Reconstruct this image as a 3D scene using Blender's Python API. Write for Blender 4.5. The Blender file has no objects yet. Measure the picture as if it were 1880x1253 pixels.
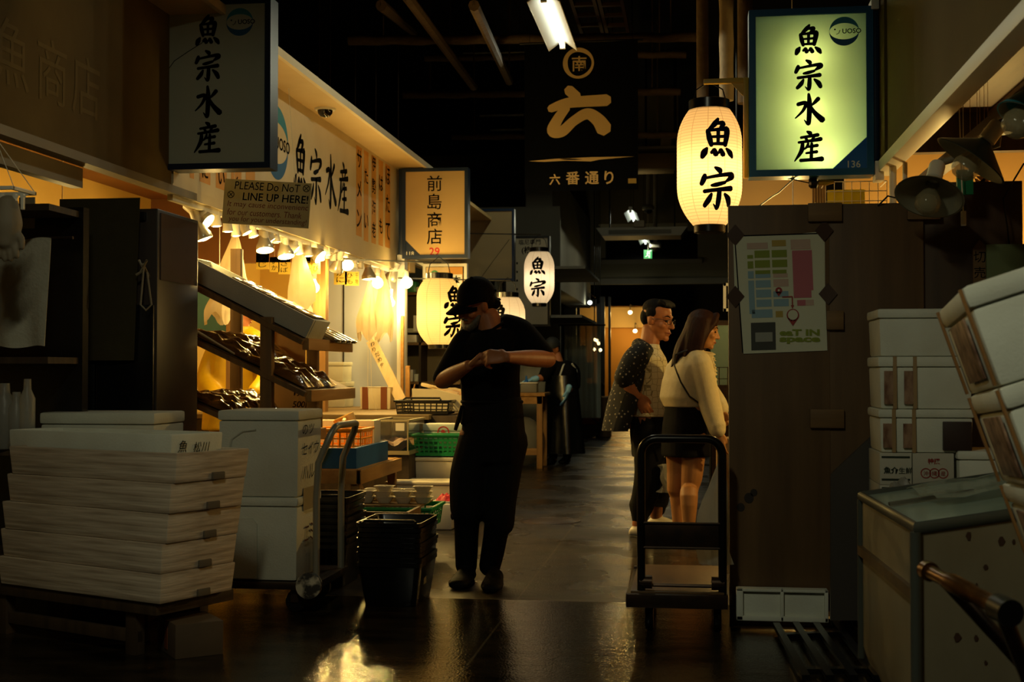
import bpy, bmesh, math, random
from mathutils import Vector, Matrix, Quaternion
random.seed(7)
PI = math.pi
S = bpy.context.scene
C = S.collection

# ------------------------------------------------------------------ camera, world, exposure
F = 2400.0                      # focal length in pixels of the 1880x1253 frame
CAM = Vector((0, 0, 1.17))
PB = math.atan(53.5 / F)
PA = math.atan(330 / F * math.cos(PB))
cam_d = bpy.data.cameras.new('camera')
cam = bpy.data.objects.new('camera', cam_d)
C.objects.link(cam)
cam.location = CAM
cam.rotation_euler = (PI / 2 + PB, 0, PA)
cam_d.sensor_width = 36
cam_d.lens = 36 * F / 1880
cam_d.clip_end = 200
cam_d.dof.use_dof = True
cam_d.dof.focus_distance = 7.2
cam_d.dof.aperture_fstop = 5.0
S.camera = cam
S.view_settings.view_transform = 'Standard'
S.view_settings.look = 'None'
S.view_settings.gamma = 1.0
S.view_settings.use_curve_mapping = False
S.view_settings.exposure = 0.0
w = bpy.data.worlds.new('world')
S.world = w
w.use_nodes = True
w.node_tree.nodes['Background'].inputs[0].default_value = (0.02, 0.025, 0.02, 1)
w.node_tree.nodes['Background'].inputs[1].default_value = 0.02
try:
    S.cycles.max_bounces = 8
    S.cycles.sample_clamp_indirect = 3.0
    S.cycles.caustics_reflective = False
    S.cycles.caustics_refractive = False
except Exception:
    pass
WARM = (1.0, 0.66, 0.19)
COOL = (1.0, 0.98, 0.68)
# power of the lamps (each lamp's light is made in that lamp's builder)
P_SPOT, P_GLOBE, P_TUBE = 50.0, 30.0, 36.0

_r = Vector((math.cos(PA), math.sin(PA), 0))
_f = Vector((-math.sin(PA) * math.cos(PB), math.cos(PA) * math.cos(PB), math.sin(PB)))
_u = _r.cross(_f)
def ray(px, py):
    return _f + _r * ((px - 940) / F) + _u * ((626.5 - py) / F)
def W(px, py, Y):               # the point of the plane y = Y seen at that pixel
    d = ray(px, py)
    return CAM + d * (Y / d.y)
def G(px, py, z=0.0):           # the point at height z
    d = ray(px, py)
    return CAM + d * ((z - CAM.z) / d.z)
def WX(px, py, X):              # the point of the plane x = X
    d = ray(px, py)
    return CAM + d * (X / d.x)
def V(*a):
    return Vector(a)

# ------------------------------------------------------------------ mesh builder
class MB:
    def __init__(s):
        s.v = []; s.f = []
    def add(s, vs, fs):
        n = len(s.v)
        s.v += [Vector(p) for p in vs]
        s.f += [tuple(i + n for i in f) for f in fs]
        return s
    def box(s, c, size, rot=None, bev=0.0, taper=1.0):
        x, y, z = (k / 2 for k in size)
        t = taper
        vs = [V(-x*t, -y*t, -z), V(x*t, -y*t, -z), V(x*t, y*t, -z), V(-x*t, y*t, -z), V(-x, -y, z), V(x, -y, z), V(x, y, z), V(-x, y, z)]
        fs = [(3, 2, 1, 0), (4, 5, 6, 7), (0, 1, 5, 4), (1, 2, 6, 5), (2, 3, 7, 6), (3, 0, 4, 7)]
        if bev > 0:
            bm = bmesh.new()
            bv = [bm.verts.new(p) for p in vs]
            for f in fs: bm.faces.new([bv[i] for i in f])
            bmesh.ops.bevel(bm, geom=list(bm.edges), offset=bev, segments=2, profile=0.6, affect='EDGES', clamp_overlap=True)
            bm.verts.index_update()
            vs = [v.co.copy() for v in bm.verts]
            fs = [tuple(v.index for v in f.verts) for f in bm.faces]
            bm.free()
        c = Vector(c)
        if rot is not None: vs = [rot @ p for p in vs]
        return s.add([p + c for p in vs], fs)
    def bx(s, lo, hi, bev=0.0):
        lo = Vector(lo); hi = Vector(hi)
        return s.box((lo + hi) / 2, hi - lo, None, bev)
    def bar(s, a, b, wd, th, up=(0, 0, 1), bev=0.0):    # rectangular bar from a to b
        a = Vector(a); b = Vector(b); d = b - a
        z = d.normalized(); up = Vector(up)
        x = up.cross(z)
        if x.length < 1e-4: x = V(1, 0, 0)
        x.normalize(); y = z.cross(x)
        m = Matrix((x, y, z)).transposed()
        return s.box((a + b) / 2, (wd, th, d.length), m, bev)
    def tube(s, pts, r, n=8, caps=True, closed=False, flat=1.0):
        pts = [Vector(p) for p in pts]; k = len(pts)
        rs = r if isinstance(r, (list, tuple)) else [r] * k
        T = []
        for i in range(k):
            a = pts[(i - 1) % k] if (closed or i > 0) else pts[i]
            b = pts[(i + 1) % k] if (closed or i < k - 1) else pts[i]
            t = b - a
            T.append(t.normalized() if t.length > 1e-9 else V(0, 0, 1))
        up = V(0, 0, 1) if abs(T[0].z) < 0.9 else V(1, 0, 0)
        x = up.cross(T[0]).normalized()
        vs = []
        for i in range(k):
            if i > 0:
                q = T[i - 1].rotation_difference(T[i])
                x = q @ x
            y = T[i].cross(x)
            for j in range(n):
                a = 2 * PI * j / n
                vs.append(pts[i] + (x * math.cos(a) + y * math.sin(a) * flat) * rs[i])
        fs = []
        for i in range(k if closed else k - 1):
            i2 = (i + 1) % k
            for j in range(n):
                j2 = (j + 1) % n
                fs.append((i * n + j, i * n + j2, i2 * n + j2, i2 * n + j))
        if caps and not closed:
            fs.append(tuple(range(n - 1, -1, -1)))
            fs.append(tuple((k - 1) * n + j for j in range(n)))
        return s.add(vs, fs)
    def limb(s, pts, rs, n=16):     # a closed tube with rounded ends
        pts = [Vector(p) for p in pts]; rs = list(rs)
        d0 = (pts[0] - pts[1]).normalized(); d1 = (pts[-1] - pts[-2]).normalized()
        P = []; R = []
        for a in (85, 60, 30):
            P.append(pts[0] + d0 * rs[0] * math.sin(math.radians(a)) * .9); R.append(rs[0] * math.cos(math.radians(a)))
        # smooth path
        m = len(pts)
        for i in range(m - 1):
            p0 = pts[max(i - 1, 0)]; p1 = pts[i]; p2 = pts[i + 1]; p3 = pts[min(i + 2, m - 1)]
            for k in range(4):
                t = k / 4
                P.append(.5 * ((2 * p1) + (p2 - p0) * t + (2 * p0 - 5 * p1 + 4 * p2 - p3) * t * t + (3 * p1 - p0 - 3 * p2 + p3) * t ** 3))
                tt = t * t * (3 - 2 * t)
                R.append(rs[i] * (1 - tt) + rs[i + 1] * tt)
        P.append(pts[-1]); R.append(rs[-1])
        for a in (30, 60, 85):
            P.append(pts[-1] + d1 * rs[-1] * math.sin(math.radians(a)) * .9); R.append(rs[-1] * math.cos(math.radians(a)))
        return s.tube(P, R, n)
    def ell(s, c, r, rot=None, n=20, m=12):
        vs = []; fs = []
        c = Vector(c)
        for i in range(m + 1):
            th = PI * i / m
            for j in range(n):
                a = 2 * PI * j / n
                p = V(r[0] * math.sin(th) * math.cos(a), r[1] * math.sin(th) * math.sin(a), r[2] * math.cos(th))
                if rot is not None: p = rot @ p
                vs.append(c + p)
        for i in range(m):
            for j in range(n):
                j2 = (j + 1) % n
                fs.append((i * n + j, (i + 1) * n + j, (i + 1) * n + j2, i * n + j2))
        return s.add(vs, fs)
    def loft(s, rings, caps=True):
        n = len(rings[0]); k = len(rings)
        vs = [p for r in rings for p in r]
        fs = []
        for i in range(k - 1):
            for j in range(n):
                j2 = (j + 1) % n
                fs.append((i * n + j, i * n + j2, (i + 1) * n + j2, (i + 1) * n + j))
        if caps:
            fs.append(tuple(range(n - 1, -1, -1)))
            fs.append(tuple((k - 1) * n + j for j in range(n)))
        return s.add(vs, fs)
    def lathe(s, prof, n=24, o=(0, 0, 0), rot=None, caps=True):
        o = Vector(o); rings = []
        for r, z in prof:
            ring = []
            for j in range(n):
                a = 2 * PI * j / n
                p = V(r * math.cos(a), r * math.sin(a), z)
                if rot is not None: p = rot @ p
                ring.append(o + p)
            rings.append(ring)
        return s.loft(rings, caps)
    def prism(s, poly, O, U, Vv, d0, d1):   # outline poly in (U,V) from O, thick along U x V from d0 to d1
        O = Vector(O); U = Vector(U); Vv = Vector(Vv); N = U.cross(Vv).normalized()
        a = [O + U * x + Vv * y + N * d0 for x, y in poly]
        b = [O + U * x + Vv * y + N * d1 for x, y in poly]
        return s.loft([a, b])
    def grid(s, fn, nu, nv, th=0.0, dirn=None):     # sheet fn(u,v) -> point, given thickness th
        P = [[Vector(fn(i / nu, j / nv)) for j in range(nv + 1)] for i in range(nu + 1)]
        w1 = nv + 1
        vs = [p for r in P for p in r]
        fs = [(i * w1 + j, (i + 1) * w1 + j, (i + 1) * w1 + j + 1, i * w1 + j + 1) for i in range(nu) for j in range(nv)]
        if th:
            N = []
            for i in range(nu + 1):
                for j in range(nv + 1):
                    du = P[min(i + 1, nu)][j] - P[max(i - 1, 0)][j]
                    dv = P[i][min(j + 1, nv)] - P[i][max(j - 1, 0)]
                    q = du.cross(dv)
                    N.append(q.normalized() if q.length > 1e-12 else V(0, 0, 1))
            m = len(vs)
            vs = vs + [p - N[i] * th for i, p in enumerate(vs)]
            fs2 = [tuple(i + m for i in reversed(f)) for f in fs]
            ed = [i * w1 for i in range(nu + 1)] + [nu * w1 + j for j in range(1, nv + 1)] + [i * w1 + nv for i in range(nu - 1, -1, -1)] + [j for j in range(nv - 1, 0, -1)]
            for a, b in zip(ed, ed[1:] + ed[:1]): fs2.append((a, a + m, b + m, b))
            fs = fs + fs2
        return s.add(vs, fs)
    def xf(s, m):
        s.v = [m @ p for p in s.v]
        return s
    def mesh(s, name, sharp=40):
        me = bpy.data.meshes.new(name)
        me.from_pydata([tuple(p) for p in s.v], [], s.f)
        me.validate()
        bm = bmesh.new(); bm.from_mesh(me)
        bmesh.ops.recalc_face_normals(bm, faces=bm.faces)
        bm.to_mesh(me); bm.free()
        if len(me.polygons):
            me.polygons.foreach_set('use_smooth', [True] * len(me.polygons))
            me.set_sharp_from_angle(angle=math.radians(sharp))
        return me

# ------------------------------------------------------------------ objects, parts, labels
def origin(o):
    p = Vector((0, 0, 0))
    while o is not None:
        p += o.location
        o = o.parent
    return p
def obj(name, mb, mat, parent=None, world=True, label=None, sharp=40):
    if world and parent is not None:
        q = origin(parent)
        mb.v = [p - q for p in mb.v]
    me = mb.mesh(name, sharp)
    me.materials.append(mat)
    o = bpy.data.objects.new(name, me)
    C.objects.link(o)
    if parent is not None: o.parent = parent
    if label: o['label'] = label
    return o
def tag(o, label, cat, group=None):
    o['label'] = label; o['category'] = cat
    if group: o['group'] = group
    return o
def thing(name, label, cat, loc=(0, 0, 0), group=None):
    o = bpy.data.objects.new(name, None)
    C.objects.link(o)
    o.empty_display_size = 0.1
    o.location = Vector(loc)
    return tag(o, label, cat, group)
def solo(name, label, cat, mb, mat, group=None, sharp=40):
    lo = Vector((sum(p.x for p in mb.v), sum(p.y for p in mb.v), 0)) / len(mb.v)
    lo.z = min(p.z for p in mb.v)
    mb.v = [p - lo for p in mb.v]
    o = obj(name, mb, mat, None, False, None, sharp)
    o.location = lo
    return tag(o, label, cat, group)
def struct(name, mb, mat, parent=None):
    o = obj(name, mb, mat, parent)
    o['kind'] = 'structure'
    return o
def dup(root, loc, rz=None, label=None, group=None, sc=None):
    r = root.copy(); C.objects.link(r); r.location = Vector(loc)
    if rz is not None: r.rotation_euler = (0, 0, rz)
    if sc is not None: r.scale = (sc, sc, sc)
    if label: r['label'] = label
    if group: r['group'] = group
    for ch in list(root.children):
        c = ch.copy(); C.objects.link(c); c.parent = r
        for g in list(ch.children):
            d = g.copy(); C.objects.link(d); d.parent = c
    return r
def blob(name, mb, voxel, mat, parent, smooth=4, label=None):     # one continuous surface grown over overlapping shapes
    q = origin(parent) if parent is not None else Vector()
    mb.v = [p - q for p in mb.v]
    me0 = bpy.data.meshes.new('tmp')
    me0.from_pydata([tuple(p) for p in mb.v], [], mb.f)
    bm = bmesh.new(); bm.from_mesh(me0); bmesh.ops.recalc_face_normals(bm, faces=bm.faces); bm.to_mesh(me0); bm.free()
    t = bpy.data.objects.new('tmp', me0); C.objects.link(t)
    m = t.modifiers.new('r', 'REMESH'); m.mode = 'VOXEL'; m.voxel_size = voxel; m.use_smooth_shade = True
    if smooth:
        m2 = t.modifiers.new('s', 'SMOOTH'); m2.factor = 0.5; m2.iterations = smooth
    dg = bpy.context.evaluated_depsgraph_get(); dg.update()
    me = bpy.data.meshes.new_from_object(t.evaluated_get(dg))
    me.name = name
    bpy.data.objects.remove(t); bpy.data.meshes.remove(me0)
    me.materials.clear(); me.materials.append(mat)
    me.polygons.foreach_set('use_smooth', [True] * len(me.polygons))
    o = bpy.data.objects.new(name, me); C.objects.link(o)
    if parent is not None: o.parent = parent
    if label: o['label'] = label
    return o

# ------------------------------------------------------------------ materials (all procedural)
def lin(h):
    h = h.lstrip('#')
    c = [int(h[i:i + 2], 16) / 255 for i in (0, 2, 4)]
    return tuple(x / 12.92 if x <= .04045 else ((x + .055) / 1.055) ** 2.4 for x in c) + (1,)
def mat(name, col, rough=.5, metal=0.0, col2=None, scale=8.0, stretch=(1, 1, 1), amt=.5, bump=0.0, bscale=None, spec=.5, trans=0.0, alpha=1.0, emit=None, es=0.0, transl=0.0, detail=4, coat=0.0, rough2=None):
    m = bpy.data.materials.new(name); m.use_nodes = True
    nt = m.node_tree; N = nt.nodes; L = nt.links
    b = N['Principled BSDF']
    b.inputs['Base Color'].default_value = lin(col)
    b.inputs['Roughness'].default_value = rough
    b.inputs['Metallic'].default_value = metal
    b.inputs['Specular IOR Level'].default_value = spec
    b.inputs['Transmission Weight'].default_value = trans
    b.inputs['Alpha'].default_value = alpha
    b.inputs['Coat Weight'].default_value = coat
    if emit:
        b.inputs['Emission Color'].default_value = lin(emit) if isinstance(emit, str) else tuple(emit) + (1,)
        b.inputs['Emission Strength'].default_value = es
    if col2 or bump:
        tc = N.new('ShaderNodeTexCoord'); mp = N.new('ShaderNodeMapping')
        mp.inputs['Scale'].default_value = stretch
        L.new(tc.outputs['Object'], mp.inputs['Vector'])
        nz = N.new('ShaderNodeTexNoise'); nz.inputs['Scale'].default_value = scale; nz.inputs['Detail'].default_value = detail
        L.new(mp.outputs[0], nz.inputs['Vector'])
        if col2:
            rp = N.new('ShaderNodeValToRGB')
            rp.color_ramp.elements[0].position = .5 - amt * .5 + .0; rp.color_ramp.elements[1].position = .5 + amt * .5
            rp.color_ramp.elements[0].color = lin(col); rp.color_ramp.elements[1].color = lin(col2)
            L.new(nz.outputs['Fac'], rp.inputs[0]); L.new(rp.outputs[0], b.inputs['Base Color'])
        if rough2 is not None:
            mr = N.new('ShaderNodeMapRange')
            mr.inputs['From Min'].default_value = .4; mr.inputs['From Max'].default_value = .6
            mr.inputs['To Min'].default_value = rough; mr.inputs['To Max'].default_value = rough2
            L.new(nz.outputs['Fac'], mr.inputs['Value']); L.new(mr.outputs[0], b.inputs['Roughness'])
        if bump:
            n2 = nz
            if bscale:
                n2 = N.new('ShaderNodeTexNoise'); n2.inputs['Scale'].default_value = bscale; n2.inputs['Detail'].default_value = 3
                L.new(mp.outputs[0], n2.inputs['Vector'])
            bp = N.new('ShaderNodeBump'); bp.inputs['Strength'].default_value = bump; bp.inputs['Distance'].default_value = .01
            L.new(n2.outputs['Fac'], bp.inputs['Height']); L.new(bp.outputs[0], b.inputs['Normal'])
    if transl:
        tr = N.new('ShaderNodeBsdfTranslucent'); mx = N.new('ShaderNodeMixShader')
        tr.inputs['Color'].default_value = lin(col)
        src = b.inputs['Base Color']
        if src.is_linked: L.new(src.links[0].from_socket, tr.inputs['Color'])
        mx.inputs[0].default_value = transl
        L.new(b.outputs[0], mx.inputs[1]); L.new(tr.outputs[0], mx.inputs[2])
        L.new(mx.outputs[0], N['Material Output'].inputs['Surface'])
    return m
def wood(name, c1, c2, axis='x', scale=2.2, rough=.6, bump=.15):
    st = {'x': (.12, 1.6, 1.6), 'y': (1.6, .12, 1.6), 'z': (1.6, 1.6, .12)}[axis]
    return mat(name, c1, rough, 0, c2, scale * 6, st, .5, bump, None, .35, detail=6)
def glow(name, col, es):
    m = bpy.data.materials.new(name); m.use_nodes = True
    nt = m.node_tree; b = nt.nodes['Principled BSDF']
    b.inputs['Base Color'].default_value = (.9, .9, .85, 1)
    b.inputs['Emission Color'].default_value = tuple(col) + (1,)
    b.inputs['Emission Strength'].default_value = es
    return m

def floor_material():
    m = bpy.data.materials.new('wet_concrete'); m.use_nodes = True
    nt = m.node_tree; N = nt.nodes; L = nt.links; b = N['Principled BSDF']
    tc = N.new('ShaderNodeTexCoord')
    def noise(sc, det, stretch=(1, 1, 1)):
        mp = N.new('ShaderNodeMapping'); mp.inputs['Scale'].default_value = stretch
        L.new(tc.outputs['Object'], mp.inputs[0])
        n = N.new('ShaderNodeTexNoise'); n.inputs['Scale'].default_value = sc; n.inputs['Detail'].default_value = det
        L.new(mp.outputs[0], n.inputs['Vector']); return n
    big = noise(1.6, 7, (1, .9, 1)); fine = noise(95, 4); mid = noise(6, 6, (.6, 1.3, 1))
    rp = N.new('ShaderNodeValToRGB')
    rp.color_ramp.elements[0].position = .38; rp.color_ramp.elements[1].position = .64
    rp.color_ramp.elements[0].color = lin('#120e08'); rp.color_ramp.elements[1].color = lin('#2c2317')
    L.new(mid.outputs['Fac'], rp.inputs[0])
    # joint line running along the aisle and one across it
    sx = N.new('ShaderNodeSeparateXYZ'); L.new(tc.outputs['Object'], sx.inputs[0])
    def line(sock, at, half):
        a = N.new('ShaderNodeMath'); a.operation = 'SUBTRACT'; a.inputs[1].default_value = at; L.new(sock, a.inputs[0])
        c = N.new('ShaderNodeMath'); c.operation = 'ABSOLUTE'; L.new(a.outputs[0], c.inputs[0])
        d = N.new('ShaderNodeMath'); d.operation = 'LESS_THAN'; d.inputs[1].default_value = half; L.new(c.outputs[0], d.inputs[0])
        return d
    l1 = line(sx.outputs[0], -.885, .005); l2 = line(sx.outputs[1], 6.62, .006)
    mx = N.new('ShaderNodeMath'); mx.operation = 'MAXIMUM'; L.new(l1.outputs[0], mx.inputs[0]); L.new(l2.outputs[0], mx.inputs[1])
    mc = N.new('ShaderNodeMix'); mc.data_type = 'RGBA'; mc.inputs['B'].default_value = lin('#4a4234')
    L.new(mx.outputs[0], mc.inputs['Factor']); L.new(rp.outputs[0], mc.inputs['A']); L.new(mc.outputs['Result'], b.inputs['Base Color'])
    mr = N.new('ShaderNodeMapRange')
    mr.inputs['From Min'].default_value = .34; mr.inputs['From Max'].default_value = .66
    mr.inputs['To Min'].default_value = .17; mr.inputs['To Max'].default_value = .42
    L.new(big.outputs['Fac'], mr.inputs['Value'])
    # the near slab, this side of the cross joint, stands under a film of water
    wet = N.new('ShaderNodeMath'); wet.operation = 'LESS_THAN'; wet.inputs[1].default_value = 6.62; L.new(sx.outputs[1], wet.inputs[0])
    rw = N.new('ShaderNodeMapRange'); rw.inputs['To Min'].default_value = 1.0; rw.inputs['To Max'].default_value = .30
    L.new(wet.outputs[0], rw.inputs['Value'])
    rm = N.new('ShaderNodeMath'); rm.operation = 'MULTIPLY'; L.new(mr.outputs[0], rm.inputs[0]); L.new(rw.outputs[0], rm.inputs[1])
    L.new(rm.outputs[0], b.inputs['Roughness'])
    b.inputs['Specular IOR Level'].default_value = .4
    ad = N.new('ShaderNodeMath'); ad.operation = 'MULTIPLY_ADD'; ad.inputs[1].default_value = .55
    L.new(fine.outputs['Fac'], ad.inputs[0]); L.new(mid.outputs['Fac'], ad.inputs[2])
    bp = N.new('ShaderNodeBump'); bp.inputs['Strength'].default_value = .42; bp.inputs['Distance'].default_value = .012
    bs = N.new('ShaderNodeMapRange'); bs.inputs['To Min'].default_value = .42; bs.inputs['To Max'].default_value = .22
    L.new(wet.outputs[0], bs.inputs['Value']); L.new(bs.outputs[0], bp.inputs['Strength'])
    L.new(ad.outputs[0], bp.inputs['Height']); L.new(bp.outputs[0], b.inputs['Normal'])
    return m

def paper_material(name, col, rings, z0, zone, ribs, transl=.75):   # washi lantern paper: bamboo hoops across, seams down
    m = bpy.data.materials.new(name); m.use_nodes = True
    nt = m.node_tree; N = nt.nodes; L = nt.links; b = N['Principled BSDF']
    tc = N.new('ShaderNodeTexCoord'); sx = N.new('ShaderNodeSeparateXYZ'); L.new(tc.outputs['Object'], sx.inputs[0])
    def mth(op, a, bb=None):
        q = N.new('ShaderNodeMath'); q.operation = op
        L.new(a, q.inputs[0])
        if bb is not None:
            if hasattr(bb, 'default_value'): L.new(bb, q.inputs[1])
            else: q.inputs[1].default_value = bb
        return q.outputs[0]
    f1 = mth('LESS_THAN', mth('FRACT', mth('MULTIPLY', sx.outputs[2], rings)), .2)
    at = N.new('ShaderNodeMath'); at.operation = 'ARCTAN2'; L.new(sx.outputs[1], at.inputs[0]); L.new(sx.outputs[0], at.inputs[1])
    f2 = mth('LESS_THAN', mth('FRACT', mth('ADD', mth('MULTIPLY', at.outputs[0], ribs / (2 * PI)), .13)), .05)
    dk = mth('MAXIMUM', mth('MULTIPLY', f1, .45), mth('MULTIPLY', f2, .6))
    mc = N.new('ShaderNodeMix'); mc.data_type = 'RGBA'
    c = lin(col); mc.inputs['A'].default_value = c; mc.inputs['B'].default_value = (c[0] * .5, c[1] * .40, c[2] * .28, 1)
    L.new(dk, mc.inputs['Factor'])
    b.inputs['Roughness'].default_value = .7
    L.new(mc.outputs['Result'], b.inputs['Base Color'])
    tr = N.new('ShaderNodeBsdfTranslucent'); L.new(mc.outputs['Result'], tr.inputs['Color'])
    mx = N.new('ShaderNodeMixShader'); mx.inputs[0].default_value = transl
    L.new(b.outputs[0], mx.inputs[1]); L.new(tr.outputs[0], mx.inputs[2])
    L.new(mx.outputs[0], N['Material Output'].inputs['Surface'])
    return m
def dots_material(name, base, dot, scale, size):
    m = bpy.data.materials.new(name); m.use_nodes = True
    nt = m.node_tree; N = nt.nodes; L = nt.links; b = N['Principled BSDF']
    tc = N.new('ShaderNodeTexCoord'); mp = N.new('ShaderNodeMapping'); mp.inputs['Rotation'].default_value = (.5, .6, .3)
    L.new(tc.outputs['Object'], mp.inputs[0])
    vo = N.new('ShaderNodeTexVoronoi'); vo.inputs['Scale'].default_value = scale; vo.inputs['Randomness'].default_value = .12
    L.new(mp.outputs[0], vo.inputs['Vector'])
    lt = N.new('ShaderNodeMath'); lt.operation = 'LESS_THAN'; lt.inputs[1].default_value = size; L.new(vo.outputs['Distance'], lt.inputs[0])
    mc = N.new('ShaderNodeMix'); mc.data_type = 'RGBA'; mc.inputs['A'].default_value = lin(base); mc.inputs['B'].default_value = lin(dot)
    L.new(lt.outputs[0], mc.inputs['Factor']); L.new(mc.outputs['Result'], b.inputs['Base Color'])
    b.inputs['Roughness'].default_value = .85
    return m
def net_material(name, base, line, scale):
    m = bpy.data.materials.new(name); m.use_nodes = True
    nt = m.node_tree; N = nt.nodes; L = nt.links; b = N['Principled BSDF']
    tc = N.new('ShaderNodeTexCoord')
    vo = N.new('ShaderNodeTexVoronoi'); vo.feature = 'DISTANCE_TO_EDGE'; vo.inputs['Scale'].default_value = scale; vo.inputs['Randomness'].default_value = .35
    L.new(tc.outputs['Object'], vo.inputs['Vector'])
    lt = N.new('ShaderNodeMath'); lt.operation = 'LESS_THAN'; lt.inputs[1].default_value = .03; L.new(vo.outputs['Distance'], lt.inputs[0])
    mc = N.new('ShaderNodeMix'); mc.data_type = 'RGBA'; mc.inputs['A'].default_value = lin(base); mc.inputs['B'].default_value = lin(line)
    L.new(lt.outputs[0], mc.inputs['Factor']); L.new(mc.outputs['Result'], b.inputs['Base Color'])
    b.inputs['Roughness'].default_value = .85
    return m

X = {}
X['floor'] = floor_material()
X['dark_ceiling'] = mat('dark_ceiling_paint', '#0b0a08', .9)
X['black_metal'] = mat('black_metal', '#0d0d0e', .4, .3)
X['black_plastic'] = mat('black_plastic', '#0a0a0b', .25, 0, '#121213', 6, bump=.05)
X['black_wrap'] = mat('black_wrinkled_film', '#0c0b09', .18, 0, '#2a1d10', 9, bump=.8, bscale=22)
X['foam'] = mat('white_polystyrene', '#dcdfd0', .75, 0, '#c9c9b8', 5, bump=.12, bscale=130)
X['foam_old'] = mat('soiled_polystyrene', '#cfd2c4', .75, 0, '#a9a48f', 3.2, amt=.9, bump=.18, bscale=110)
X['foam_grain'] = mat('woodgrain_polystyrene', '#d3c2a9', .75, 0, '#a08d76', 20, (.12, .22, 2.4), .34, .5)
X['foam_warm'] = mat('cream_polystyrene', '#e6dcc0', .7, 0, '#d2c5a2', 4, bump=.1, bscale=110)
X['ink'] = mat('black_ink', '#0a0908', .9, spec=.05)
X['navy_ink'] = mat('navy_ink', '#12113a', .8, spec=.1)
X['brown_tape'] = mat('brown_tape', '#7a4426', .35)
X['board_cream'] = mat('cream_board', '#d9c8a0', .55, 0, '#cdb98c', 3)
X['board_dull'] = mat('aged_cream_board', '#94876b', .6, 0, '#7f7359', 2.2)
X['panel_grey'] = mat('blue_grey_wall_panel', '#b9c3d6', .45, 0, '#adb7c9', 1.5)
X['navy'] = mat('navy_frame', '#0e2440', .35)
X['blue'] = mat('blue_frame', '#145a86', .3)
X['blue_bright'] = mat('bright_blue', '#1667b8', .35)
X['teal'] = mat('teal_paint', '#2f8aa0', .45)
X['white'] = mat('white_paint', '#e6e3d6', .5)
X['red_ink'] = mat('red_ink', '#c01818', .5)
X['orange_strip'] = mat('orange_strip', '#d99a3e', .6, 0, '#c98a30', 5)
X['wood_warm'] = wood('pale_lumber', '#b98d4f', '#96692f', 'y')
X['wood_z'] = wood('upright_lumber', '#a9814c', '#7f592c', 'z')
X['wood_x'] = wood('cross_lumber', '#a9814c', '#7f592c', 'x')
X['wood_dark'] = wood('dark_lumber', '#4a3a27', '#2e2216', 'z')
X['wood_dim'] = wood('weathered_lumber', '#86693f', '#63492a', 'z')
X['ply'] = wood('plywood', '#6b5233', '#523d25', 'z', 1.6, .55, .05)
X['ply_dark'] = wood('dark_plywood', '#4f3b26', '#3c2c1c', 'z', 1.6, .5, .05)
X['block'] = wood('batten_block', '#7d603a', '#5c4427', 'x')
X['steel'] = mat('steel', '#9a9a96', .35, .9, '#7c7c78', 12)
X['steel_dark'] = mat('worn_dark_steel', '#2a241d', .4, .7, '#4a3423', 14)
X['clear'] = mat('clear_glass', '#ffffff', .05, trans=1.0)
X['film'] = mat('plastic_bag_film', '#fbf2dc', .3, 0, '#ecdcb4', 6, bump=.5, bscale=18, transl=.6, alpha=.92)
X['film_cool'] = mat('cloudy_plastic_bag', '#b9b7ac', .35, bump=.6, bscale=14, transl=.4, alpha=.6)
X['white_plastic'] = mat('white_plastic', '#e8e2cf', .35)
X['yellow'] = mat('yellow_rainwear', '#d8b010', .45, 0, '#c39a0a', 7, bump=.3, bscale=9)
X['yellow_paint'] = mat('yellow_paint', '#c9a21c', .45)
X['card'] = mat('cardboard', '#a8875a', .75, 0, '#94744a', 5)
X['price_card'] = mat('yellow_price_card', '#e8cf5a', .6, transl=.3)
X['green_plastic'] = mat('green_plastic', '#1f8a4a', .35)
X['orange_plastic'] = mat('orange_plastic', '#e8930f', .35)
X['blue_plastic'] = mat('blue_foam', '#1c5f96', .55, 0, '#17507f', 5)
X['cream_plastic'] = mat('cream_plastic', '#e8c97a', .35)
X['lamp_white'] = mat('white_enamel', '#e9e2cc', .35)
X['bulb'] = glow('lit_bulb', (1.0, .74, .34), 14)
X['tube'] = glow('lit_tube', (.86, 1.0, .92), 3.5)
# ------------------------------------------------------------------ the setting
struct('floor', MB().bx((-7, -2, -.1), (6, 46, 0)), X['floor'])
struct('ceiling', MB().bx((-7, -2, 6.2), (6, 46, 6.3)), X['dark_ceiling'])
X['hall'] = mat('dark_hall_wall', '#1a1814', .8)
struct('wall_left', MB().bx((-7.1, -2, 0), (-7, 46, 6.2)), X['hall'])
struct('wall_right', MB().bx((6, -2, 0), (6.1, 46, 6.2)), X['hall'])
struct('wall_behind', MB().bx((-7, -2.1, 0), (6, -2, 6.2)), X['hall'])

# left stall: interior walls, ceiling, counter
X['stall_wall'] = mat('warm_stall_wall', '#d8b55c', .6, 0, '#cba64c', 2)
X['soffit'] = mat('brown_stall_ceiling', '#8a5a2c', .6, 0, '#75491f', 2)
X['soffit_cream'] = mat('cream_soffit', '#d2b478', .6, 0, '#c7a76a', 3)
struct('wall_stall_back', MB().bx((-4.58, 3.0, 0), (-4.48, 13.2, 2.6)), X['stall_wall'])
struct('ceiling_stall', MB().bx((-4.58, 3.0, 2.6), (-3.06, 13.2, 2.66)), X['soffit'])
struct('wall_stall_partition', MB().bx((W(598, 600, 13.2).x, 13.2, 0), (-2.92, 13.26, 2.6)), X['panel_grey'])
struct('wall_stall_partition_inner', MB().bx((-4.48, 13.2, 0), (W(598, 600, 13.2).x, 13.26, 2.6)), X['stall_wall'])
seam = MB()
for px in (631,):
    a = W(px, 500, 13.195); seam.bx((a.x - .006, 13.19, .75), (a.x + .006, 13.2, 2.6))
struct('trim_1', seam, X['black_metal'])
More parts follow.
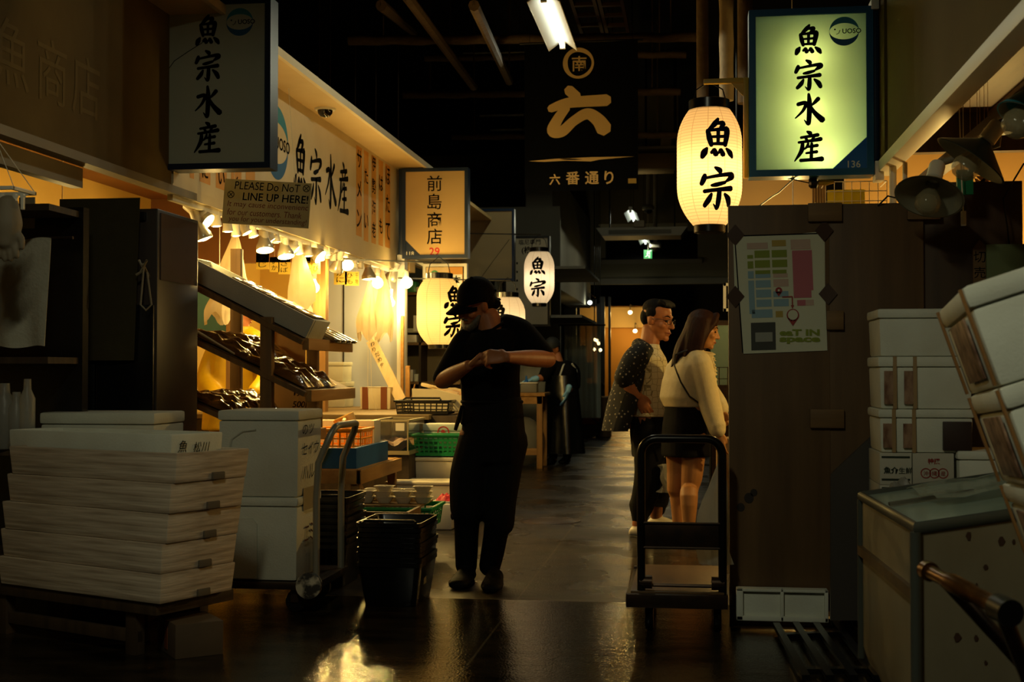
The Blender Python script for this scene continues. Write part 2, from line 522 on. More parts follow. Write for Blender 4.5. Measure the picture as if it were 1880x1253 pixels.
struct('trim_2', MB().bx((-2.98, 13.05, 0), (-2.9, 13.19, 2.35), .004), X['white'])
# lintel across the inside of the stall
struct('trim_3', MB().bx((-4.48, 10.4, 2.06), (-3.1, 10.5, 2.6)), X['soffit'])
# near-left fascia above the dark stall
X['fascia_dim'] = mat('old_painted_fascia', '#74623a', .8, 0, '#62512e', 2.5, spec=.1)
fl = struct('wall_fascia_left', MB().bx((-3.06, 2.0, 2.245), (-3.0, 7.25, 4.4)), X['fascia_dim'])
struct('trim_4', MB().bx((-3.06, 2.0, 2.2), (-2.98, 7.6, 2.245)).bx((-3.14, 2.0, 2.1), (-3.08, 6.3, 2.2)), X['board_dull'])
# ceiling edge strip of the lit fascia (the lamp rail hangs under it)
struct('trim_5', MB().bx((-3.06, 7.25, 2.2), (-2.99, 13.3, 2.26)), X['board_cream'])
# canopy over the lit fascia
struct('ceiling_canopy', MB().bx((-3.06, 6.2, 3.235), (-2.67, 13.55, 3.27)), X['soffit_cream'])
struct('trim_6', MB().bx((-2.69, 6.2, 3.225), (-2.66, 13.55, 3.28)), X['board_cream'])
struct('trim_7', MB().bx((-3.06, 13.3, 2.2), (-2.9, 13.56, 3.235)), X['soffit_cream'])

# right stall: fascia, eave, back wall
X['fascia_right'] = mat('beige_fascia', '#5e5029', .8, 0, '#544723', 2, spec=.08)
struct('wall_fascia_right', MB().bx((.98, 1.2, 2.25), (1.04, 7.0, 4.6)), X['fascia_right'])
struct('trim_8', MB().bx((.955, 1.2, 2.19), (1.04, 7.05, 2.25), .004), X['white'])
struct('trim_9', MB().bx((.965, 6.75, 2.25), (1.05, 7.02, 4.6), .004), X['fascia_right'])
X['eave'] = wood('brown_eave', '#5a3d22', '#3d2915', 'y')
struct('ceiling_eave', MB().bx((1.04, 1.2, 2.62), (3.2, 9.0, 2.66)), X['eave'])
for k in range(3):
    struct('trim_1%d' % k, MB().bx((1.25 + .4 * k, 1.2, 2.19 if k == 0 else 2.5), (1.31 + .4 * k, 7.6, 2.25 if k == 0 else 2.62)), X['eave'])
struct('trim_13', MB().bx((1.04, 7.6, 2.40), (3.2, 7.68, 2.62)), X['wood_dark'])
X['stall_wall_r'] = mat('tan_stall_wall', '#c9a062', .6, 0, '#bd9355', 2)
struct('wall_stall_right', MB().bx((1.02, 8.9, 0), (3.6, 9.0, 2.66)), X['stall_wall_r'])
struct('wall_stall_right_side', MB().bx((3.2, 1.2, 0), (3.3, 9.0, 2.66)), X['stall_wall_r'])
struct('wall_right_far', MB().bx((.36, 11.0, 0), (1.1, 11.1, 3.0)), X['stall_wall_r'])

# far end of the hall
YF = 30.0
X['far'] = mat('grey_far_wall', '#9a9580', .85, 0, '#858069', .6, spec=.1)
X['far2'] = mat('pale_far_wall', '#9c988a', .85, 0, '#848074', .7, spec=.1)
def farbox(x0, y0, x1, y1, Y=YF, d=.2):     # rectangle seen between two pixels at depth Y
    a = W(x0, y1, Y); b = W(x1, y0, Y)
    return MB().bx((a.x, Y, a.z), (b.x, Y + d, b.z))
a = W(1036, 516, YF); b = W(1112, 425, YF); c = W(1281, 476, YF)
fw = MB()
fw.bx((-6.9, YF, a.z), (b.x, YF + .3, 6.2)); fw.bx((c.x, YF, a.z), (6, YF + .3, 6.2))
fw.bx((b.x, YF, b.z), (c.x, YF + .3, 6.2)); fw.bx((b.x, YF, a.z), (c.x, YF + .3, c.z))
struct('wall_back', fw, X['far'])
struct('trim_14', MB().bx((a.x, YF - .12, a.z - .1), (6, YF, a.z + .03)), X['far2'])
struct('window_1', MB().bx((b.x, YF + .22, c.z), (c.x, YF + .3, b.z)), mat('dark_window', '#050505', .15))
struct('trim_15', MB().bx((b.x - .1, YF - .08, c.z - .1), (c.x + .1, YF, c.z)), X['far2'])
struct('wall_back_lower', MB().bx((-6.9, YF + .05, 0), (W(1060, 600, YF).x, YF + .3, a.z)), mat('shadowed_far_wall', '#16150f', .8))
struct('wall_back_shop', MB().bx((-6.9, 37, 0), (6, 37.2, 5)), mat('black_far_room', '#100e0a', .9))
# orange lit shop beyond the doorway
X['orange_wall'] = mat('ochre_shop_wall', '#c98a34', .7)
YS = 34.0
p0 = W(1056, 795, YS); p1 = W(1192, 562, YS)
struct('wall_shop', MB().bx((p0.x, YS, 0), (p1.x, YS + .1, p1.z)), X['orange_wall'])
q0 = W(1100, 600, YS - .05)
struct('trim_16', MB().bx((p0.x, YS - .1, W(0, 607, YS).z), (p1.x, YS, W(0, 572, YS).z)), mat('ochre_shop_lintel', '#d8b070', .7))
YD = 29.9
for i, (x0, x1) in enumerate(((1101, 1110), (1117, 1121), (1036, 1058))):
    a0 = W(x0, 800, YD); a1 = W(x1, 545, YD)
    struct('trim_%d' % (17 + i), MB().bx((a0.x, YD, 0), (a1.x, YD + .1, a1.z)), X['black_metal'])
a0 = W(1060, 800, YD); a1 = W(1101, 550, YD)
dr = struct('door_1', MB().bx((a0.x, YD + .03, 0), (a0.x + .06, YD + .07, a1.z)).bx((a1.x - .06, YD + .03, 0), (a1.x, YD + .07, a1.z)).bx((a0.x, YD + .03, 0), (a1.x, YD + .07, .25)).bx((a0.x, YD + .03, a1.z - .1), (a1.x, YD + .07, a1.z)), X['black_metal'])
obj('door_pane', MB().bx((a0.x + .06, YD + .045, .25), (a1.x - .06, YD + .055, a1.z - .1)), X['clear'], dr)
# grey block hanging in front of the far wall (bulkhead of the hall)
a0 = W(1098, 412, 27); a1 = W(1262, 330, 27)
struct('wall_bulkhead', MB().bx((a0.x, 27, a0.z), (a1.x, 27.8, a1.z + 1.2)), X['far'])
a0 = W(1172, 280, 22); a1 = W(1245, 168, 22)
struct('wall_panel_high', MB().bx((a0.x, 22, a0.z), (a1.x, 22.3, a1.z)), X['far'])

# left row behind the first stall: second stall back wall, counters, end wall
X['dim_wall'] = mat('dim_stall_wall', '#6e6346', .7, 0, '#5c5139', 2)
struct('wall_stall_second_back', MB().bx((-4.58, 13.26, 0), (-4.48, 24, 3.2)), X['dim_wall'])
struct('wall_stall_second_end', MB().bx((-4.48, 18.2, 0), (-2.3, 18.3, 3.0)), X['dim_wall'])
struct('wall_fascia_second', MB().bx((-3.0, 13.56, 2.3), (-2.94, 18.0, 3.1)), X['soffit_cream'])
struct('ceiling_canopy_second', MB().bx((-3.0, 13.56, 3.1), (-2.55, 20.5, 3.14)), X['soffit_cream'])
struct('wall_third', MB().bx((-4.4, 21.6, 0), (-2.16, 21.7, 3.9)), X['far2'])
struct('wall_left_row', MB().bx((-2.75, 21.7, 2.6), (-2.3, 30, 4.6)), X['far2'])
# hoods, ledges on the far left row
struct('trim_20', MB().bx((-2.3, 18.6, 2.62), (-1.5, 21.5, 2.66)), X['far2'])
struct('trim_21', MB().bx((-2.3, 18.6, 1.92), (-1.55, 21.5, 1.96)), X['far2'])
# ------------------------------------------------------------------ writing
K = {
'魚': [[(.54,1.0,.05),(.42,.86,.10),(.18,.65,.03)], [(.38,.86,.05),(.62,.89,.08),(.67,.86,.10),(.55,.72,.05)],
 [(.22,.70,.07),(.27,.5,.10),(.32,.32,.07)], [(.24,.69,.05),(.68,.73,.08),(.77,.70,.12),(.70,.33,.08)], [(.51,.70,.07),(.50,.36,.06)],
 [(.30,.53,.05),(.70,.55,.06)], [(.32,.36,.05),(.70,.37,.07)], [(.20,.26,.05),(.13,.16,.12),(.07,.04,.08)],
 [(.32,.14,.06),(.40,.22,.06),(.44,.10,.10)], [(.52,.14,.05),(.58,.22,.06),(.64,.10,.10)], [(.74,.25,.05),(.86,.15,.11),(.93,.05,.06)]],
'宗': [[(.42,1.0,.05),(.54,.93,.10),(.56,.86,.06)], [(.14,.82,.07),(.12,.74,.10),(.05,.60,.08)], [(.14,.74,.05),(.78,.84,.08),(.92,.80,.12),(.72,.66,.04)],
 [(.32,.56,.05),(.46,.58,.08),(.70,.64,.06)], [(.12,.42,.07),(.50,.46,.07),(.90,.50,.10)], [(.54,.46,.08),(.53,.2,.10),(.50,.02,.07),(.38,.12,.02)],
 [(.32,.36,.05),(.24,.22,.10),(.10,.08,.08)], [(.70,.36,.05),(.84,.24,.11),(.92,.10,.09)]],
'水': [[(.50,1.0,.06),(.53,.7,.11),(.51,.2,.11),(.48,0,.08),(.34,.14,.02)], [(.12,.66,.09),(.40,.70,.09),(.30,.45,.07),(.03,.20,.03)],
 [(.84,.84,.10),(.72,.72,.08),(.56,.58,.03)], [(.54,.64,.05),(.70,.38,.10),(.98,.12,.14)]],
'産': [[(.44,1.0,.05),(.54,.94,.10),(.55,.88,.06)], [(.22,.80,.06),(.52,.84,.07),(.82,.88,.09)], [(.38,.80,.06),(.44,.70,.07)], [(.70,.84,.07),(.58,.70,.04)],
 [(.14,.64,.06),(.5,.68,.07),(.92,.74,.10)], [(.28,.66,.07),(.24,.36,.10),(.0,.02,.03)], [(.48,.60,.06),(.42,.48,.06),(.32,.40,.03)], [(.40,.48,.05),(.80,.53,.08)],
 [(.60,.60,.07),(.58,.08,.08)], [(.40,.28,.05),(.78,.32,.08)], [(.20,.04,.08),(.6,.06,.08),(.96,.08,.12)]],
'六': [[(.34,1.0,.16),(.46,.84,.16)], [(.06,.60,.12),(.35,.72,.16),(.92,.76,.18)], [(.30,.62,.14),(.17,.36,.16),(.10,.12,.19),(.24,.10,.17),(.42,.32,.15),(.62,.47,.17),(.78,.34,.20),(.88,.13,.24)]],
}
def cr(pts, n=7):
    out = []
    m = len(pts)
    for i in range(m - 1):
        p0 = pts[max(i - 1, 0)]; p1 = pts[i]; p2 = pts[i + 1]; p3 = pts[min(i + 2, m - 1)]
        for k in range(n):
            t = k / n
            out.append(tuple(.5 * (2 * b + (c - a) * t + (2 * a - 5 * b + 4 * c - d) * t * t + (3 * b - a - 3 * c + d) * t ** 3) for a, b, c, d in zip(p0, p1, p2, p3)))
    out.append(tuple(pts[-1]))
    return out
def brush(mb, ch, x, y, wd, ht, fn, bold=1.0):  # brushed character, lower-left x,y, mapped by fn(x,y)
    for st in K[ch]:
        P = cr(st)
        pts = [V(x + p[0] * wd, y + p[1] * ht, 0) for p in P]
        hw = [p[2] * bold * wd * .8 for p in P]
        A = []; B = []
        k = len(pts)
        for i in range(k):
            t = (pts[min(i + 1, k - 1)] - pts[max(i - 1, 0)])
            if t.length < 1e-9: t = V(1, 0, 0)
            t.normalize(); n = V(-t.y, t.x, 0)
            A.append(pts[i] + n * hw[i]); B.append(pts[i] - n * hw[i])
        t0 = (pts[0] - pts[1]).normalized() * hw[0] * .7; t1 = (pts[-1] - pts[-2]).normalized() * hw[-1] * .7
        A = [A[0] * .5 + pts[0] * .5 + t0] + A + [A[-1] * .5 + pts[-1] * .5 + t1]
        B = [B[0] * .5 + pts[0] * .5 + t0] + B + [B[-1] * .5 + pts[-1] * .5 + t1]
        vs = []; fs = []
        for p, q in zip(A, B):
            vs += [fn(p.x, p.y), fn(q.x, q.y)]
        for i in range(len(A) - 1):
            fs.append((2 * i, 2 * i + 1, 2 * i + 3, 2 * i + 2))
        mb.add(vs, fs)
    return mb
_tc = bpy.data.curves.new('tmp_text', 'FONT')
_to = bpy.data.objects.new('tmp_text', _tc)
C.objects.link(_to)
def text(mb, body, x, y, h, fn, bold=0.0, cx=False, wd=None, shear=0.0, sq=1.0):   # printed lettering, cap height about h, mapped by fn
    _tc.body = body; _tc.size = 1.0; _tc.offset = bold; _tc.shear = shear; _tc.resolution_u = 3
    dg = bpy.context.evaluated_depsgraph_get(); dg.update()
    e = _to.evaluated_get(dg); me = e.to_mesh()
    vs = [(v.co.x, v.co.y) for v in me.vertices]; fs = [tuple(p.vertices) for p in me.polygons]
    e.to_mesh_clear()
    if not vs: return mb
    x0 = min(p[0] for p in vs); x1 = max(p[0] for p in vs); y0 = min(p[1] for p in vs); y1 = max(p[1] for p in vs)
    sy = h / (y1 - y0); sx = sy * sq
    if wd: sx = wd / (x1 - x0)
    off = -(x1 - x0) * sx / 2 if cx else 0
    mb.add([fn(x + off + (p[0] - x0) * sx, y + (p[1] - y0) * sy) for p in vs], fs)
    return mb
def plane_fn(O, U, Vv, d):          # x along U, y along V from O, d proud of the face
    O = Vector(O); U = Vector(U).normalized(); Vv = Vector(Vv).normalized(); N = U.cross(Vv)
    return lambda x, y: O + U * x + Vv * y + N * d
def disc(mb, fn, cx, cy, rx, ry, a0=0, a1=2 * PI, n=40):
    vs = [fn(cx, cy)] + [fn(cx + rx * math.cos(a0 + (a1 - a0) * i / n), cy + ry * math.sin(a0 + (a1 - a0) * i / n)) for i in range(n + 1)]
    return mb.add(vs, [(0, i + 1, i + 2) for i in range(n)])
def rect(mb, fn, x0, y0, x1, y1):
    return mb.add([fn(x0, y0), fn(x1, y0), fn(x1, y1), fn(x0, y1)], [(0, 1, 2, 3)])
def ring(mb, fn, cx, cy, r0, r1, n=40, wob=0.0):
    vs = []
    for i in range(n):
        a = 2 * PI * i / n
        k = 1 + wob * math.sin(a * 3 + 1); k2 = 1 - wob * 1.4 * math.cos(a + .6)
        vs += [fn(cx + r0 * k * math.cos(a), cy + r0 * k * math.sin(a)), fn(cx + r1 * k2 * math.cos(a), cy + r1 * k2 * math.sin(a))]
    return mb.add(vs, [(2 * i, 2 * i + 1, (2 * i + 3) % (2 * n), (2 * i + 2) % (2 * n)) for i in range(n)])
def crescent(mb, fn, cx, cy, r, ex, ey, top, n=24):  # part of a disc outside an oval
    vs = []
    for i in range(n + 1):
        a = PI * i / n * (1 if top else -1)
        vs += [fn(cx + r * math.cos(a), cy + r * math.sin(a)), fn(cx + ex * math.cos(a), cy + ey * math.sin(a))]
    return mb.add(vs, [(2 * i, 2 * i + 1, 2 * i + 3, 2 * i + 2) for i in range(n)])
def logo(root, fn, cx, cy, r, oval, tilt=0):
    obj('logo_crescent', crescent(MB(), fn, cx, cy, r, r * .98, r * .56, True), X['teal'], root, label='teal upper half of the round emblem')
    obj('logo_crescent', crescent(MB(), fn, cx, cy, r, r * .98, r * .56, False), mat('emblem_blue', '#215f8c', .45), root, label='deep blue lower half of the round emblem')
    t = MB(); text(t, 'UOSO', cx - r * .12, cy - r * .16, r * .34, fn, .02)
    disc(t, fn, cx - r * .62, cy + r * .14, r * .06, r * .06)
    P = [(cx - r * .52, cy - r * .22, .1), (cx - r * .34, cy - r * .14, .1), (cx - r * .26, cy + r * .08, .1)]
    for a, b in zip(P, P[1:]):
        rect(t, lambda x, y, a=a, b=b: fn(a[0] + (b[0] - a[0]) * x - (b[1] - a[1]) * y * .2, a[1] + (b[1] - a[1]) * x + (b[0] - a[0]) * y * .2), 0, 0, 1, 1)
    obj('logo_lettering', t, X['ink'], root)

# ------------------------------------------------------------------ hanging shop signs
def sign_box(name, label, x0, x1, z0, z1, Y, D, frame, panel, mount=None, fr=.035, mountw=.06):
    t = thing(name, label, 'sign', ((x0 + x1) / 2, Y + D / 2, z0))
    m = MB()
    m.bx((x0, Y, z0), (x1, Y + D, z0 + fr)); m.bx((x0, Y, z1 - fr), (x1, Y + D, z1))
    m.bx((x0, Y, z0 + fr), (x0 + fr, Y + D, z1 - fr)); m.bx((x1 - fr, Y, z0 + fr), (x1, Y + D, z1 - fr))
    obj('frame', m, frame, t)
    obj('panel', MB().bx((x0 + fr, Y + .012, z0 + fr), (x1 - fr, Y + .018, z1 - fr)), panel, t)
    obj('back_panel', MB().bx((x0 + fr, Y + D - .02, z0 + fr), (x1 - fr, Y + D - .012, z1 - fr)), X['white'], t)
    fn = plane_fn((x0, Y + .012, z0), (1, 0, 0), (0, 0, 1), .0015)
    return t, fn
def kanji_col(t, fn, chars, cx, tops, wd, ht, matl, bold=1.0):
    m = MB()
    for ch, y in zip(chars, tops):
        brush(m, ch, cx - wd / 2, y, wd, ht, fn, bold)
    return obj('lettering', m, matl, t)

# right sign, lit from inside near its foot
YR = 6.9
a = W(1376, 325, YR); b = W(1603, 10, YR)
X['sign_green'] = mat('pale_green_acrylic', '#ced6b4', .35, transl=.75)
t, fn = sign_box('hanging_shop_sign', 'lit pale green sign with brushed characters, 136 corner, beside the big lantern', a.x, b.x, a.z, b.z, YR, .14, X['blue'], X['sign_green'])
sw, sh = b.x - a.x, b.z - a.z
obj('mount_rail', MB().bx((b.x, YR + .02, a.z + .06), (b.x + .03, YR + .13, b.z + .01), .004), X['navy'], t)
obj('mount_clip', MB().bx((b.x - .01, YR - .006, b.z - .02), (b.x + .03, YR + .1, b.z + .035), .004), X['white'], t)
obj('mount_clip', MB().bx((b.x + .005, YR - .006, a.z - .03), (b.x + .05, YR + .1, a.z + .07), .004), X['white'], t)
sc = sh / 313.0
def sy(py): return (325 - py) * sc
cxs = (1487 - 1378) * sc
kanji_col(t, fn, '魚宗水産', cxs, [sy(99), sy(165), sy(228), sy(298)], 52 * sc, 56 * sc, X['ink'], 1.0)
m = MB(); x1_ = sw - .035
m.add([fn(x1_, .035), fn(x1_, .035 + 58 * sc), fn(x1_ - 62 * sc, .035)], [(0, 1, 2)])
obj('corner_flash', m, X['blue_bright'], t)
fn2 = plane_fn((a.x, YR + .012, a.z), (1, 0, 0), (0, 0, 1), .003)
m = MB(); text(m, '136', (1557 - 1378) * sc, sy(311), 13 * sc, fn2, .01); obj('stall_number', m, X['white'], t)
logo(t, fn, (1552 - 1378) * sc, sy(57), 27 * sc, None)
for ex, ez, ee in ((.06, .10, 4.0), (.0, .34, 2.6), (.0, .62, 1.6)):
    ld = bpy.data.lights.new('sign_tube', 'POINT'); ld.energy = ee; ld.color = (1.0, .97, .56); ld.shadow_soft_size = .05
    lo = bpy.data.objects.new('sign_tube', ld); C.objects.link(lo); lo.parent = t
    lo.location = Vector(((a.x + b.x) / 2 + ex, YR + .085, a.z + ez)) - t.location
# yellow bracket
t = thing('lantern_bracket', 'yellow steel bracket on the lit sign holding the big lantern', 'bracket', (a.x - .02, YR + .05, a.z))
p0 = W(1292, 147, YR); p1 = W(1376, 147, YR)
obj('arm', MB().bx((p0.x, YR + .03, p0.z - .013), (p1.x, YR + .06, p0.z + .013), .003), X['yellow_paint'], t)
obj('upright', MB().bx((a.x - .028, YR + .02, a.z), (a.x - .002, YR + .07, p0.z + .012), .003), X['yellow_paint'], t)
obj('gusset', MB().prism([(0, 0), (-.1, .11), (-.1, .125), (0, .125)], (a.x - .004, YR + .045, p0.z - .11), (1, 0, 0), (0, 0, 1), 0, .008), X['yellow_paint'], t)

# left sign, unlit
YL = 7.2
a = W(272, 313, YL); b = W(497, -7, YL)
X['sign_dim'] = mat('grey_white_acrylic', '#c6c8b0', .45, 0, '#bcbea6', 2)
t, fn = sign_box('hanging_shop_sign', 'large unlit grey sign with four brushed characters, over the tall dark cabinet', a.x, b.x, a.z, b.z, YL, .14, X['navy'], X['sign_dim'])
sw, sh = b.x - a.x, b.z - a.z; sc = sh / 320.0
def sy(py): return (313 - py) * sc
kanji_col(t, fn, '魚宗水産', (386 - 272) * sc, [sy(80), sy(147), sy(214), sy(282)], 50 * sc, 57 * sc, X['ink'], 1.0)
logo(t, fn, (448 - 272) * sc, sy(38), 26 * sc, None)
obj('mount_rail', MB().bx((a.x - .05, YL + .02, a.z + .05), (a.x, YL + .12, b.z), .004), X['navy'], t)
m = MB(); P = [(300, 140), (320, 112), (345, 95), (372, 78)]
m.tube([W(x, y, YL + .011) for x, y in P], .002, 4); obj('scratch', m, X['ink'], t)

# second stall's sign
YM = 13.0
a = W(738, 475, YM); b = W(859, 307, YM)
X['sign_cream'] = mat('cream_acrylic', '#d2b070', .45, 0, '#c8a564', 3)
t, fn = sign_box('hanging_shop_sign', 'cream sign with four black characters, red 29 and a 118 corner', a.x, b.x, a.z, b.z, YM, .14, X['navy'], X['sign_cream'])
sw, sh = b.x - a.x, b.z - a.z; sc = sh / 168.0
def sy(py): return (475 - py) * sc
m = MB()
for ch, y in zip('前島商店', (350, 384, 418, 449)):
    text(m, ch, (799 - 738) * sc, sy(y), 29 * sc, fn, .006, True)
obj('lettering', m, X['ink'], t)
m = MB(); text(m, '29', (799 - 738) * sc, sy(470), 15 * sc, fn, .015, True); obj('phone_number', m, X['red_ink'], t)
m = MB(); m.add([fn(.035, .035), fn(.035 + 28 * sc, .035), fn(.035, .035 + 28 * sc)], [(0, 1, 2)]); obj('corner_flash', m, X['navy'], t)
fn2 = plane_fn((a.x, YM + .012, a.z), (1, 0, 0), (0, 0, 1), .003)
m = MB(); text(m, '118', (746 - 738) * sc, sy(470), 8 * sc, fn2, .01); obj('stall_number', m, X['white'], t)
obj('mount_rail', MB().bx((a.x - .04, YM + .02, a.z + .05), (a.x, YM + .12, b.z), .004), X['navy'], t)

# blank sign behind it, and the far white sign
YN = 16.6
a = W(822, 517, YN); b = W(944, 383, YN)
t, fn = sign_box('hanging_shop_sign', 'blank cream sign with dark frame behind the 118 sign', a.x, b.x, a.z, b.z, YN, .14, X['navy'], mat('blank_cream_panel', '#8f7d56', .5, 0, '#847350', 2), fr=.03)
m = MB().tube([W(x, y, YN + .011) for x, y in ((882, 512), (905, 480), (935, 440))], .003, 4); obj('scratch', m, X['ink'], t)
YT = 18.05
a = W(925, 600, YT); b = W(1009, 433, YT)
t, fn = sign_box('hanging_shop_sign', 'tall grey white sign with small characters behind the farthest lantern', a.x, b.x, a.z, b.z, YT, .14, X['black_metal'], mat('old_white_panel', '#b5ab90', .5, 0, '#a89e83', 2), fr=.03)
sc = (b.z - a.z) / 167.0
def sy(py): return (600 - py) * sc
m = MB(); text(m, '塩尼専門', (952 - 925) * sc, sy(449), 10 * sc, fn, .01); text(m, '(株', (958 - 925) * sc, sy(467), 15 * sc, fn, .02)
for i in range(4): rect(m, fn, (948 - 925) * sc, sy(485 + 16 * i), (951 - 925) * sc, sy(481 + 16 * i))
obj('lettering', m, X['ink'], t)
# framed poster sign under the 118 sign
YP = 13.6
a = W(776, 556, YP); b = W(857, 484, YP)
t, fn = sign_box('framed_poster_sign', 'small white framed sign with orange stripe under the 118 sign', a.x, b.x, a.z, b.z, YP, .08, X['white'], mat('poster_cream', '#dcbf8a', .5), fr=.03)
sc = (b.z - a.z) / 72.0
obj('mount_bar', MB().bar((a.x + .02, YP + .04, b.z - .02), (-2.95, YP + .04, b.z + .06), .03, .03), X['white'], t)
obj('inner_border', (lambda m: m)(rect(rect(rect(MB(), fn, 4*sc, 66*sc, 77*sc, 69*sc), fn, 4*sc, 3*sc, 6*sc, 69*sc), fn, 75*sc, 3*sc, 77*sc, 69*sc)), X['ink'], t)
obj('orange_stripe', rect(MB(), fn, 48 * sc, 3 * sc, 76 * sc, 66 * sc), X['orange_strip'], t)
fn2 = plane_fn((a.x, YP + .012, a.z), (1, 0, 0), (0, 0, 1), .003)
obj('white_label', rect(MB(), fn2, 52 * sc, 20 * sc, 74 * sc, 52 * sc), X['white'], t)
fn3 = plane_fn((a.x, YP + .012, a.z), (1, 0, 0), (0, 0, 1), .005)
m = MB(); text(m, '本', 63 * sc, 33 * sc, 17 * sc, fn3, .02, True); obj('lettering', m, X['ink'], t)
obj('green_ring', ring(MB(), fn2, 22 * sc, 52 * sc, 5 * sc, 8 * sc), X['green_plastic'], t)

# the lit fascia of the first stall: board in the plane x = -3
XF = -2.99
t = thing('fascia_signboard', 'long cream fascia board with emblem, big brushed characters and orange strips', 'signboard', (-3.03, 10.3, 2.26))
obj('board', MB().bx((-3.06, 7.26, 2.26), (XF, 13.3, 3.235)), X['board_cream'], t)
def ffn(d):         # x runs along +Y here (read from the aisle), y is the height
    return lambda x, y: V(XF + d, x, y)
def fpt(px, py):
    q = WX(px, py, XF); return q.y, q.z
for ch, (xa, ya), (xb, yb) in (('魚', (537, 345), (565, 240)), ('宗', (567, 370), (592, 255)), ('水', (595, 376), (618, 276)), ('産', (619, 388), (641, 288))):
    y0, z0 = fpt(xa, ya); y1, z1 = fpt(xb, yb); zt = z0 + .40
    obj('lettering', brush(MB(), ch, y0 + .02, z0, y1 - y0 - .04, z1 - z0 if z1 - z0 < .46 else .44, ffn(.0015), .9), X['ink'], t)
cy, cz = fpt(508, 262)
logo(t, ffn(.0015), cy, cz, .27, None)
for px0, px1, ya, yb, word in ((654, 664, 266, 436, 'サメン'), (668, 676, 275, 445, 'たい'), (682, 690, 284, 449, '伊勢海老'), (695, 703, 292, 453, 'はも'), (707, 716, 300, 457, 'ほたて')):
    y0, z1 = fpt(px0, ya); y1, z0 = fpt(px1, yb)
    st = obj('menu_strip', rect(MB(), ffn(.001), y0, z0, y1, z1), X['orange_strip'], t)
    m = MB(); n = len(word)
    for i, ch in enumerate(word):
        text(m, ch, (y0 + y1) / 2, z1 - (z1 - z0) * (i + .72) / n, (y1 - y0) * .8, ffn(.003), .01, True)
    obj('lettering', m, X['ink'], st)
for px0, px1, ch in ((348, 356, 'か'), (366, 386, 'に'), (396, 416, 'い'), (424, 443, 'く'), (451, 468, 'ら')):
    q0 = WX(px0, 330, XF); q1 = WX(px1, 330, XF)
    st = obj('menu_strip', rect(MB(), ffn(.001), q0.y, 2.33, q1.y, 3.1), X['orange_strip'], t)
    m = MB(); text(m, ch, (q0.y + q1.y) / 2, 2.36, .10, ffn(.003), .01, True); obj('lettering', m, X['ink'], st)

# hand-written notice
YQ = 7.7
pt = [W(407, 328, YQ), W(566, 337, YQ), W(566, 418, YQ), W(407, 410, YQ)]
U = (pt[1] - pt[0]).normalized(); Vv = (pt[0] - pt[3]); Vv = (Vv - U * Vv.dot(U)).normalized()
nw = (pt[1] - pt[0]).length; nh = (pt[0] - pt[3]).length
t = thing('handwritten_notice', 'hand-lettered notice board asking people not to line up, hung before the spotlights', 'notice', pt[3])
obj('board', MB().prism([(0, 0), (nw, 0), (nw, nh), (0, nh)], pt[3], U, Vv, -.006, 0), mat('grey_notice_board', '#b0a67c', .7, 0, '#a59b72', 5), t)
fn = plane_fn(pt[3], U, Vv, .0015); k = nw / 159.0
m = MB()
text(m, 'PLEASE Do NoT', 19 * k, 62 * k, 14 * k, fn, .0, wd=120 * k, shear=.08)
text(m, 'LINE UP HERE!', 35 * k, 43 * k, 14 * k, fn, .01, wd=120 * k, shear=.05)
for cx_, cy_ in ((13, 52), (150, 70)):
    ring(m, fn, cx_ * k, cy_ * k, 5.2 * k, 6.4 * k, 20)
    for s_ in (1, -1):
        rect(m, lambda x, y, cx_=cx_, cy_=cy_, s_=s_: fn((cx_ + x - y * s_ * .2) * k, (cy_ + s_ * x + y * .2) * k), -3.5, -2, 3.5, 2)
obj('headline_lettering', m, X['ink'], t)
m = MB()
text(m, 'It may cause inconvenienc', 8 * k, 28 * k, 13 * k, fn, -.004, wd=148 * k, shear=.15)
text(m, 'for our customers. Thank', 9 * k, 16 * k, 11 * k, fn, -.004, wd=136 * k, shear=.15)
text(m, 'you for your understanding!', 12 * k, 2.5 * k, 12 * k, fn, -.004, wd=143 * k, shear=.15)
obj('message_lettering', m, mat('red_brown_ink', '#6e1f12', .6), t)
m = MB()
for u in (.15, .85):
    p = pt[0].lerp(pt[1], u); m.tube([p, V(p.x - .05, p.y + .02, 2.9)], .0015, 4)
obj('hanging_string', m, X['white'], t)

# faded characters left on the near fascia
m = MB()
for ch, px, py, h_ in (('商', 96, 190, .30), ('店', 158, 215, .30), ('魚', 22, 160, .30)):
    q = WX(px, py, -2.998); text(m, ch, q.y, q.z, h_, lambda x, y: V(-2.998, x, y), .0, True)
obj('faded_lettering', m, mat('ghost_paint', '#796740', .8, spec=.1), fl)
# navy cloth banner over the aisle
YB = 13.0
a = W(963, 352, YB); b = W(1171, 73, YB); bw = b.x - a.x; bh = b.z - a.z
X['navy_cloth'] = mat('navy_cloth', '#06080f', .95, 0, '#04060c', 30, spec=.1)
t = thing('cloth_banner', 'navy cloth banner with cream characters hanging across the aisle', 'banner', ((a.x + b.x) / 2, YB, a.z))
def wave(x, z):
    return .012 * math.sin(x * 9 + 1) * (1 - (z - a.z) / bh * .8)
obj('cloth', MB().grid(lambda u, v: V(a.x + bw * u, YB + wave(bw * u, a.z + bh * v), a.z + bh * v), 40, 12, .003), X['navy_cloth'], t)
sc = bw / 208.0
bf = lambda x, y: V(a.x + x, YB + wave(x, a.z + y) - .004, a.z + y)
def Q(px, py): return ((px - 963) * sc, (352 - py) * sc)
X['banner_print'] = mat('cream_print', '#d8b981', .8)
m = MB(); brush(m, '六', *Q(1004, 251), 120 * sc, 84 * sc, bf, .625); obj('large_character', m, X['banner_print'], t)
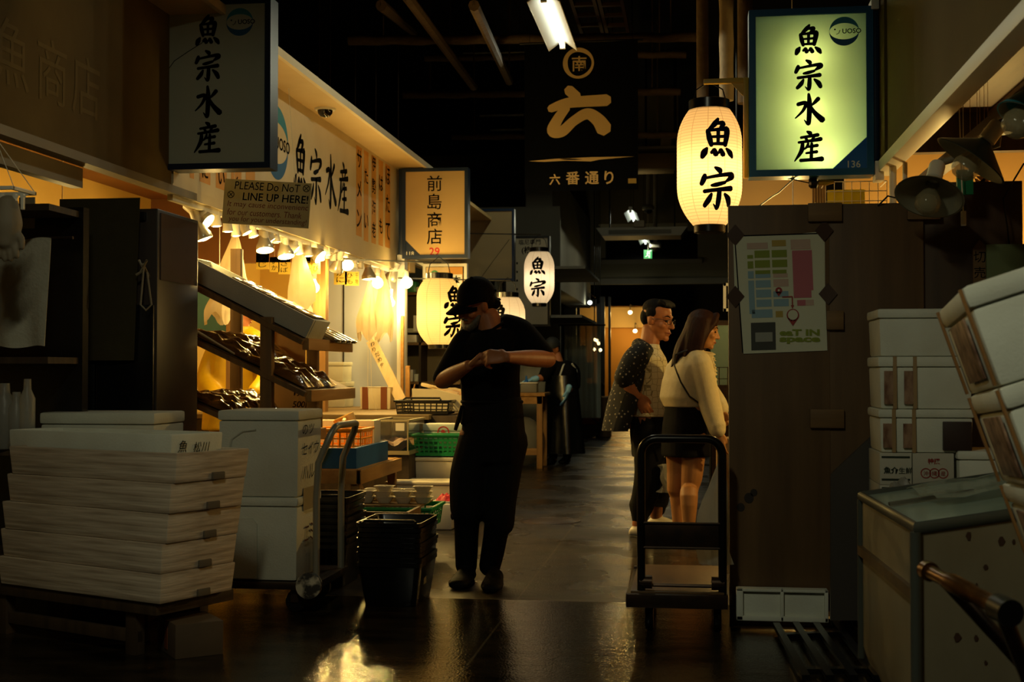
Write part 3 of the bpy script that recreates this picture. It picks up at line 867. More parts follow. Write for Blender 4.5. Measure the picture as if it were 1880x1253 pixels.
m = MB(); cx_, cy_ = Q(1064, 119); ring(m, bf, cx_, cy_, 22 * sc, 28.5 * sc, 48, .045); obj('crest_ring', m, X['banner_print'], t)
m = MB(); text(m, '南', cx_, cy_ - 14 * sc, 28 * sc, bf, .008, True); obj('crest_character', m, X['banner_print'], t)
m = MB(); q = [Q(970, 296), Q(1020, 293), Q(1085, 291), Q(1165, 292), Q(1100, 296), Q(1085, 299), Q(1040, 297), Q(1000, 298)]
m.add([bf(*p) for p in q], [tuple(range(8))]); obj('brushed_line', m, X['banner_print'], t)
m = MB()
for ch, px in zip('六番通り', (1019, 1052, 1087, 1118)):
    x_, y_ = Q(px, 341); text(m, ch, x_, y_, (24 if ch != '六' else 20) * sc, bf, .018, True)
obj('street_lettering', m, X['banner_print'], t)
x_, y_ = Q(1153, 341); obj('cloth_label', rect(MB(), bf, x_, y_, x_ + 15 * sc, y_ + 9 * sc), mat('yellow_tag', '#a98a3a', .7), t)
obj('pole', MB().tube([(a.x - .05, YB + .01, b.z), (b.x + .05, YB + .01, b.z)], .012, 8), X['black_metal'], t)
m = MB()
for x_ in (a.x + .05, b.x - .05): m.tube([(x_, YB + .01, b.z), (x_, YB + .01, 6.2)], .003, 4)
obj('hanging_wire', m, X['black_metal'], t)
# ------------------------------------------------------------------ paper lanterns
def light(parent, loc, energy, col, size=.03, typ='POINT', dirn=None, angle=None, name='lamp_light'):
    d = bpy.data.lights.new(name, typ); d.energy = energy; d.color = col
    d.shadow_soft_size = size
    if typ == 'SPOT':
        d.spot_size = angle or 1.9; d.spot_blend = .8 if name == 'lamp_light' else .08
    o = bpy.data.objects.new(name, d); C.objects.link(o)
    if parent is not None: o.parent = parent
    o.location = Vector(loc) - (origin(parent) if parent is not None else Vector())
    if dirn is not None:
        o.rotation_euler = Vector(dirn).to_track_quat('-Z', 'Y').to_euler()
    return o
def lantern(label, px, top, bot, wpx, Y, power, col, paper, ink, writing_shift=0.0, mount_z=None, tilt=0):
    p0 = W(px, top, Y); p1 = W(px, bot, Y)
    H = p0.z - p1.z; R = (W(px + wpx / 2, top, Y) - W(px - wpx / 2, top, Y)).length / 2
    t = thing('paper_lantern', label, 'lantern', (p0.x, Y, p1.z))
    c = V(p0.x, Y, p1.z)
    def rad(u):         # u 0..1 up the paper
        e = abs(u - .52) * 2
        return R * (1 - max(0, e - .35) ** 2.2 * 1.15) if e > .35 else R
    zp0, zp1 = H * .055, H * .93
    prof = []
    n = 72
    for i in range(n + 1):
        u = i / n
        prof.append((max(rad(u), R * .48) + (.0012 if i % 2 else 0), zp0 + (zp1 - zp0) * u))
    rot = Matrix.Rotation(0.5, 3, 'Z')
    shade = obj('paper_shade', MB().lathe(prof, 48, c, rot, caps=False), paper, t)
    rb = rad(0) if rad(0) > R * .48 else R * .48
    for nm, z0, z1, r in (('base_ring', -.001, H * .075, rb * .98), ('top_ring', H * .90, H, max(rad(1), R * .48) * 1.03)):
        obj(nm, MB().lathe([(r * .9, z0), (r, z0 + .004), (r, z1 - .004), (r * .9, z1), (r * .86, z1), (r * .86, z0)], 32, c, None, False), X['black_plastic'], t)
    hz = p0.z + H * .22 if mount_z is None else mount_z
    m = MB(); rr = R * .52
    m.tube([(c.x - rr, Y, p0.z - .01), (c.x - rr * .8, Y, p0.z + (hz - p0.z) * .55), (c.x, Y, hz), (c.x + rr * .8, Y, p0.z + (hz - p0.z) * .55), (c.x + rr, Y, p0.z - .01)], .004, 6)
    obj('wire_handle', m, X['black_metal'], t)
    # characters wrapped on the paper; angle 0 faces the camera
    ca = math.atan2(CAM.y - Y, CAM.x - c.x) + writing_shift
    def fn(x, y):
        u = (y - zp0) / (zp1 - zp0)
        r = max(rad(u), R * .48) + .004
        a = ca + x / R
        return c + V(r * math.cos(a), r * math.sin(a), y)
    kw = R * 1.10; kh = H * .30
    obj('lettering', brush(MB(), '魚', -kw / 2, H * .52, kw, kh, fn, 1.0), ink, shade)
    obj('lettering', brush(MB(), '宗', -kw / 2, H * .155, kw, kh, fn, 1.0), ink, shade)
    obj('bulb_socket', MB().tube([(c.x, Y, p0.z), (c.x, Y, p1.z + H * .62)], .012, 8), X['black_plastic'], t)
    light(t, (c.x, Y, p1.z + H * .45), power, col, .045)
    return t
X['paper_big'] = paper_material('lantern_paper_big', '#f6e8cc', 62, 0, 0, 12)
X['paper_warm'] = paper_material('lantern_paper_warm', '#f6e6c0', 62, 0, 0, 10)
X['paper_pale'] = paper_material('lantern_paper_pale', '#f2e9d6', 62, 0, 0, 10)
lantern('big lit paper lantern hanging from the yellow bracket by the 136 sign', 1302, 184, 428, 119, 7.0, 4.6, (1.0, .60, .23), X['paper_big'], X['navy_ink'], .26, W(1293, 150, 7.0).z)
lantern('warm lit paper lantern below the 118 sign, partly behind the man in the cap', 806, 502, 641, 80, 10.9, 3.4, (1.0, .64, .22), X['paper_warm'], X['ink'], .75)
lantern('lit paper lantern half hidden behind the shoulder of the man in the cap', 932, 537, 660, 64, 13.0, 3.4, (1.0, .74, .42), X['paper_pale'], X['ink'], -.55)
lantern('pale lit paper lantern hanging before the dark far wall', 990, 455, 563, 55, 15.0, 2.7, (1.0, .78, .52), X['paper_pale'], X['ink'], -.12)
# rods the small lanterns hang from
for px, py, Y in ((806, 485, 10.9), (932, 518, 13.0), (990, 433, 15.0)):
    p = W(px, py, Y)
    solo('lantern_rod', {806: 'thin dark rod holding the warm lantern below the 118 sign', 932: 'thin dark rod holding the lantern behind the shoulder', 990: 'thin dark rod holding the pale far lantern'}[px], 'rod', MB().bar((p.x + .02, Y + .005, p.z + .012), (-2.96, Y + .005, p.z + .05), .012, .012), X['black_metal'])

# ------------------------------------------------------------------ track of spotlights under the lit fascia
rail = thing('lamp_rail', 'white lamp rail under the cream fascia board', 'lamp rail', (-3.02, 10, 2.18))
obj('track', MB().bx((-3.045, 7.3, 2.165), (-3.01, 13.2, 2.2), .003), X['lamp_white'], rail)
def axis_rot(d):
    return Vector(d).normalized().to_track_quat('Z', 'Y').to_matrix()
def spot(px, py, size, kind, d, lit, label, Xp=-3.03, power=None):
    p = WX(px, py, Xp)
    t = thing('spotlight' if kind != 'globe' else 'bare_bulb_lamp', label, 'spotlight' if kind != 'globe' else 'lamp', (p.x, p.y, 2.165), 'lamps under the cream fascia')
    d = Vector(d).normalized(); R = axis_rot(d); r = size
    top = V(p.x, p.y, 2.165)
    if kind == 'globe':
        obj('socket', MB().lathe([(.018, 0), (.026, .01), (.026, .05), (.02, .075)], 16, p - d * .105, R), X['lamp_white'], t)
        obj('bulb', MB().lathe([(.016, -.045), (.03, -.03), (r * .86, -.01), (r, .02), (r * .9, .045), (r * .5, .066), (.001, .072)], 20, p - d * .01, R), X['bulb'], t)
        joint = p - d * .105
    elif kind == 'par':
        obj('socket', MB().lathe([(.02, -.16), (.032, -.155), (.034, -.09), (.03, -.075)], 16, p, R), X['lamp_white'], t)
        rf = obj('reflector', MB().lathe([(.028, -.08), (.036, -.06), (r * .72, -.03), (r * .95, .0), (r, .03), (r * .97, .034), (r * .9, .004), (r * .6, -.02)], 24, p, R, False), X['reflector'], t)
        obj('lens', MB().lathe([(r * .92, .026), (r * .7, .036), (r * .3, .042), (.001, .043)], 24, p, R), X['bulb'] if lit else X['dead_lens'], rf)
        joint = p - d * .155
    else:
        sk_ = obj('socket', MB().lathe([(.024, -.1), (.03, -.095), (.03, -.02), (r * .9, .0), (r, .02)], 16, p, R), X['lamp_white'], t)
        obj('lens', MB().lathe([(r * .9, .015), (r * .6, .023), (.001, .026)], 16, p, R), X['bulb'] if lit else X['dead_lens'], sk_)
        joint = p - d * .09
    obj('rail_adapter', MB().lathe([(.024, -.06), (.026, -.056), (.026, 0)], 12, top), X['lamp_white'], t)
    obj('stem', MB().tube([top - V(0, 0, .055), V(p.x, p.y, max(joint.z, top.z - .12)), joint], .007, 8), X['steel'], t)
    if abs(Xp + 3.03) > .02:
        obj('arm', MB().bar((-3.02, p.y, 2.172), (p.x, p.y, 2.172), .02, .014), X['lamp_white'], t)
    if lit:
        e = power if power is not None else (P_GLOBE if kind == 'globe' else P_SPOT)
        if e > 0:
            if kind == 'globe': light(t, p + d * .075, e, WARM, .04)
            else:
                light(t, p + d * .06, e, WARM, .03, 'SPOT', d, 2.0)
                light(t, p + d * .075, e * .38, WARM, .03)
    return t
X['reflector'] = mat('ribbed_reflector', '#cfc8b0', .25, .5)
X['dead_lens'] = mat('unlit_lens', '#8a7c58', .2)
dn = (0.15, -.1, -1); dr_ = (.55, .2, -.7)
spot(375, 402, .055, 'par', (.8, -.1, -.6), True, 'first lamp of the rail, turned right beside the dark cabinet', power=3)
spot(372, 430, .055, 'par', (.35, .1, -.95), True, 'second lamp of the rail, hanging low beside the dark cabinet', power=3)
spot(397, 410, .036, 'can', (.1, 0, -1), True, 'slim lamp left of the handwritten notice', power=0)
spot(418, 420, .036, 'can', (.05, 0, -1), True, 'small lamp just under the lower left corner of the notice', power=5)
spot(433, 428, .034, 'can', (.1, 0, -1), True, 'small lamp above the nearest hanging bag', power=0)
spot(451, 424, .036, 'can', (.5, 0, -.85), True, 'small tilted lamp under the middle of the notice', power=5)
spot(464, 430, .036, 'can', (.3, 0, -.9), True, 'small lamp left of the two big spotlights', power=0)
spot(486, 452, .064, 'par', (.18, -.25, -.95), True, 'big spotlight with bright lens, nearest of the two below the notice')
spot(496, 438, .036, 'can', (.5, .2, -.7), True, 'small lamp tucked behind the nearest big spotlight', power=0)
spot(506, 440, .036, 'can', (.1, 0, -1), True, 'small lamp between the two big spotlights', power=4)
spot(524, 464, .064, 'par', (.22, -.2, -.95), True, 'big spotlight with bright lens, farther of the two below the notice')
spot(541, 456, .038, 'can', (.7, .1, -.6), True, 'small lamp turned right beside the farther big spotlight', power=4)
spot(549, 462, .036, 'can', (.2, 0, -1), True, 'small lamp right of the notice corner', power=0)
spot(566, 466, .038, 'can', (.1, 0, -1), True, 'small lamp above the hanging bag by the bare bulb', power=4)
spot(583, 468, .064, 'par', (.75, -.1, -.62), True, 'big spotlight turned towards the aisle above the bare bulb')
spot(589, 474, .034, 'can', (.1, 0, -1), True, 'small lamp behind the spotlight turned towards the aisle', power=0)
spot(612, 463, .05, 'can', (.4, 0, -.8), False, 'square-headed unlit lamp in the middle of the rail')
spot(637, 484, .058, 'par', (.3, -.7, -.6), True, 'spotlight shining straight at the viewer, mid rail')
spot(618, 492, .062, 'par', (-.3, .2, -.9), False, 'dim unlit spotlight left of the one shining at the viewer')
spot(652, 480, .04, 'can', (.1, 0, -1), False, 'small unlit lamp right of the one shining at the viewer')
spot(677, 506, .07, 'par', (.1, 0, -1), True, 'wide hood spotlight over the pair of hanging bags', power=14)
spot(693, 518, .055, 'globe', (.2, -.3, -.9), True, 'bare bulb behind the pair of hanging bags')
spot(718, 508, .066, 'par', (-.4, .1, -.8), False, 'dim spotlight above the right hanging bag')
spot(746, 518, .062, 'globe', (.25, -.35, -.8), True, 'bare bulb at the far end of the rail', Xp=-2.84)
spot(600, 465, .036, 'can', (.1, 0, -1), True, 'small lamp left of the square-headed lamp', power=0)
spot(662, 478, .036, 'can', (.2, 0, -1), False, 'small unlit lamp left of the wide hood spotlight')
# bare bulbs on cords
def cord_bulb(px, py, Y, r, label, power):
    p = W(px, py, Y)
    t = thing('pendant_bulb', label, 'lamp', (p.x, Y, p.z - r))
    obj('bulb', MB().lathe([(.014, r + .03), (.02, r + .01), (r * .6, r * .72), (r * .93, r * .35), (r, 0), (r * .87, -r * .5), (r * .5, -r * .87), (.001, -r)], 20, p), X['bulb'], t)
    obj('socket', MB().lathe([(.02, r + .02), (.024, r + .03), (.024, r + .09), (.012, r + .1)], 12, p), X['lamp_white'], t)
    obj('cord', MB().tube([p + V(0, 0, r + .09), V(p.x - .02, Y, 2.4 if p.x < -3.06 else 2.1), V(p.x if p.x < -3.06 else -3.0, Y, 2.61 if p.x < -3.06 else 2.21)], .004, 6), X['white_plastic'], t)
    light(t, p - V(0, .0, r + .03), power, WARM, .04)
    return t
cord_bulb(576, 528, 10.9, .05, 'bare round bulb on a cord beside the orange wooden post', 24)
cord_bulb(717, 556, 12.9, .045, 'bare bulb glowing behind the right hanging bag', 10)
for lab_, x_, y_, z_, e_ in (('added unseen bulb inside the dark left stall, behind the tall cabinet', -3.9, 7.7, 1.98, 22), ('added unseen bulb inside the right stall behind the plywood partition', 1.75, 8.1, 1.78, 75), ('bare bulb at the aisle edge of the right stall, lighting the couple', .78, 10.3, 1.98, 24)):  # the cabinet and plywood bulbs are unseen, added to brighten the stall walls
    t = thing('pendant_bulb', lab_, 'lamp', (x_, y_, z_))
    obj('bulb', MB().ell((x_, y_, z_), (.045, .045, .05)), X['bulb'], t)
    obj('socket', MB().lathe([(.02, .04), (.024, .05), (.024, .11), (.01, .12)], 12, (x_, y_, z_)), X['lamp_white'], t)
    obj('cord', MB().tube([(x_, y_, z_ + .12), (x_, y_, 2.61 if x_ < 0 else 2.63 if x_ > 1 else 6.2)], .004, 6), X['white_plastic'], t)
    light(t, (x_, y_, z_ - .08), e_, WARM, .05)

# ------------------------------------------------------------------ dark stall at far left: cabinet, cloths, peg hanger
X['cab'] = mat('brown_black_cabinet', '#3a2d22', .35, 0, '#2b211a', 2)
cx1 = W(290, 365, 6.3).x
t = thing('tall_cabinet', 'tall dark cabinet with an olive cloth before it and a glossy brown side', 'cabinet', (cx1 - .6, 6.5, 0))
obj('body', MB().bx((-3.72, 6.3, 0), (cx1, 6.85, 1.99), .008), X['cab'], t)
obj('door', MB().bx((-3.70, 6.275, .12), (cx1 - .32, 6.298, 1.5), .004), mat('black_cabinet_door', '#0c0c0b', .3), t)
obj('door', MB().bx((cx1 - .31, 6.275, .12), (cx1 - .01, 6.298, 1.5), .004), X['black_plastic'], t)
obj('side_panel', MB().bx((cx1, 6.33, 1.63), (cx1 + .006, 6.82, 1.97)), mat('glossy_brown_panel', '#5a463c', .25, 0, '#4c3a31', 2), t, label='glossy brown side panel')
obj('rail', MB().bx((cx1 - .28, 6.27, 1.93), (cx1 - .06, 6.298, 1.97)), X['black_metal'], t)
olive = mat('olive_cloth', '#3a3212', .9, 0, '#332b0f', 20, bump=.2, bscale=120)
a = W(106, 365, 6.22); b = W(252, 662, 6.22)
def ol(u, v):
    return V(a.x + (b.x - a.x) * u - .03 * (1 - v) * u, 6.24 + .012 * math.sin(u * 7) * (1 - v), b.z + (a.z - b.z) * v)
solo('olive_cloth', 'olive green cloth hanging down the front of the tall dark cabinet', 'cloth', MB().grid(ol, 24, 16, .004), olive)
p = W(262, 485, 6.2)
t = thing('knotted_cord', 'pale plastic rope knotted at the cabinet and tied across to the wooden rack', 'rope', p)
rope = mat('pale_rope', '#8d8168', .6)
e1 = W(330, 590, 6.9); e2 = W(430, 650, 7.3)
obj('rope', MB().tube([p, W(285, 530, 6.4), e1, e2], [.006, .008, .009, .006], 8), rope, t)
obj('knot', MB().tube([W(255, 478, 6.2), W(262, 492, 6.19), W(270, 478, 6.2), W(258, 500, 6.2), W(250, 505, 6.2)], .007, 6), rope, t)
obj('loop', MB().tube([W(264, 490, 6.2), W(258, 560, 6.2), W(268, 570, 6.2), W(278, 560, 6.2), W(270, 500, 6.2)], .005, 6), rope, t)
X['towel'] = mat('white_towel', '#b4b09e', .9, 0, '#a5a08c', 14, bump=.4, bscale=60)
a = W(-30, 440, 5.6); b = W(84, 637, 5.6)
def tw(u, v):
    return V(a.x + (b.x - a.x) * u + .02 * v * u, 5.6 + .014 * math.sin(u * 11 + v * 2) * (1.1 - v), b.z + (a.z - b.z) * v + .006 * math.sin(u * 9))
t = thing('hanging_towel', 'white towel hanging at the left edge before the dark cabinet', 'towel', (a.x, 5.6, b.z))
obj('cloth', MB().grid(tw, 26, 20, .006), X['towel'], t)
obj('hanging_rail', MB().tube([(a.x - .1, 5.615, a.z + .004), (b.x + .12, 5.615, a.z + .004)], .007, 8), X['steel_dark'], t)
# peg hanger with gloves
YH = 5.2
t = thing('peg_hanger', 'white plastic peg hanger in the upper left with pegs and wires', 'hanger', W(10, 352, YH))
a = W(-40, 352, YH); b = W(46, 352, YH)
obj('frame', MB().bx((a.x, YH - .1, a.z - .008), (b.x, YH - .085, a.z + .008), .003).bx((a.x, YH + .085, a.z - .008), (b.x, YH + .1, a.z + .008), .003).bx((b.x - .015, YH - .1, a.z - .008), (b.x, YH + .1, a.z + .008), .003), X['white_plastic'], t)
m = MB()
hk = W(-10, 250, YH)
for q in ((b.x, YH - .09), (b.x, YH + .09), (a.x, YH - .09)): m.tube([(q[0], q[1], a.z), hk], .002, 4)
obj('wire', m, X['white_plastic'], t)
for i, px in enumerate((4, 28, 42)):
    p = W(px, 372, YH - .09)
    obj('peg', MB().bx((p.x - .006, p.y - .008, p.z - .03), (p.x + .006, p.y + .008, p.z + .035), .002).bx((p.x - .012, p.y - .003, p.z + .02), (p.x + .012, p.y + .003, p.z + .03)), X['white_plastic'], t)
g = MB(); gp = W(14, 420, YH - .09)
g.limb([gp + V(0, 0, .1), gp + V(0, 0, .02), gp + V(-.005, 0, -.05)], [.045, .06, .045])
for i in range(4):
    dx = -.035 + .023 * i
    g.limb([gp + V(dx * .8, 0, -.06), gp + V(dx * 1.1, 0, -.10), gp + V(dx * 1.15, .005, -.135 + .012 * abs(i - 1.5))], [.015, .014, .012], 10)
g.limb([gp + V(.03, 0, -.01), gp + V(.06, 0, -.04), gp + V(.065, 0, -.08)], [.018, .015, .012], 10)
gt = thing('work_glove', 'pale work glove pegged to the hanger, fingers down', 'glove', gp)
blob('glove', g, .006, mat('pale_glove', '#8c806a', .7), gt)
# shelf frame, papers and bottles behind the towel
t = thing('dark_shelf_unit', 'dark shelving behind the towel at the left edge', 'shelving', (-3.9, 5.95, 0))
shf = MB().bx((-4.4, 5.9, 0), (-2.88, 5.96, 1.95))
obj('back', shf, X['black_plastic'], t)
for z in (.3, .78, 1.2, 1.9):
    obj('shelf', MB().bx((-4.4, 5.6, z), (-2.9, 5.9, z + .03)), X['wood_dark'], t)
p = W(50, 400, 5.88)
solo('paper_notice', 'small pale printed sheet on the dark shelving above the towel', 'notice', MB().bx((p.x - .05, 5.892, p.z - .05), (p.x + .03, 5.8995, p.z + .1)), mat('pale_sheet', '#8c7f62', .8))
for i, (px, w_, h_) in enumerate(((8, .05, .30), (30, .04, .26), (50, .035, .32))):
    p = W(px, 760, 5.62)
    m = MB().lathe([(w_ * .9, 0), (w_, .01), (w_, h_ * .72), (w_ * .5, h_ * .85), (w_ * .45, h_)], 14, (p.x, 5.62, .81))
    solo('plastic_bottle', ('cloudy plastic jug at the very left edge under the towel', 'cloudy plastic bottle between two others under the towel', 'tall pale bottle nearest the dark cabinet under the towel')[i], 'bottle', m, X['film_cool'], 'bottles under the towel')

# ------------------------------------------------------------------ sloping wooden rack of dried fish
YK = 7.5
t = thing('sloping_display_rack', 'wooden display rack with three shelves sloping down towards the aisle', 'rack', (-2.7, 7.9, 0))
xa = W(331, 600, YK).x; xb = W(488, 600, YK).x
zt1 = W(331, 430, YK).z; zt2 = W(488, 582, YK).z
for (x_, y_, z_) in ((xa, YK, zt1), (xb, YK, zt2), (xa, YK + .95, zt1), (xb, YK + .95, zt2)):
    obj('post', MB().bx((x_ - .036, y_, 0), (x_ + .036, y_ + .06, z_), .004), X['wood_dim'], t)
def shelf_pts(pxa, pya, pxb, pyb):
    return W(pxa, pya, YK + .06), W(pxb, pyb, YK + .06)
shelves = []
for (A_, B_) in (((335, 505), (560, 620)), ((335, 605), (565, 715)), ((335, 722), (505, 797))):
    q0 = W(A_[0], A_[1], YK + .06); q1 = W(B_[0], B_[1], YK + .06)
    shelves.append((q0, q1))
    obj('side_rail', MB().bar(q0 + V(0, -.03, -.03), q1 + V(0, -.03, -.03), .03, .075, (0, 1, 0)), X['wood_dim'], t)
    obj('shelf_board', MB().prism([(0, 0), ((q1 - q0).length, 0), ((q1 - q0).length, .02), (0, .02)], q0 + V(0, 0, -.03), (q1 - q0).normalized(), V(0, 0, 1), -1.0, 0), X['wood_dim'], t)
    obj('front_lip', MB().bx((q1.x - .01, YK + .04, q1.z - .075), (q1.x + .03, YK + 1.06, q1.z - .005), .003), X['wood_warm'], t)
back = MB().bx((xa - .04, YK + 1.0, .2), (xa + .0, YK + 1.03, zt1))
# foam tray on the top shelf
q0, q1 = shelves[0]
U = (q1 - q0).normalized(); Nn = U.cross(V(0, 1, 0)); Nn = Nn if Nn.z > 0 else -Nn
R = Matrix((U, V(0, 1, 0), Nn)).transposed()
def slab(cu, cv, cn, su, sv, sn, bev=.004, q0=q0, R=R):     # box on a sloping shelf: along slope, along Y, height
    return MB().box(q0 + R @ V(cu, cv, cn), (su, sv, sn), R, bev)
L0 = (q1 - q0).length
t2 = thing('foam_tray', 'long white foam tray lying on the top sloping shelf of the rack', 'foam tray', q0 + R @ V(L0 * .5, .15, 0))
tr = MB()
for args in ((L0 * .5, .16, .012, L0 * 1.02, .34, .02), (L0 * .5, .0, .06, L0 * 1.02, .025, .12), (L0 * .5, .33, .06, L0 * 1.02, .025, .12), (.0, .165, .06, .025, .30, .12), (L0, .165, .06, .025, .30, .12)):
    s_ = slab(*args, bev=.005); tr.add(s_.v, s_.f)
obj('tray', tr, X['foam_old'], t2)
X['pack'] = mat('clear_wrapped_fish_pack', '#7c6a48', .12, 0, '#4d3c22', 14, (1, .3, 1), bump=.6, bscale=30, coat=.6)
X['pack_dark'] = mat('glossy_dark_fish_pack', '#21160c', .10, 0, '#6b4a22', 12, (.6, 2, 1), .7, bump=.9, bscale=26, coat=.8)
for i in range(5):
    m = slab(L0 * (.38 + .13 * i), .18, .118, L0 * .115, .30, .014, .004)
    solo('dried_fish_pack', 'wrapped pack of dried fish on the foam tray, %s along the slope' % ('uppermost', 'second', 'middle', 'fourth', 'lowest')[i], 'fish pack', m, X['pack'], 'packs on the foam tray')
for i in range(4):
    m = slab(L0 * .93, .50 + .13 * i, .02, L0 * .3, .12, .02, .005)
    solo('dried_fish_pack', 'wrapped pack lying at the lower front end of the top shelf, %s from the tray' % ('first', 'second', 'third', 'fourth')[i], 'fish pack', m, X['pack'], 'packs at the end of the top shelf')
def bag_shape(q0, R, cu, cv, su, sv, h, seed, rz=0.0):
    rnd = random.Random(seed)
    ph = [rnd.uniform(0, 6) for _ in range(4)]
    def f(u, v):
        x = (u - .5) * su; y = (v - .5) * sv
        e = (1 - abs(2 * u - 1) ** 4) * (1 - abs(2 * v - 1) ** 4)
        z = .004 + h * e * (.75 + .3 * math.sin(u * 9 + ph[0]) * math.sin(v * 11 + ph[1]) + .15 * math.sin(u * 23 + ph[2] + v * 7))
        xr = x * math.cos(rz) - y * math.sin(rz); yr = x * math.sin(rz) + y * math.cos(rz)
        return q0 + R @ V(cu + xr, cv + yr, z)
    return MB().grid(f, 12, 14, .006)
ords = ('first', 'second', 'third', 'fourth', 'fifth', 'sixth', 'seventh', 'eighth')
for si, (nm, where) in enumerate((('middle', 'middle'), ('bottom', 'bottom'))):
    q0_, q1_ = shelves[si + 1]
    U = (q1_ - q0_).normalized(); Nn = U.cross(V(0, 1, 0)); Nn = Nn if Nn.z > 0 else -Nn
    R_ = Matrix((U, V(0, 1, 0), Nn)).transposed(); L_ = (q1_ - q0_).length
    for i in range(7):
        row = i % 2
        m = bag_shape(q0_, R_, L_ * (.27 + .46 * row), .1 + .25 * (i // 2), L_ * .5, .25, .055, i + si * 10, .15 * math.sin(i * 3))
        solo('dried_fish_bag', 'dark fish bag, %s shelf of the rack, %s row, %s end' % (where, ords[i // 2], 'lower' if row else 'upper'), 'fish bag', m, X['pack_dark'], 'bags on the %s shelf' % where)
# cardboard with handwriting on the rack end
p = W(548, 720, 8.5)
t = thing('cardboard_sign', 'brown cardboard sheet with scribbled writing under the rack end', 'sign', (p.x, 8.5, p.z))
a = W(503, 760, 8.6); b = W(592, 690, 8.6)
obj('sheet', MB().bx((a.x, 8.6, a.z - .1), (b.x, 8.61, b.z), .002), X['card'], t)
fn = plane_fn((a.x, 8.6, a.z), (1, 0, 0), (0, 0, 1), .002)
obj('lettering', text(text(MB(), 'げそ', .14, .12, .06, fn, .0, shear=.2), '500円', .13, .04, .05, fn, 0, shear=.2), X['ink'], t)
solo('cardboard_sheet', 'dim cardboard panel standing under the top shelf of the rack', 'panel', MB().bx((W(503, 640, 8.62).x, 8.62, W(0, 690, 8.62).z), (W(560, 640, 8.62).x, 8.63, W(0, 592, 8.62).z)), X['card'])
# orange wood post at the end of the rack and one behind it
a = W(574, 740, 11.2); b = W(598, 465, 11.2)
solo('wooden_post', 'orange lit wooden post beside the grey wall panel', 'post', MB().bx((a.x, 11.2, 0), (b.x, 11.3, 2.59), .004), X['wood_z'])
a = W(414, 740, 9.2); b = W(440, 540, 9.2)
solo('wooden_post', 'narrow orange wooden post seen through the rack', 'post', MB().bx((a.x, 9.2, 0), (b.x, 9.26, W(0, 535, 9.2).z), .004), X['wood_z'])
# teal plastic sheet behind the rack
a = W(361, 590, 9.26); b = W(414, 510, 9.26)
solo('teal_board', 'teal green board seen behind the upper part of the rack', 'board', MB().bx((a.x - .02, 9.261, a.z - .1), (b.x + .03, 9.28, b.z)), mat('teal_board', '#3f7a78', .5))

# hanging plastic bags
def hang_bag(label, px, top, bot, wpx, Y, matl, seed, spread=.35):
    p = W(px, top, Y); q = W(px, bot, Y); H = p.z - q.z
    wd = (W(px + wpx / 2, top, Y) - W(px - wpx / 2, top, Y)).length
    rnd = random.Random(seed); ph = [rnd.uniform(0, 6) for _ in range(5)]
    rings = []
    n = 28
    for i in range(14):
        v = i / 13
        w2 = wd * .5 * (.08 + (1 - .08) * min(1, (v * 1.35)) ** .9)
        ring_ = []
        for j in range(n):
            a = 2 * PI * j / n
            fold = 1 + .16 * math.sin(a * 5 + ph[0] + v * 2) * min(1, v + .3) + .08 * math.sin(a * 9 + ph[1])
            dz = .05 * math.sin(a * 3 + ph[2]) * (v ** 4)
            ring_.append(V(p.x + w2 * fold * math.cos(a) + .015 * math.sin(v * 5 + ph[3]), Y + w2 * .45 * fold * math.sin(a), p.z - H * v + dz))
        rings.append(ring_)
    t = thing('plastic_bag_bunch', label, 'plastic bag', (p.x, Y, q.z), 'bunches of bags hanging from the rail')
    obj('bag', MB().loft(rings, False), matl, t)
    obj('hanging_string', MB().tube([p, V(p.x, Y, 2.175 if p.x > -3.06 else 2.61)], .003, 5), X['white_plastic'], t)
    return t
hang_bag('bunch of clear bags hanging nearest the dark cabinet, above the foam tray', 428, 425, 560, 62, 9.2, X['film'], 1)
hang_bag('lower bunch of clear bags behind the rack, under the foam tray', 403, 510, 585, 46, 9.0, X['film'], 2)
hang_bag('bunch of clear bags hanging left of the bare round bulb', 552, 432, 565, 44, 10.12, X['film'], 3)
hang_bag('long lit bunch of bags hanging before the grey panel, left of a pair', 676, 512, 618, 34, 12.22, X['film'], 4)
hang_bag('long bunch of bags hanging before the grey panel, right of a pair', 703, 492, 620, 36, 12.78, X['film'], 5)
# price cards on strings
pc = 0
for px, py, w_, h_, Y in ((482, 480, 24, 30, 10.4), (504, 486, 18, 28, 10.4), (522, 490, 22, 28, 10.4), (566, 480, 14, 40, 10.4), (580, 486, 16, 34, 10.4), (625, 508, 24, 30, 11.6), (642, 512, 18, 26, 11.6), (655, 512, 8, 26, 11.6)):
    a = W(px - w_ / 2, py + h_ / 2, Y); b = W(px + w_ / 2, py - h_ / 2, Y)
    names = ('left end of the row', 'second in the row', 'third in the row', 'narrow one left of the bulb cord', 'one beside the orange post', 'left of three before the grey panel', 'middle of three before the grey panel', 'narrow edge-on one before the grey panel')
    t = thing('price_card', 'yellow hand-lettered price card under the lamps, ' + names[pc], 'price card', (a.x, Y, a.z), 'price cards under the lamps')
    obj('card', MB().bx((a.x, Y, a.z), (b.x, Y + .004, b.z)), X['price_card'], t)
    fn = plane_fn((a.x, Y, a.z), (1, 0, 0), (0, 0, 1), .002)
    m = MB(); ww = b.x - a.x; hh = b.z - a.z
    for i, ch in enumerate(('あじ', 'いか', 'さば', 'たこ', 'えび', 'かに', 'ひも', '干物')[pc]):
        text(m, ch, ww / 2, hh * (.55 - .42 * i), hh * .33, fn, 0, True, ww * .6)
    obj('lettering', m, X['ink'], t)
    obj('hanging_string', MB().tube([(a.x + ww / 2, Y, b.z), (a.x + ww / 2, Y, 2.2 if Y > 10 else b.z + .3)], .0015, 4), X['white_plastic'], t)
    pc += 1
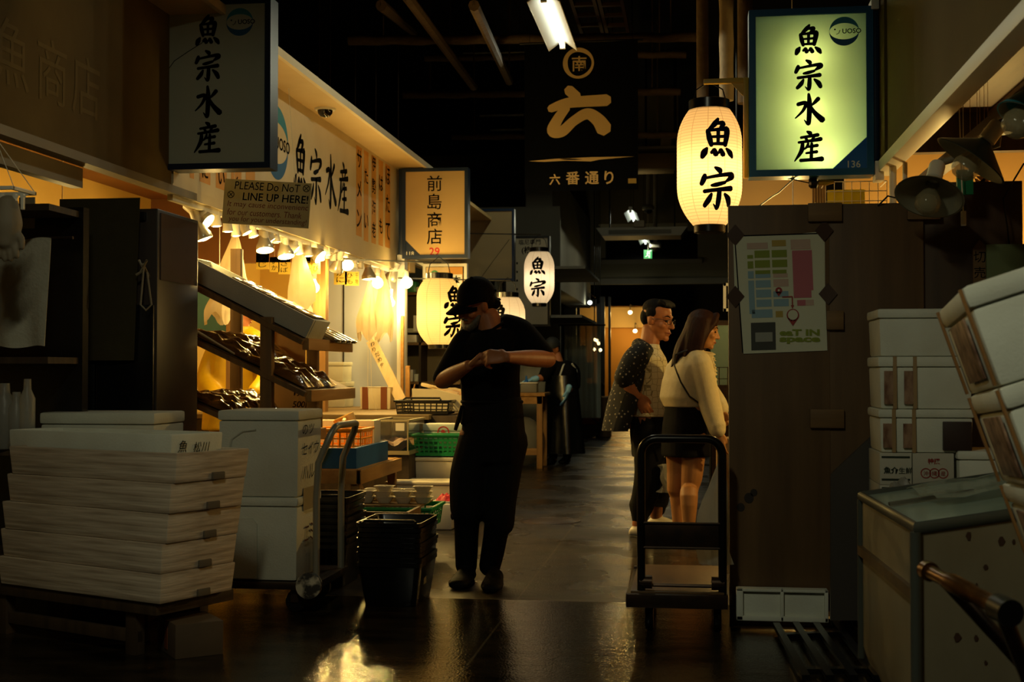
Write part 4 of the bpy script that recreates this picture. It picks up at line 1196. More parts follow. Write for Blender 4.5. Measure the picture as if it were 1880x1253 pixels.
# strings hanging before the grey panel
p = W(686, 620, 11.8)
solo('hanging_string', 'thin pale strings dangling below the pair of bags to the counter', 'string', MB().tube([W(676, 615, 11.8), W(675, 700, 11.8), W(678, 765, 11.8)], .002, 4).tube([W(680, 615, 11.8), W(682, 720, 11.8), W(695, 768, 11.8)], .002, 4), X['white_plastic'])

# ------------------------------------------------------------------ counter of the lit stall and what stands on it
X['deck'] = wood('counter_boards', '#8a744c', '#6c5836', 'x')
zc = .80
t = thing('stall_counter', 'wooden counter at the back of the lit stall under the grey panel', 'counter', (-3.3, 11.5, 0))
obj('top', MB().bx((-4.3, 10.6, zc - .04), (-2.15, 13.0, zc), .004), X['deck'], t)
obj('front_board', MB().bx((-4.3, 10.62, .1), (-2.2, 10.66, zc - .04)), X['wood_dark'], t)
def foam_box(name, label, lo, hi, matl, lid=.12, group=None, cat='foam box', tape=None, lip=.006):
    lo = Vector(lo); hi = Vector(hi); zl = hi.z - (hi.z - lo.z) * lid
    t = thing(name, label, cat, ((lo.x + hi.x) / 2, (lo.y + hi.y) / 2, lo.z), group)
    obj('body', MB().box(((lo.x + hi.x) / 2, (lo.y + hi.y) / 2, (lo.z + zl) / 2), (hi.x - lo.x - 2 * lip, hi.y - lo.y - 2 * lip, zl - lo.z), None, .012, .97), matl, t)
    obj('lid', MB().bx((lo.x, lo.y, zl + .001), hi, .010), matl, t)
    for i, x_ in enumerate(tape or ()):
        obj('tape', MB().bx((x_ - .03, lo.y - .001, lo.z + .002), (x_ + .03, lo.y + .02, hi.z + .0015)), X['brown_tape'], t)
    return t
def pbox(px0, py0, px1, py1, Y, dep):
    a = W(px0, py1, Y); b = W(px1, py0, Y)
    return V(a.x, Y, a.z), V(b.x, Y + dep, b.z)
lo, hi = pbox(598, 687, 631, 720, 12.6, .35); lo.z = zc + .26
lo2 = V(lo.x, lo.y, zc); hi2 = V(hi.x + .02, hi.y, zc + .255)
foam_box('foam_box', 'upper of two white foam boxes stacked by the grey panel', (lo.x, lo.y, zc + .257), (hi.x, hi.y, zc + .45), X['foam'], .2)
foam_box('foam_box', 'lower of two white foam boxes stacked by the grey panel', lo2, hi2, X['foam'], .2)
a, b = pbox(659, 722, 718, 762, 12.0, .3)
foam_box('foam_box', 'white foam box with two brown tapes leaning by the grey panel', (a.x, 12.0, zc), (b.x, 12.3, zc + .21), X['foam_warm'], .01, tape=(a.x + .06, b.x - .07))
p0 = W(681, 625, 12.45); p1 = W(745, 757, 11.9)
t = thing('leaning_board', 'long pale board with black writing leaning across the grey panel', 'board', p1)
dv = (p0 - p1)
obj('board', MB().bar(V(p1.x, p1.y, zc + .01), p0, .10, .02, (0, 1, 0)), wood('pale_board', '#d8c49a', '#c8b084', 'z', 2), t)
um = dv.normalized(); vm = um.cross(V(0, 1, 0)).normalized()
m = MB(); fnb = lambda x, y: p1 + um * (.1 + y) + V(um.z, 0, -um.x) * x * 1 + V(0, -.018, 0)
for i in range(11):
    text(m, 'すわりだめ魚市場干物市'[i], -.03, .14 + .075 * (10 - i), .055, fnb, .0)
obj('lettering', m, X['ink'], t)
for i, (px0, py0, px1, py1, Y) in enumerate(((735, 580, 741, 730, 13.0), (744, 672, 752, 722, 12.9))):
    a = W(px0, py1, Y); b = W(px1, py0, Y)
    solo('plank', ('tall narrow pale plank standing at the end of the grey panel', 'short pale plank standing right of the tall narrow plank')[i], 'plank', MB().bx((a.x, Y, zc), (b.x, Y + .04, b.z), .006), X['wood_warm'])
p = W(752, 755, 11.9)
t = thing('utensil_pot', 'small white pot with a pale stick beside the leaning board foot', 'pot', (p.x, 11.9, zc))
obj('pot', MB().lathe([(.035, 0), (.04, .09), (.036, .09), (.032, .01)], 16, (p.x, 11.9, zc)), X['white_plastic'], t)
obj('stick', MB().bar((p.x, 11.9, zc + .02), (p.x + .05, 11.9, zc + .24), .025, .008), X['wood_warm'], t)

# second stall shelving with goods, white slope-front counter
t = thing('goods_shelf', 'dark shelf of goods behind the warm lantern', 'shelf', (-2.75, 14.6, 0))
a = W(742, 780, 14.6); b = W(850, 520, 14.6)
for i, py in enumerate((545, 632, 700, 750)):
    z = W(0, py, 14.6).z
    obj('shelf', MB().bx((a.x, 14.4, z - .03), (b.x, 14.75, z)), X['wood_dim'], t)
obj('back', MB().bx((a.x - .02, 14.76, .2), (b.x, 14.8, 2.2)), X['dim_wall'], t)
obj('upright', MB().bx((a.x - .04, 14.4, 0), (a.x, 14.8, 2.2)), X['wood_dim'], t)
obj('upright', MB().bx((W(770, 0, 14.4).x, 14.4, 0), (W(774, 0, 14.4).x, 14.75, 2.0)), X['wood_dark'], t)
for i, (px, py, w_, h_, mt) in enumerate(((752, 628, 26, 14, 'white_plastic'), (762, 618, 30, 8, 'foam'), (752, 690, 12, 22, 'white_plastic'), (764, 694, 8, 14, 'foam'), (752, 540, 24, 20, 'green_plastic'), (772, 544, 16, 10, 'white_plastic'))):
    a = W(px - w_ / 2, py, 14.42); b = W(px + w_ / 2, py - h_, 14.42)
    zs = [W(0, q, 14.6).z for q in (545, 632, 700, 750)]
    zb = min(zs, key=lambda q: abs(q - a.z)) + .001
    if i == 1: zb += .11
    solo('storage_tub', 'small tub on the goods shelf, ' + ('wide white one on the middle shelf', 'flat lid over the wide white one', 'tall white one on the low shelf', 'small one beside the tall white one', 'green box on the top shelf', 'white box by the green one')[i], 'tub', MB().bx((a.x, 14.42, zb), (b.x, 14.62, zb + b.z - a.z), .01), X[mt])
a = W(774, 605, 13.9)
solo('paper_notice', 'white printed sheet on the shelf post beside the warm lantern', 'notice', MB().bx((W(760, 0, 14.39).x, 14.39, W(0, 612, 14.39).z), (W(778, 0, 14.39).x, 14.3995, W(0, 584, 14.39).z)), X['white'])
# sloping white counter end panel
YC = 11.0
q = [W(758, 755, YC), W(850, 755, YC), W(850, 728, YC), W(800, 715, YC), W(756, 714, YC)]
t = thing('sloping_case', 'white open display case with sloping side behind the black basket', 'display case', (q[0].x, YC, zc))
X['case_side'] = mat('cream_case_side', '#cbbd98', .55)
for y_ in (YC, YC + .9):
    obj('side_panel', MB().loft([[V(p.x, y_, max(p.z, zc)) for p in q], [V(p.x, y_ + .03, max(p.z, zc)) for p in q]]), X['case_side'], t)
obj('bed', MB().loft([[V(q[3].x, YC + .03, q[3].z - .02), V(q[2].x, YC + .03, q[2].z - .02), V(q[2].x, YC + .03, q[2].z - .06), V(q[3].x, YC + .03, q[3].z - .06)], [V(q[3].x, YC + .9, q[3].z - .02), V(q[2].x, YC + .9, q[2].z - .02), V(q[2].x, YC + .9, q[2].z - .06), V(q[3].x, YC + .9, q[3].z - .06)]]), X['wood_warm'], t)
solo('case_support', 'dark wooden stand under the white display case', 'stand', MB().bx((-2.15, 10.7, 0), (q[1].x, 11.9, zc - .01), .005), X['wood_dark'])
for i, (px, py) in enumerate(((790, 712), (806, 716), (826, 722))):
    p = W(px, py, YC + .3)
    solo('wrapped_fish', 'pale wrapped fillet lying in the display case, %s from the left' % ords[i], 'fish', MB().box((p.x, YC + .3, p.z + .01), (.16, .08, .03), Matrix.Rotation(.25, 3, 'Y'), .012), X['film'])

# black shopping basket on the counter
def basket(name, label, lo, hi, matl, cat, handle=False, rows=3, cols=9, group=None, taper=.94):
    lo = Vector(lo); hi = Vector(hi); cx, cy = (lo.x + hi.x) / 2, (lo.y + hi.y) / 2
    W2, D2, H = (hi.x - lo.x) / 2, (hi.y - lo.y) / 2, hi.z - lo.z
    t = thing(name, label, cat, (cx, cy, lo.z), group)
    m = MB().box((cx, cy, lo.z + .006), (2 * W2 * taper, 2 * D2 * taper, .012))
    def side(ax):
        for s_ in (-1, 1):
            n = cols if ax == 'x' else max(3, int(cols * D2 / W2))
            for i in range(n + 1):
                f = -1 + 2 * i / n
                if ax == 'x':
                    a = V(cx + f * W2 * taper, cy + s_ * D2 * taper, lo.z); b = V(cx + f * W2, cy + s_ * D2, hi.z)
                else:
                    a = V(cx + s_ * W2 * taper, cy + f * D2 * taper, lo.z); b = V(cx + s_ * W2, cy + f * D2, hi.z)
                m.bar(a, b, .012 if i % 2 else .009, .006, (0, 1, 0) if ax == 'x' else (1, 0, 0))
            for r_ in range(rows + 1):
                k = taper + (1 - taper) * r_ / rows; z = lo.z + .01 + (H - .02) * r_ / rows
                hh = .022 if r_ in (0, rows) else .01
                if ax == 'x': m.box((cx, cy + s_ * D2 * k, z), (2 * W2 * k, .007, hh))
                else: m.box((cx + s_ * W2 * k, cy, z), (.007, 2 * D2 * k, hh))
    side('x'); side('y')
    obj('basket', m, matl, t)
    r = MB()
    for s_ in (-1, 1):
        r.box((cx, cy + s_ * (D2 + .006), hi.z), (2 * W2 + .03, .022, .018), None, .004)
        r.box((cx + s_ * (W2 + .006), cy, hi.z), (.022, 2 * D2 + .03, .018), None, .004)
    obj('rim', r, matl, t)
    if handle:
        for s_ in (-1, 1):
            obj('handle', MB().tube([(cx - W2 * .7, cy + s_ * D2, hi.z + .01), (cx - W2 * .65, cy + s_ * (D2 - .03), hi.z + .025), (cx + W2 * .65, cy + s_ * (D2 - .03), hi.z + .025), (cx + W2 * .7, cy + s_ * D2, hi.z + .01)], .009, 8), matl, t)
    return t
YBk = 10.75
a = W(722, 783, YBk); b = W(828, 765, YBk)
basket('shopping_basket', 'black shopping basket with folded handles on the counter edge', (a.x + .02, YBk, zc), (b.x - .02, YBk + .32, zc + .11), X['black_plastic'], 'basket', True)

# glass tank, green crate stack, foam boxes left of the man
YG = 9.95
a = W(686, 828, YG); b = W(750, 775, YG)
t = thing('glass_tank', 'glass tank with brown contents between the orange crate and the green basket', 'tank', ((a.x + b.x) / 2, YG + .3, a.z))
zt = a.z
m = MB()
for (x0, x1, y0, y1) in ((a.x, b.x, YG, YG + .006), (a.x, b.x, YG + .6, YG + .606), (a.x, a.x + .006, YG, YG + .6), (b.x - .006, b.x, YG, YG + .6)):
    m.bx((x0, y0, zt), (x1, y1, b.z))
obj('glass', m, X['clear'], t)
fr = MB()
for z0, z1 in ((zt - .03, zt), (b.z, b.z + .015)):
    fr.bx((a.x - .008, YG - .008, z0), (b.x + .008, YG + .012, z1)).bx((a.x - .008, YG + .594, z0), (b.x + .008, YG + .614, z1)).bx((a.x - .008, YG, z0), (a.x + .012, YG + .6, z1)).bx((b.x - .012, YG, z0), (b.x + .008, YG + .6, z1))
for x_ in (a.x, b.x - .01):
    fr.bx((x_, YG - .006, zt), (x_ + .01, YG + .004, b.z)).bx((x_, YG + .6, zt), (x_ + .01, YG + .61, b.z))
obj('frame', fr, mat('dull_tank_frame', '#a79a74', .4, .3), t)
obj('contents', MB().grid(lambda u, v: V(a.x + .02 + (b.x - a.x - .04) * u, YG + .02 + .56 * v, zt + .06 + .03 * math.sin(u * 8) * math.sin(v * 9 + 1)), 10, 14, .05), mat('brown_shells', '#8a6236', .6, 0, '#5c3d1c', 30, bump=.8), t)
obj('price_tag', MB().bx((b.x - .10, YG - .012, b.z - .07), (b.x - .03, YG - .008, b.z - .01)), X['white_plastic'], t)
solo('tank_stand', 'dark wooden stand below the glass tank', 'stand', MB().bx((a.x, YG + .02, 0), (b.x, YG + .58, zt - .032), .005), X['wood_dark'])

YV = 10.2
a = W(755, 885, YV); b = W(836, 838, YV)
foam_box('foam_box', 'cream foam box under the green basket by the man in black', (W(762, 0, YV).x, YV, .28), (b.x + .05, YV + .2, b.z - .012), X['foam_warm'], .16)
solo('stool_crate', 'dark crate carrying the cream foam box by the man in black', 'crate', MB().bx((a.x + .06, YV + .02, 0), (b.x + .02, YV + .18, .279), .005), X['wood_dark'])
g0 = W(755, 838, YV); g1 = W(832, 800, YV)
basket('green_basket', 'green plastic basket on the cream foam box beside the man in black', (W(760, 0, YV).x, YV + .01, b.z), (b.x + .06, YV + .2, g1.z), X['green_plastic'], 'basket', False, 4, 10)
a = W(776, 800, 10.43); b = W(838, 779, 10.43)
t = foam_box('foam_box', 'white foam box with a red ring mark behind the green basket', (a.x, 10.43, a.z - .1), (b.x + .06, 10.66, b.z), X['foam'], .3)
fn = plane_fn((a.x, 10.43, a.z), (1, 0, 0), (0, 0, 1), .002); k = (b.x - a.x) / 62
m = MB(); ring(m, fn, 38 * k, 6 * k, 9 * k, 11 * k, 24); text(m, '魚', 38 * k, 1 * k, 10 * k, fn, .02, True); obj('printed_mark', m, X['red_ink'], t)
solo('foam_box_stand', 'plain dark stand under the red-marked foam box', 'stand', MB().bx((a.x + .02, 10.45, 0), (b.x, 10.64, a.z - .101)), X['wood_dark'])

# table with blue tray, orange crate, ladle
YT = 8.6
tbl = thing('wooden_table', 'rough wooden trestle table carrying the blue tray', 'table', (-2.55, 8.9, 0))
a = W(560, 880, YT); b = W(658, 862, YT); ztb = b.z
xr = b.x
obj('top', MB().bx((xr - .95, YT, ztb - .03), (xr, YT + 1.2, ztb), .004), X['wood_warm'], tbl)
obj('apron', MB().bx((xr - .95, YT - .02, ztb - .10), (xr + .02, YT + .02, ztb - .005), .003), X['wood_warm'], tbl)
obj('apron', MB().bx((xr - .01, YT - .02, ztb - .10), (xr + .025, YT + 1.22, ztb - .005), .003), X['wood_warm'], tbl)
for x_, y_ in ((xr - .06, YT + .02), (xr - .06, YT + 1.1), (xr - .9, YT + .02), (xr - .9, YT + 1.1)):
    obj('leg', MB().bx((x_, y_, 0), (x_ + .06, y_ + .06, ztb - .03), .003), X['wood_z'], tbl)
obj('brace', MB().bar((xr - .03, YT + .08, ztb - .10), (xr - .03, YT + .6, .12), .04, .03), X['wood_z'], tbl)
obj('brace', MB().bar((xr - .08, YT + .05, .12), (xr - .5, YT + .05, ztb - .08), .04, .03), X['wood_z'], tbl)
t = thing('blue_tray', 'blue rectangular tray on the rough wooden table', 'tray', (xr - .4, YT + .4, ztb))
h_ = .14
m = MB().bx((xr - .9, YT + .02, ztb + .001), (xr - .02, YT + .95, ztb + .02))
for args in (((xr - .9, YT + .02, ztb + .02), (xr - .02, YT + .05, ztb + h_)), ((xr - .9, YT + .92, ztb + .02), (xr - .02, YT + .95, ztb + h_)), ((xr - .9, YT + .05, ztb + .02), (xr - .87, YT + .92, ztb + h_)), ((xr - .05, YT + .05, ztb + .02), (xr - .02, YT + .92, ztb + h_))):
    m.bx(*args)
obj('tray', m, X['blue_plastic'], t)
o0 = W(583, 825, YT + .1); o1 = W(676, 792, YT + .1)
basket('orange_crate', 'orange plastic crate standing in the blue tray', (xr - .66, YT + .30, ztb + .022), (xr - .06, YT + .62, ztb + .25), X['orange_plastic'], 'crate', False, 4, 12, taper=.97)
# white tub and ladle in the crate
c0 = V(xr - .40, YT + .52, ztb + .02)
solo('white_tub', 'large white tub behind the orange crate holding the ladle', 'tub', MB().bx((xr - .80, YT + .68, ztb + .022), (xr - .06, YT + .72, (ztb + .30))).bx((xr - .80, YT + .84, ztb + .022), (xr - .06, YT + .88, (ztb + .30))).bx((xr - .80, YT + .72, ztb + .022), (xr - .77, YT + .84, (ztb + .30))).bx((xr - .09, YT + .72, ztb + .022), (xr - .06, YT + .84, (ztb + .30))).bx((xr - .8, YT + .68, ztb + .021), (xr - .06, YT + .88, ztb + .04)), X['foam_warm'])
p = W(636, 779, YT + .5)
t = thing('water_ladle', 'cream plastic dipper lying tilted on the orange crate', 'ladle', p - V(0, 0, .07))
d = V(.75, 0, .66).normalized(); R = Vector((-.38, -.12, .9)).normalized().to_track_quat('Z', 'Y').to_matrix()
obj('cup', MB().lathe([(.001, -.07), (.06, -.07), (.068, -.06), (.08, .06), (.076, .06), (.062, -.055), (.001, -.06)], 24, p, R), X['cream_plastic'], t)
obj('handle', MB().tube([p + R @ V(.075, 0, .045), p + R @ V(.12, 0, .04), p + R @ V(.28, -.02, .045)], [.013, .012, .011], 8, flat=.6), X['cream_plastic'], t)

# long foam box, trays of small dishes, green crate, jug
YW = 9.75
a = W(706, 930, YW); b = W(828, 886, YW)
t = foam_box('foam_box', 'long low cream foam box behind the small white dishes', (a.x, YW, 0), (b.x, YW + .35, b.z), X['foam_warm'], .08)
YS_ = 7.9
a = W(655, 938, YS_); b = W(790, 935, YS_)
zs = G(700, 1000).z
g1 = W(789, 936, YS_)
solo('crate_stand', 'dark stand below the low green crate of dishes', 'stand', MB().bx((a.x - .05, YS_ + .04, 0), (g1.x - .08, YS_ + .38, g1.z - .125)), X['wood_dark'])
basket('green_crate', 'low green crate carrying stacked small white dishes', (a.x - .1, YS_, g1.z - .124), (g1.x, YS_ + .42, g1.z), X['green_plastic'], 'crate', False, 3, 10)
solo('dish_board', 'thin wooden board laid over the green crate below the dishes', 'board', MB().bx((a.x - .1, YS_ - .002, g1.z + .012), (g1.x - .06, YS_ + .40, g1.z + .022)), X['wood_dim'])
zt = g1.z + .0225
t = thing('wooden_tray', 'shallow dark wooden tray in front of the dishes above the black baskets', 'tray', (a.x, YS_ - .2, 0))
w0 = W(655, 950, 7.6); w1 = W(757, 938, 7.6)
obj('tray', MB().bx((w0.x - .1, 7.5, w0.z - .01), (w1.x, 7.85, w0.z)).bx((w0.x - .1, 7.5, w0.z), (w1.x, 7.52, w1.z)).bx((w1.x - .02, 7.52, w0.z), (w1.x, 7.85, w1.z)), X['wood_dim'], t)
obj('support', MB().bx((w0.x - .05, 7.55, 0), (w1.x - .05, 7.8, w0.z - .011)), X['wood_dark'], t)
# dishes: small square foam bowls
proto = thing('foam_dish', 'small white square dish', 'dish', (0, 0, 0), 'small white dishes on the green crate')
dd = .056
m = MB()
prof = [(.034, 0), (.036, .002), (dd, .036), (dd + .006, .038), (dd + .006, .041), (dd - .004, .040), (.032, .006)]
rings = []
for r, z in prof:
    ring_ = []
    for j in range(24):
        a_ = 2 * PI * j / 24 + PI / 24
        c_, s_ = math.cos(a_), math.sin(a_)
        k = 1 / max(abs(c_), abs(s_)) * .88 + .12
        ring_.append(V(r * k * c_, r * k * s_ * .75, z))
    rings.append(ring_)
m.loft(rings)
obj('dish', m, X['foam_warm'], proto, False)
obj('contents', MB().ell((0, 0, .018), (.034, .024, .020), None, 14, 8), mat('pale_shellfish', '#b59a74', .5, 0, '#6b543a', 30, bump=.4), proto, False)
first = True
cols = (672, 705, 740, 776)
for ci, px in enumerate(cols):
    for li in range((2, 3, 2, 3)[ci]):
        p = W(px, 930, YS_ + .14)
        loc = (p.x + .006 * math.sin(li * 3 + ci), YS_ + .14 + .01 * math.cos(ci * 2 + li), zt + .0335 * li)
        lab = 'small white dish, %s of the %s stack from the left on the green crate' % (('bottom', 'second up', 'top')[li], ords[ci])
        if first:
            proto.location = loc; proto['label'] = lab; first = False
        else:
            dup(proto, loc, .1 * math.sin(ci + li * 2), lab)
for ci, px in enumerate((688, 722, 758)):
    for li in range(2):
        p = W(px, 930, YS_ + .30)
        dup(proto, (p.x, YS_ + .30, zt + .0335 * li), .05 * ci, 'small white dish, %s of the %s stack in the back row on the green crate' % (('bottom', 'upper')[li], ords[ci]))
p = G(808, 974)
t = thing('plastic_jug', 'white plastic box-shaped jug with a red net bag on top', 'jug', (p.x, p.y, 0))
q = W(830, 926, p.y)
jw = (W(828, 960, p.y) - W(785, 960, p.y)).length
obj('body', MB().box((p.x, p.y + .1, (q.z) / 2), (jw, .2, q.z), None, .02), X['white_plastic'], t)
obj('lid', MB().box((p.x, p.y + .1, q.z + .008), (jw * .8, .16, .014), None, .005), X['white_plastic'], t)
solo('red_net_bag', 'crumpled red net bag lying on the white jug', 'bag', MB().grid(lambda u, v: V(p.x + .02 + (u - .5) * .13, p.y + .1 + (v - .5) * .14, q.z + .018 + .05 * (1 - abs(2 * u - 1) ** 3) * (1 - abs(2 * v - 1) ** 3) * (.8 + .3 * math.sin(u * 14) * math.sin(v * 12))), 14, 14, .003), mat('red_net', '#c4161a', .5, bump=.6, bscale=80))
# ------------------------------------------------------------------ stack of wood-grained foam crates, front left
def crate_mesh(L, Wd, H, wall=.025, taper=.97):
    m = MB()
    bm = bmesh.new()
    o = [V(-L/2*taper, -Wd/2*taper, 0), V(L/2*taper, -Wd/2*taper, 0), V(L/2*taper, Wd/2*taper, 0), V(-L/2*taper, Wd/2*taper, 0)]
    o2 = [V(-L/2, -Wd/2, H), V(L/2, -Wd/2, H), V(L/2, Wd/2, H), V(-L/2, Wd/2, H)]
    i2 = [V(-L/2+wall, -Wd/2+wall, H), V(L/2-wall, -Wd/2+wall, H), V(L/2-wall, Wd/2-wall, H), V(-L/2+wall, Wd/2-wall, H)]
    i1 = [V(-L/2+wall*1.4, -Wd/2+wall*1.4, wall), V(L/2-wall*1.4, -Wd/2+wall*1.4, wall), V(L/2-wall*1.4, Wd/2-wall*1.4, wall), V(-L/2+wall*1.4, Wd/2-wall*1.4, wall)]
    lv = [[bm.verts.new(p) for p in r] for r in (o, o2, i2, i1)]
    bm.faces.new(lv[0][::-1]); bm.faces.new(lv[3])
    for a_, b_ in zip(lv, lv[1:]):
        for j in range(4):
            bm.faces.new((a_[j], a_[(j + 1) % 4], b_[(j + 1) % 4], b_[j]))
    bmesh.ops.bevel(bm, geom=list(bm.edges), offset=.007, segments=2, profile=.6, affect='EDGES', clamp_overlap=True)
    bm.verts.index_update()
    m.add([v.co.copy() for v in bm.verts], [tuple(v.index for v in f.verts) for f in bm.faces])
    bm.free()
    return m
ang = math.radians(24)
YC0 = 5.0
near = W(296, 1112, YC0)        # near right bottom corner of the stack
u = V(math.cos(ang), -math.sin(ang), 0)
vv = V(math.sin(ang), math.cos(ang), 0)
LC, WC, HC = 1.02, .42, .121
zb0 = near.z
ordn = ('bottom', 'second from the bottom', 'middle', 'fourth', 'top')
cproto = None
for i in range(5):
    shift = (0, .012, .03, .055, .075)[i]
    cpos = near + u * (-LC / 2 + shift) + vv * (WC / 2)
    loc = V(cpos.x, cpos.y, zb0 + i * (HC + .0005))
    lab = 'wood-grained foam fish crate, %s of the five on the low bench' % ordn[i]
    if cproto is None:
        cproto = thing('foam_crate', lab, 'foam crate', loc, 'wood-grained foam crates')
        obj('crate', crate_mesh(LC, WC, HC), X['foam_grain'], cproto, False)
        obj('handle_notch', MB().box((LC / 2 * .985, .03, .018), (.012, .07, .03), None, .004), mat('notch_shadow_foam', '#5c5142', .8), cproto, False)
        cproto.rotation_euler = (0, 0, -ang)
    else:
        dup(cproto, loc, -ang + (.01, -.012, .008, -.006, .01)[i], lab)
ztop = zb0 + 5 * (HC + .0005)
tp = W(352, 830, YC0 + .22)
t = thing('foam_tray', 'long white foam tray with black marks on top of the wood-grained crates', 'foam tray', (near + u * (-LC * .5 - .04) + vv * (WC * .56)) * 1)
t.location.z = ztop - HC * .40
t.rotation_euler = (0, 0, -ang + .03)
obj('tray', crate_mesh(LC * .97, WC * .72, .115, .028, .985), X['foam'], t, False)
fe = plane_fn((LC * .97 / 2 + .0005, 0, .03), (0, 1, 0), (0, 0, 1), .002)
mk = text(text(MB(), '魚', -.12, .01, .05, fe, .0, shear=.3), '松川', -.03, .005, .045, fe, .0, shear=.3)
obj('marking', mk, X['ink'], t, False)
# bench below
bz = zb0 - .002
t = thing('low_bench', 'dark wooden bench carrying the wood-grained foam crates', 'bench', near + u * (-LC / 2) + vv * (WC / 2))
t.location.z = 0; t.rotation_euler = (0, 0, -ang)
obj('top', MB().bx((-.62, -.19, bz - .05), (.46, .25, bz), .004), X['wood_dark'], t, False)
for x_, y_ in ((.26, -.17), (-.56, -.17), (.26, .19), (-.56, .19)):
    obj('leg', MB().bx((x_, y_, 0), (x_ + .06, y_ + .05, bz - .05), .003), X['wood_dark'], t, False)
obj('stretcher', MB().bx((-.5, -.16, .05), (.32, -.13, .1), .003), X['wood_dark'], t, False)
bc = near + u * (-.09) + vv * .22
t = thing('cardboard_box', 'small cardboard box on the floor under the crate bench', 'box', (bc.x + .02, bc.y, 0))
t.rotation_euler = (0, 0, -.9)
bxh = bz - .09
obj('body', MB().bx((-.13, -.10, 0), (.13, .10, bxh), .003), mat('dark_cardboard', '#5a4630', .8, 0, '#4a3925', 5), t, False)
obj('tape', MB().bx((-.02, -.102, .02), (.02, -.098, bxh), 0), X['brown_tape'], t, False)

# ------------------------------------------------------------------ platform truck with big foam boxes
YHk = 6.12
t = thing('platform_truck', 'grey platform hand truck under the big foam boxes, handle at its right end', 'hand truck', (-2.2, YHk + .25, 0))
xh = -1.80
obj('deck', MB().bx((-2.75, YHk - .03, .115), (xh + .02, YHk + .55, .15), .006), X['steel_dark'], t)
hp = []
def hpt(px, py, X_): return WX(px, py, X_)
na = [(549, 1063), (549, 960), (552, 880), (562, 850), (576, 822), (583, 808)]
yA, yB = YHk + .03, YHk + .48
def post(y_):
    return [V(xh, y_, .13), V(xh, y_, .55), V(xh + .01, y_, .72), V(xh + .04, y_, .79), V(xh + .07, y_, .86)]
pts = post(yA) + [V(xh + .085, yA + .03, .895), V(xh + .09, yA + .08, .90), V(xh + .09, yB - .08, .90), V(xh + .085, yB - .03, .895)] + post(yB)[::-1]
obj('handle', MB().tube(pts, .017, 10), mat('grey_tube', '#8a8574', .4, .3), t)
for x_, y_ in ((-1.9, YHk + .03), (-1.9, YHk + .46), (-2.65, YHk + .03), (-2.65, YHk + .46)):
    w_ = obj('caster', MB().lathe([(.015, -.016), (.048, -.016), (.052, -.008), (.052, .008), (.048, .016), (.015, .016)], 20, (x_, y_, .053), Matrix.Rotation(PI / 2, 3, 'X')), X['black_plastic'], t)
    obj('fork', MB().bx((x_ - .02, y_ - .024, .05), (x_ + .02, y_ - .019, .115)).bx((x_ - .02, y_ + .019, .05), (x_ + .02, y_ + .024, .115)), X['steel_dark'], w_)
obj('corner_bumper', MB().lathe([(.02, -.025), (.06, -.02), (.062, .02), (.02, .025)], 20, (xh - .015, YHk - .035, .14), Matrix.Rotation(PI / 2, 3, 'X')), mat('scuffed_white_rubber', '#b9ad94', .7, 0, '#2a251d', 18, amt=.15), t)
def big_box(label, x0, x1, z0, z1, lidh, y0=YHk, d=.40, panel=True):
    t = thing('foam_box', label, 'foam box', ((x0 + x1) / 2, y0 + d / 2, z0), 'big foam boxes on the platform truck')
    m = MB().box(((x0 + x1) / 2, y0 + d / 2, (z0 + z1 - lidh) / 2), (x1 - x0, d, z1 - lidh - z0), None, .014, .975)
    obj('body', m, X['foam_old'], t)
    obj('lid', MB().bx((x0 - .004, y0 - .006, z1 - lidh + .001), (x1 + .004, y0 + d + .006, z1), .014), X['foam_old'], t)
    if panel:
        w_ = (x1 - x0)
        obj('molded_panel', MB().prism([(0, 0), (w_ * .36, 0), (w_ * .36, .26), (w_ * .30, .29), (w_ * .08, .29), (0, .27)], (x0 + w_ * .14, y0 + .003, z0 + .01), (1, 0, 0), (0, 0, 1), -.01, .012), X['foam_old'], t)
    return t
xe = WX(543, 900, 0).x if False else W(546, 900, YHk).x
xl = W(400, 1000, YHk).x
z_low0 = .152; z_mid = W(0, 907, YHk).z; z_top = W(0, 752, YHk).z
low = big_box('lower of two big soiled foam boxes stacked on the platform truck', xl, xe, z_low0, z_mid, .045, panel=True)
up = big_box('upper of two big soiled foam boxes on the platform truck, scribbled end', xl, xe + .005, z_mid + .001, z_top, .05, panel=False)
obj('split_seam', MB().tube([W(420, 832, YHk - .002), W(425, 806, YHk - .003), W(445, 792, YHk - .003), W(470, 789, YHk - .003)], .006, 5), X['foam_old'], up)
def yfn(x_):        # writing on the right end of the boxes
    return lambda a, b: V(x_ + .006, YHk + .02 + a, b)
m = MB()
for i, (s_, z_, h_) in enumerate((('のツ', z_top - .12, .05), ('セイウ', z_top - .22, .06), ('ハル', z_top - .34, .07))):
    text(m, s_, .03, z_, h_, yfn(xe + .004), .0, shear=.2, wd=.28 if len(s_) > 2 else .2)
obj('lettering', m, X['ink'], up)
m = MB(); text(m, 'エミコ', .08, z_low0 + .17, .09, yfn(xe), .0, shear=.2, wd=.24)
obj('lettering', m, mat('dark_red_ink', '#3a0d0d', .6), low)
obj('label', rect(MB(), yfn(xe), .06, z_low0 + .33, .34, z_low0 + .44), mat('old_label', '#8c7f5c', .6), low)
big_box('wide foam box with chipped lid standing between the dark cabinet and the wood-grained crates', W(152, 800, 6.2).x, W(348, 800, 6.2).x, .55, W(0, 752, 6.2).z, .055, 6.15 - .38, .36, False)
solo('box_stand', 'dark crate carrying the wide chipped foam box', 'stand', MB().bx((W(160, 800, 6.2).x, 5.80, 0), (W(335, 800, 6.2).x, 6.10, .549), .005), X['wood_dark'])

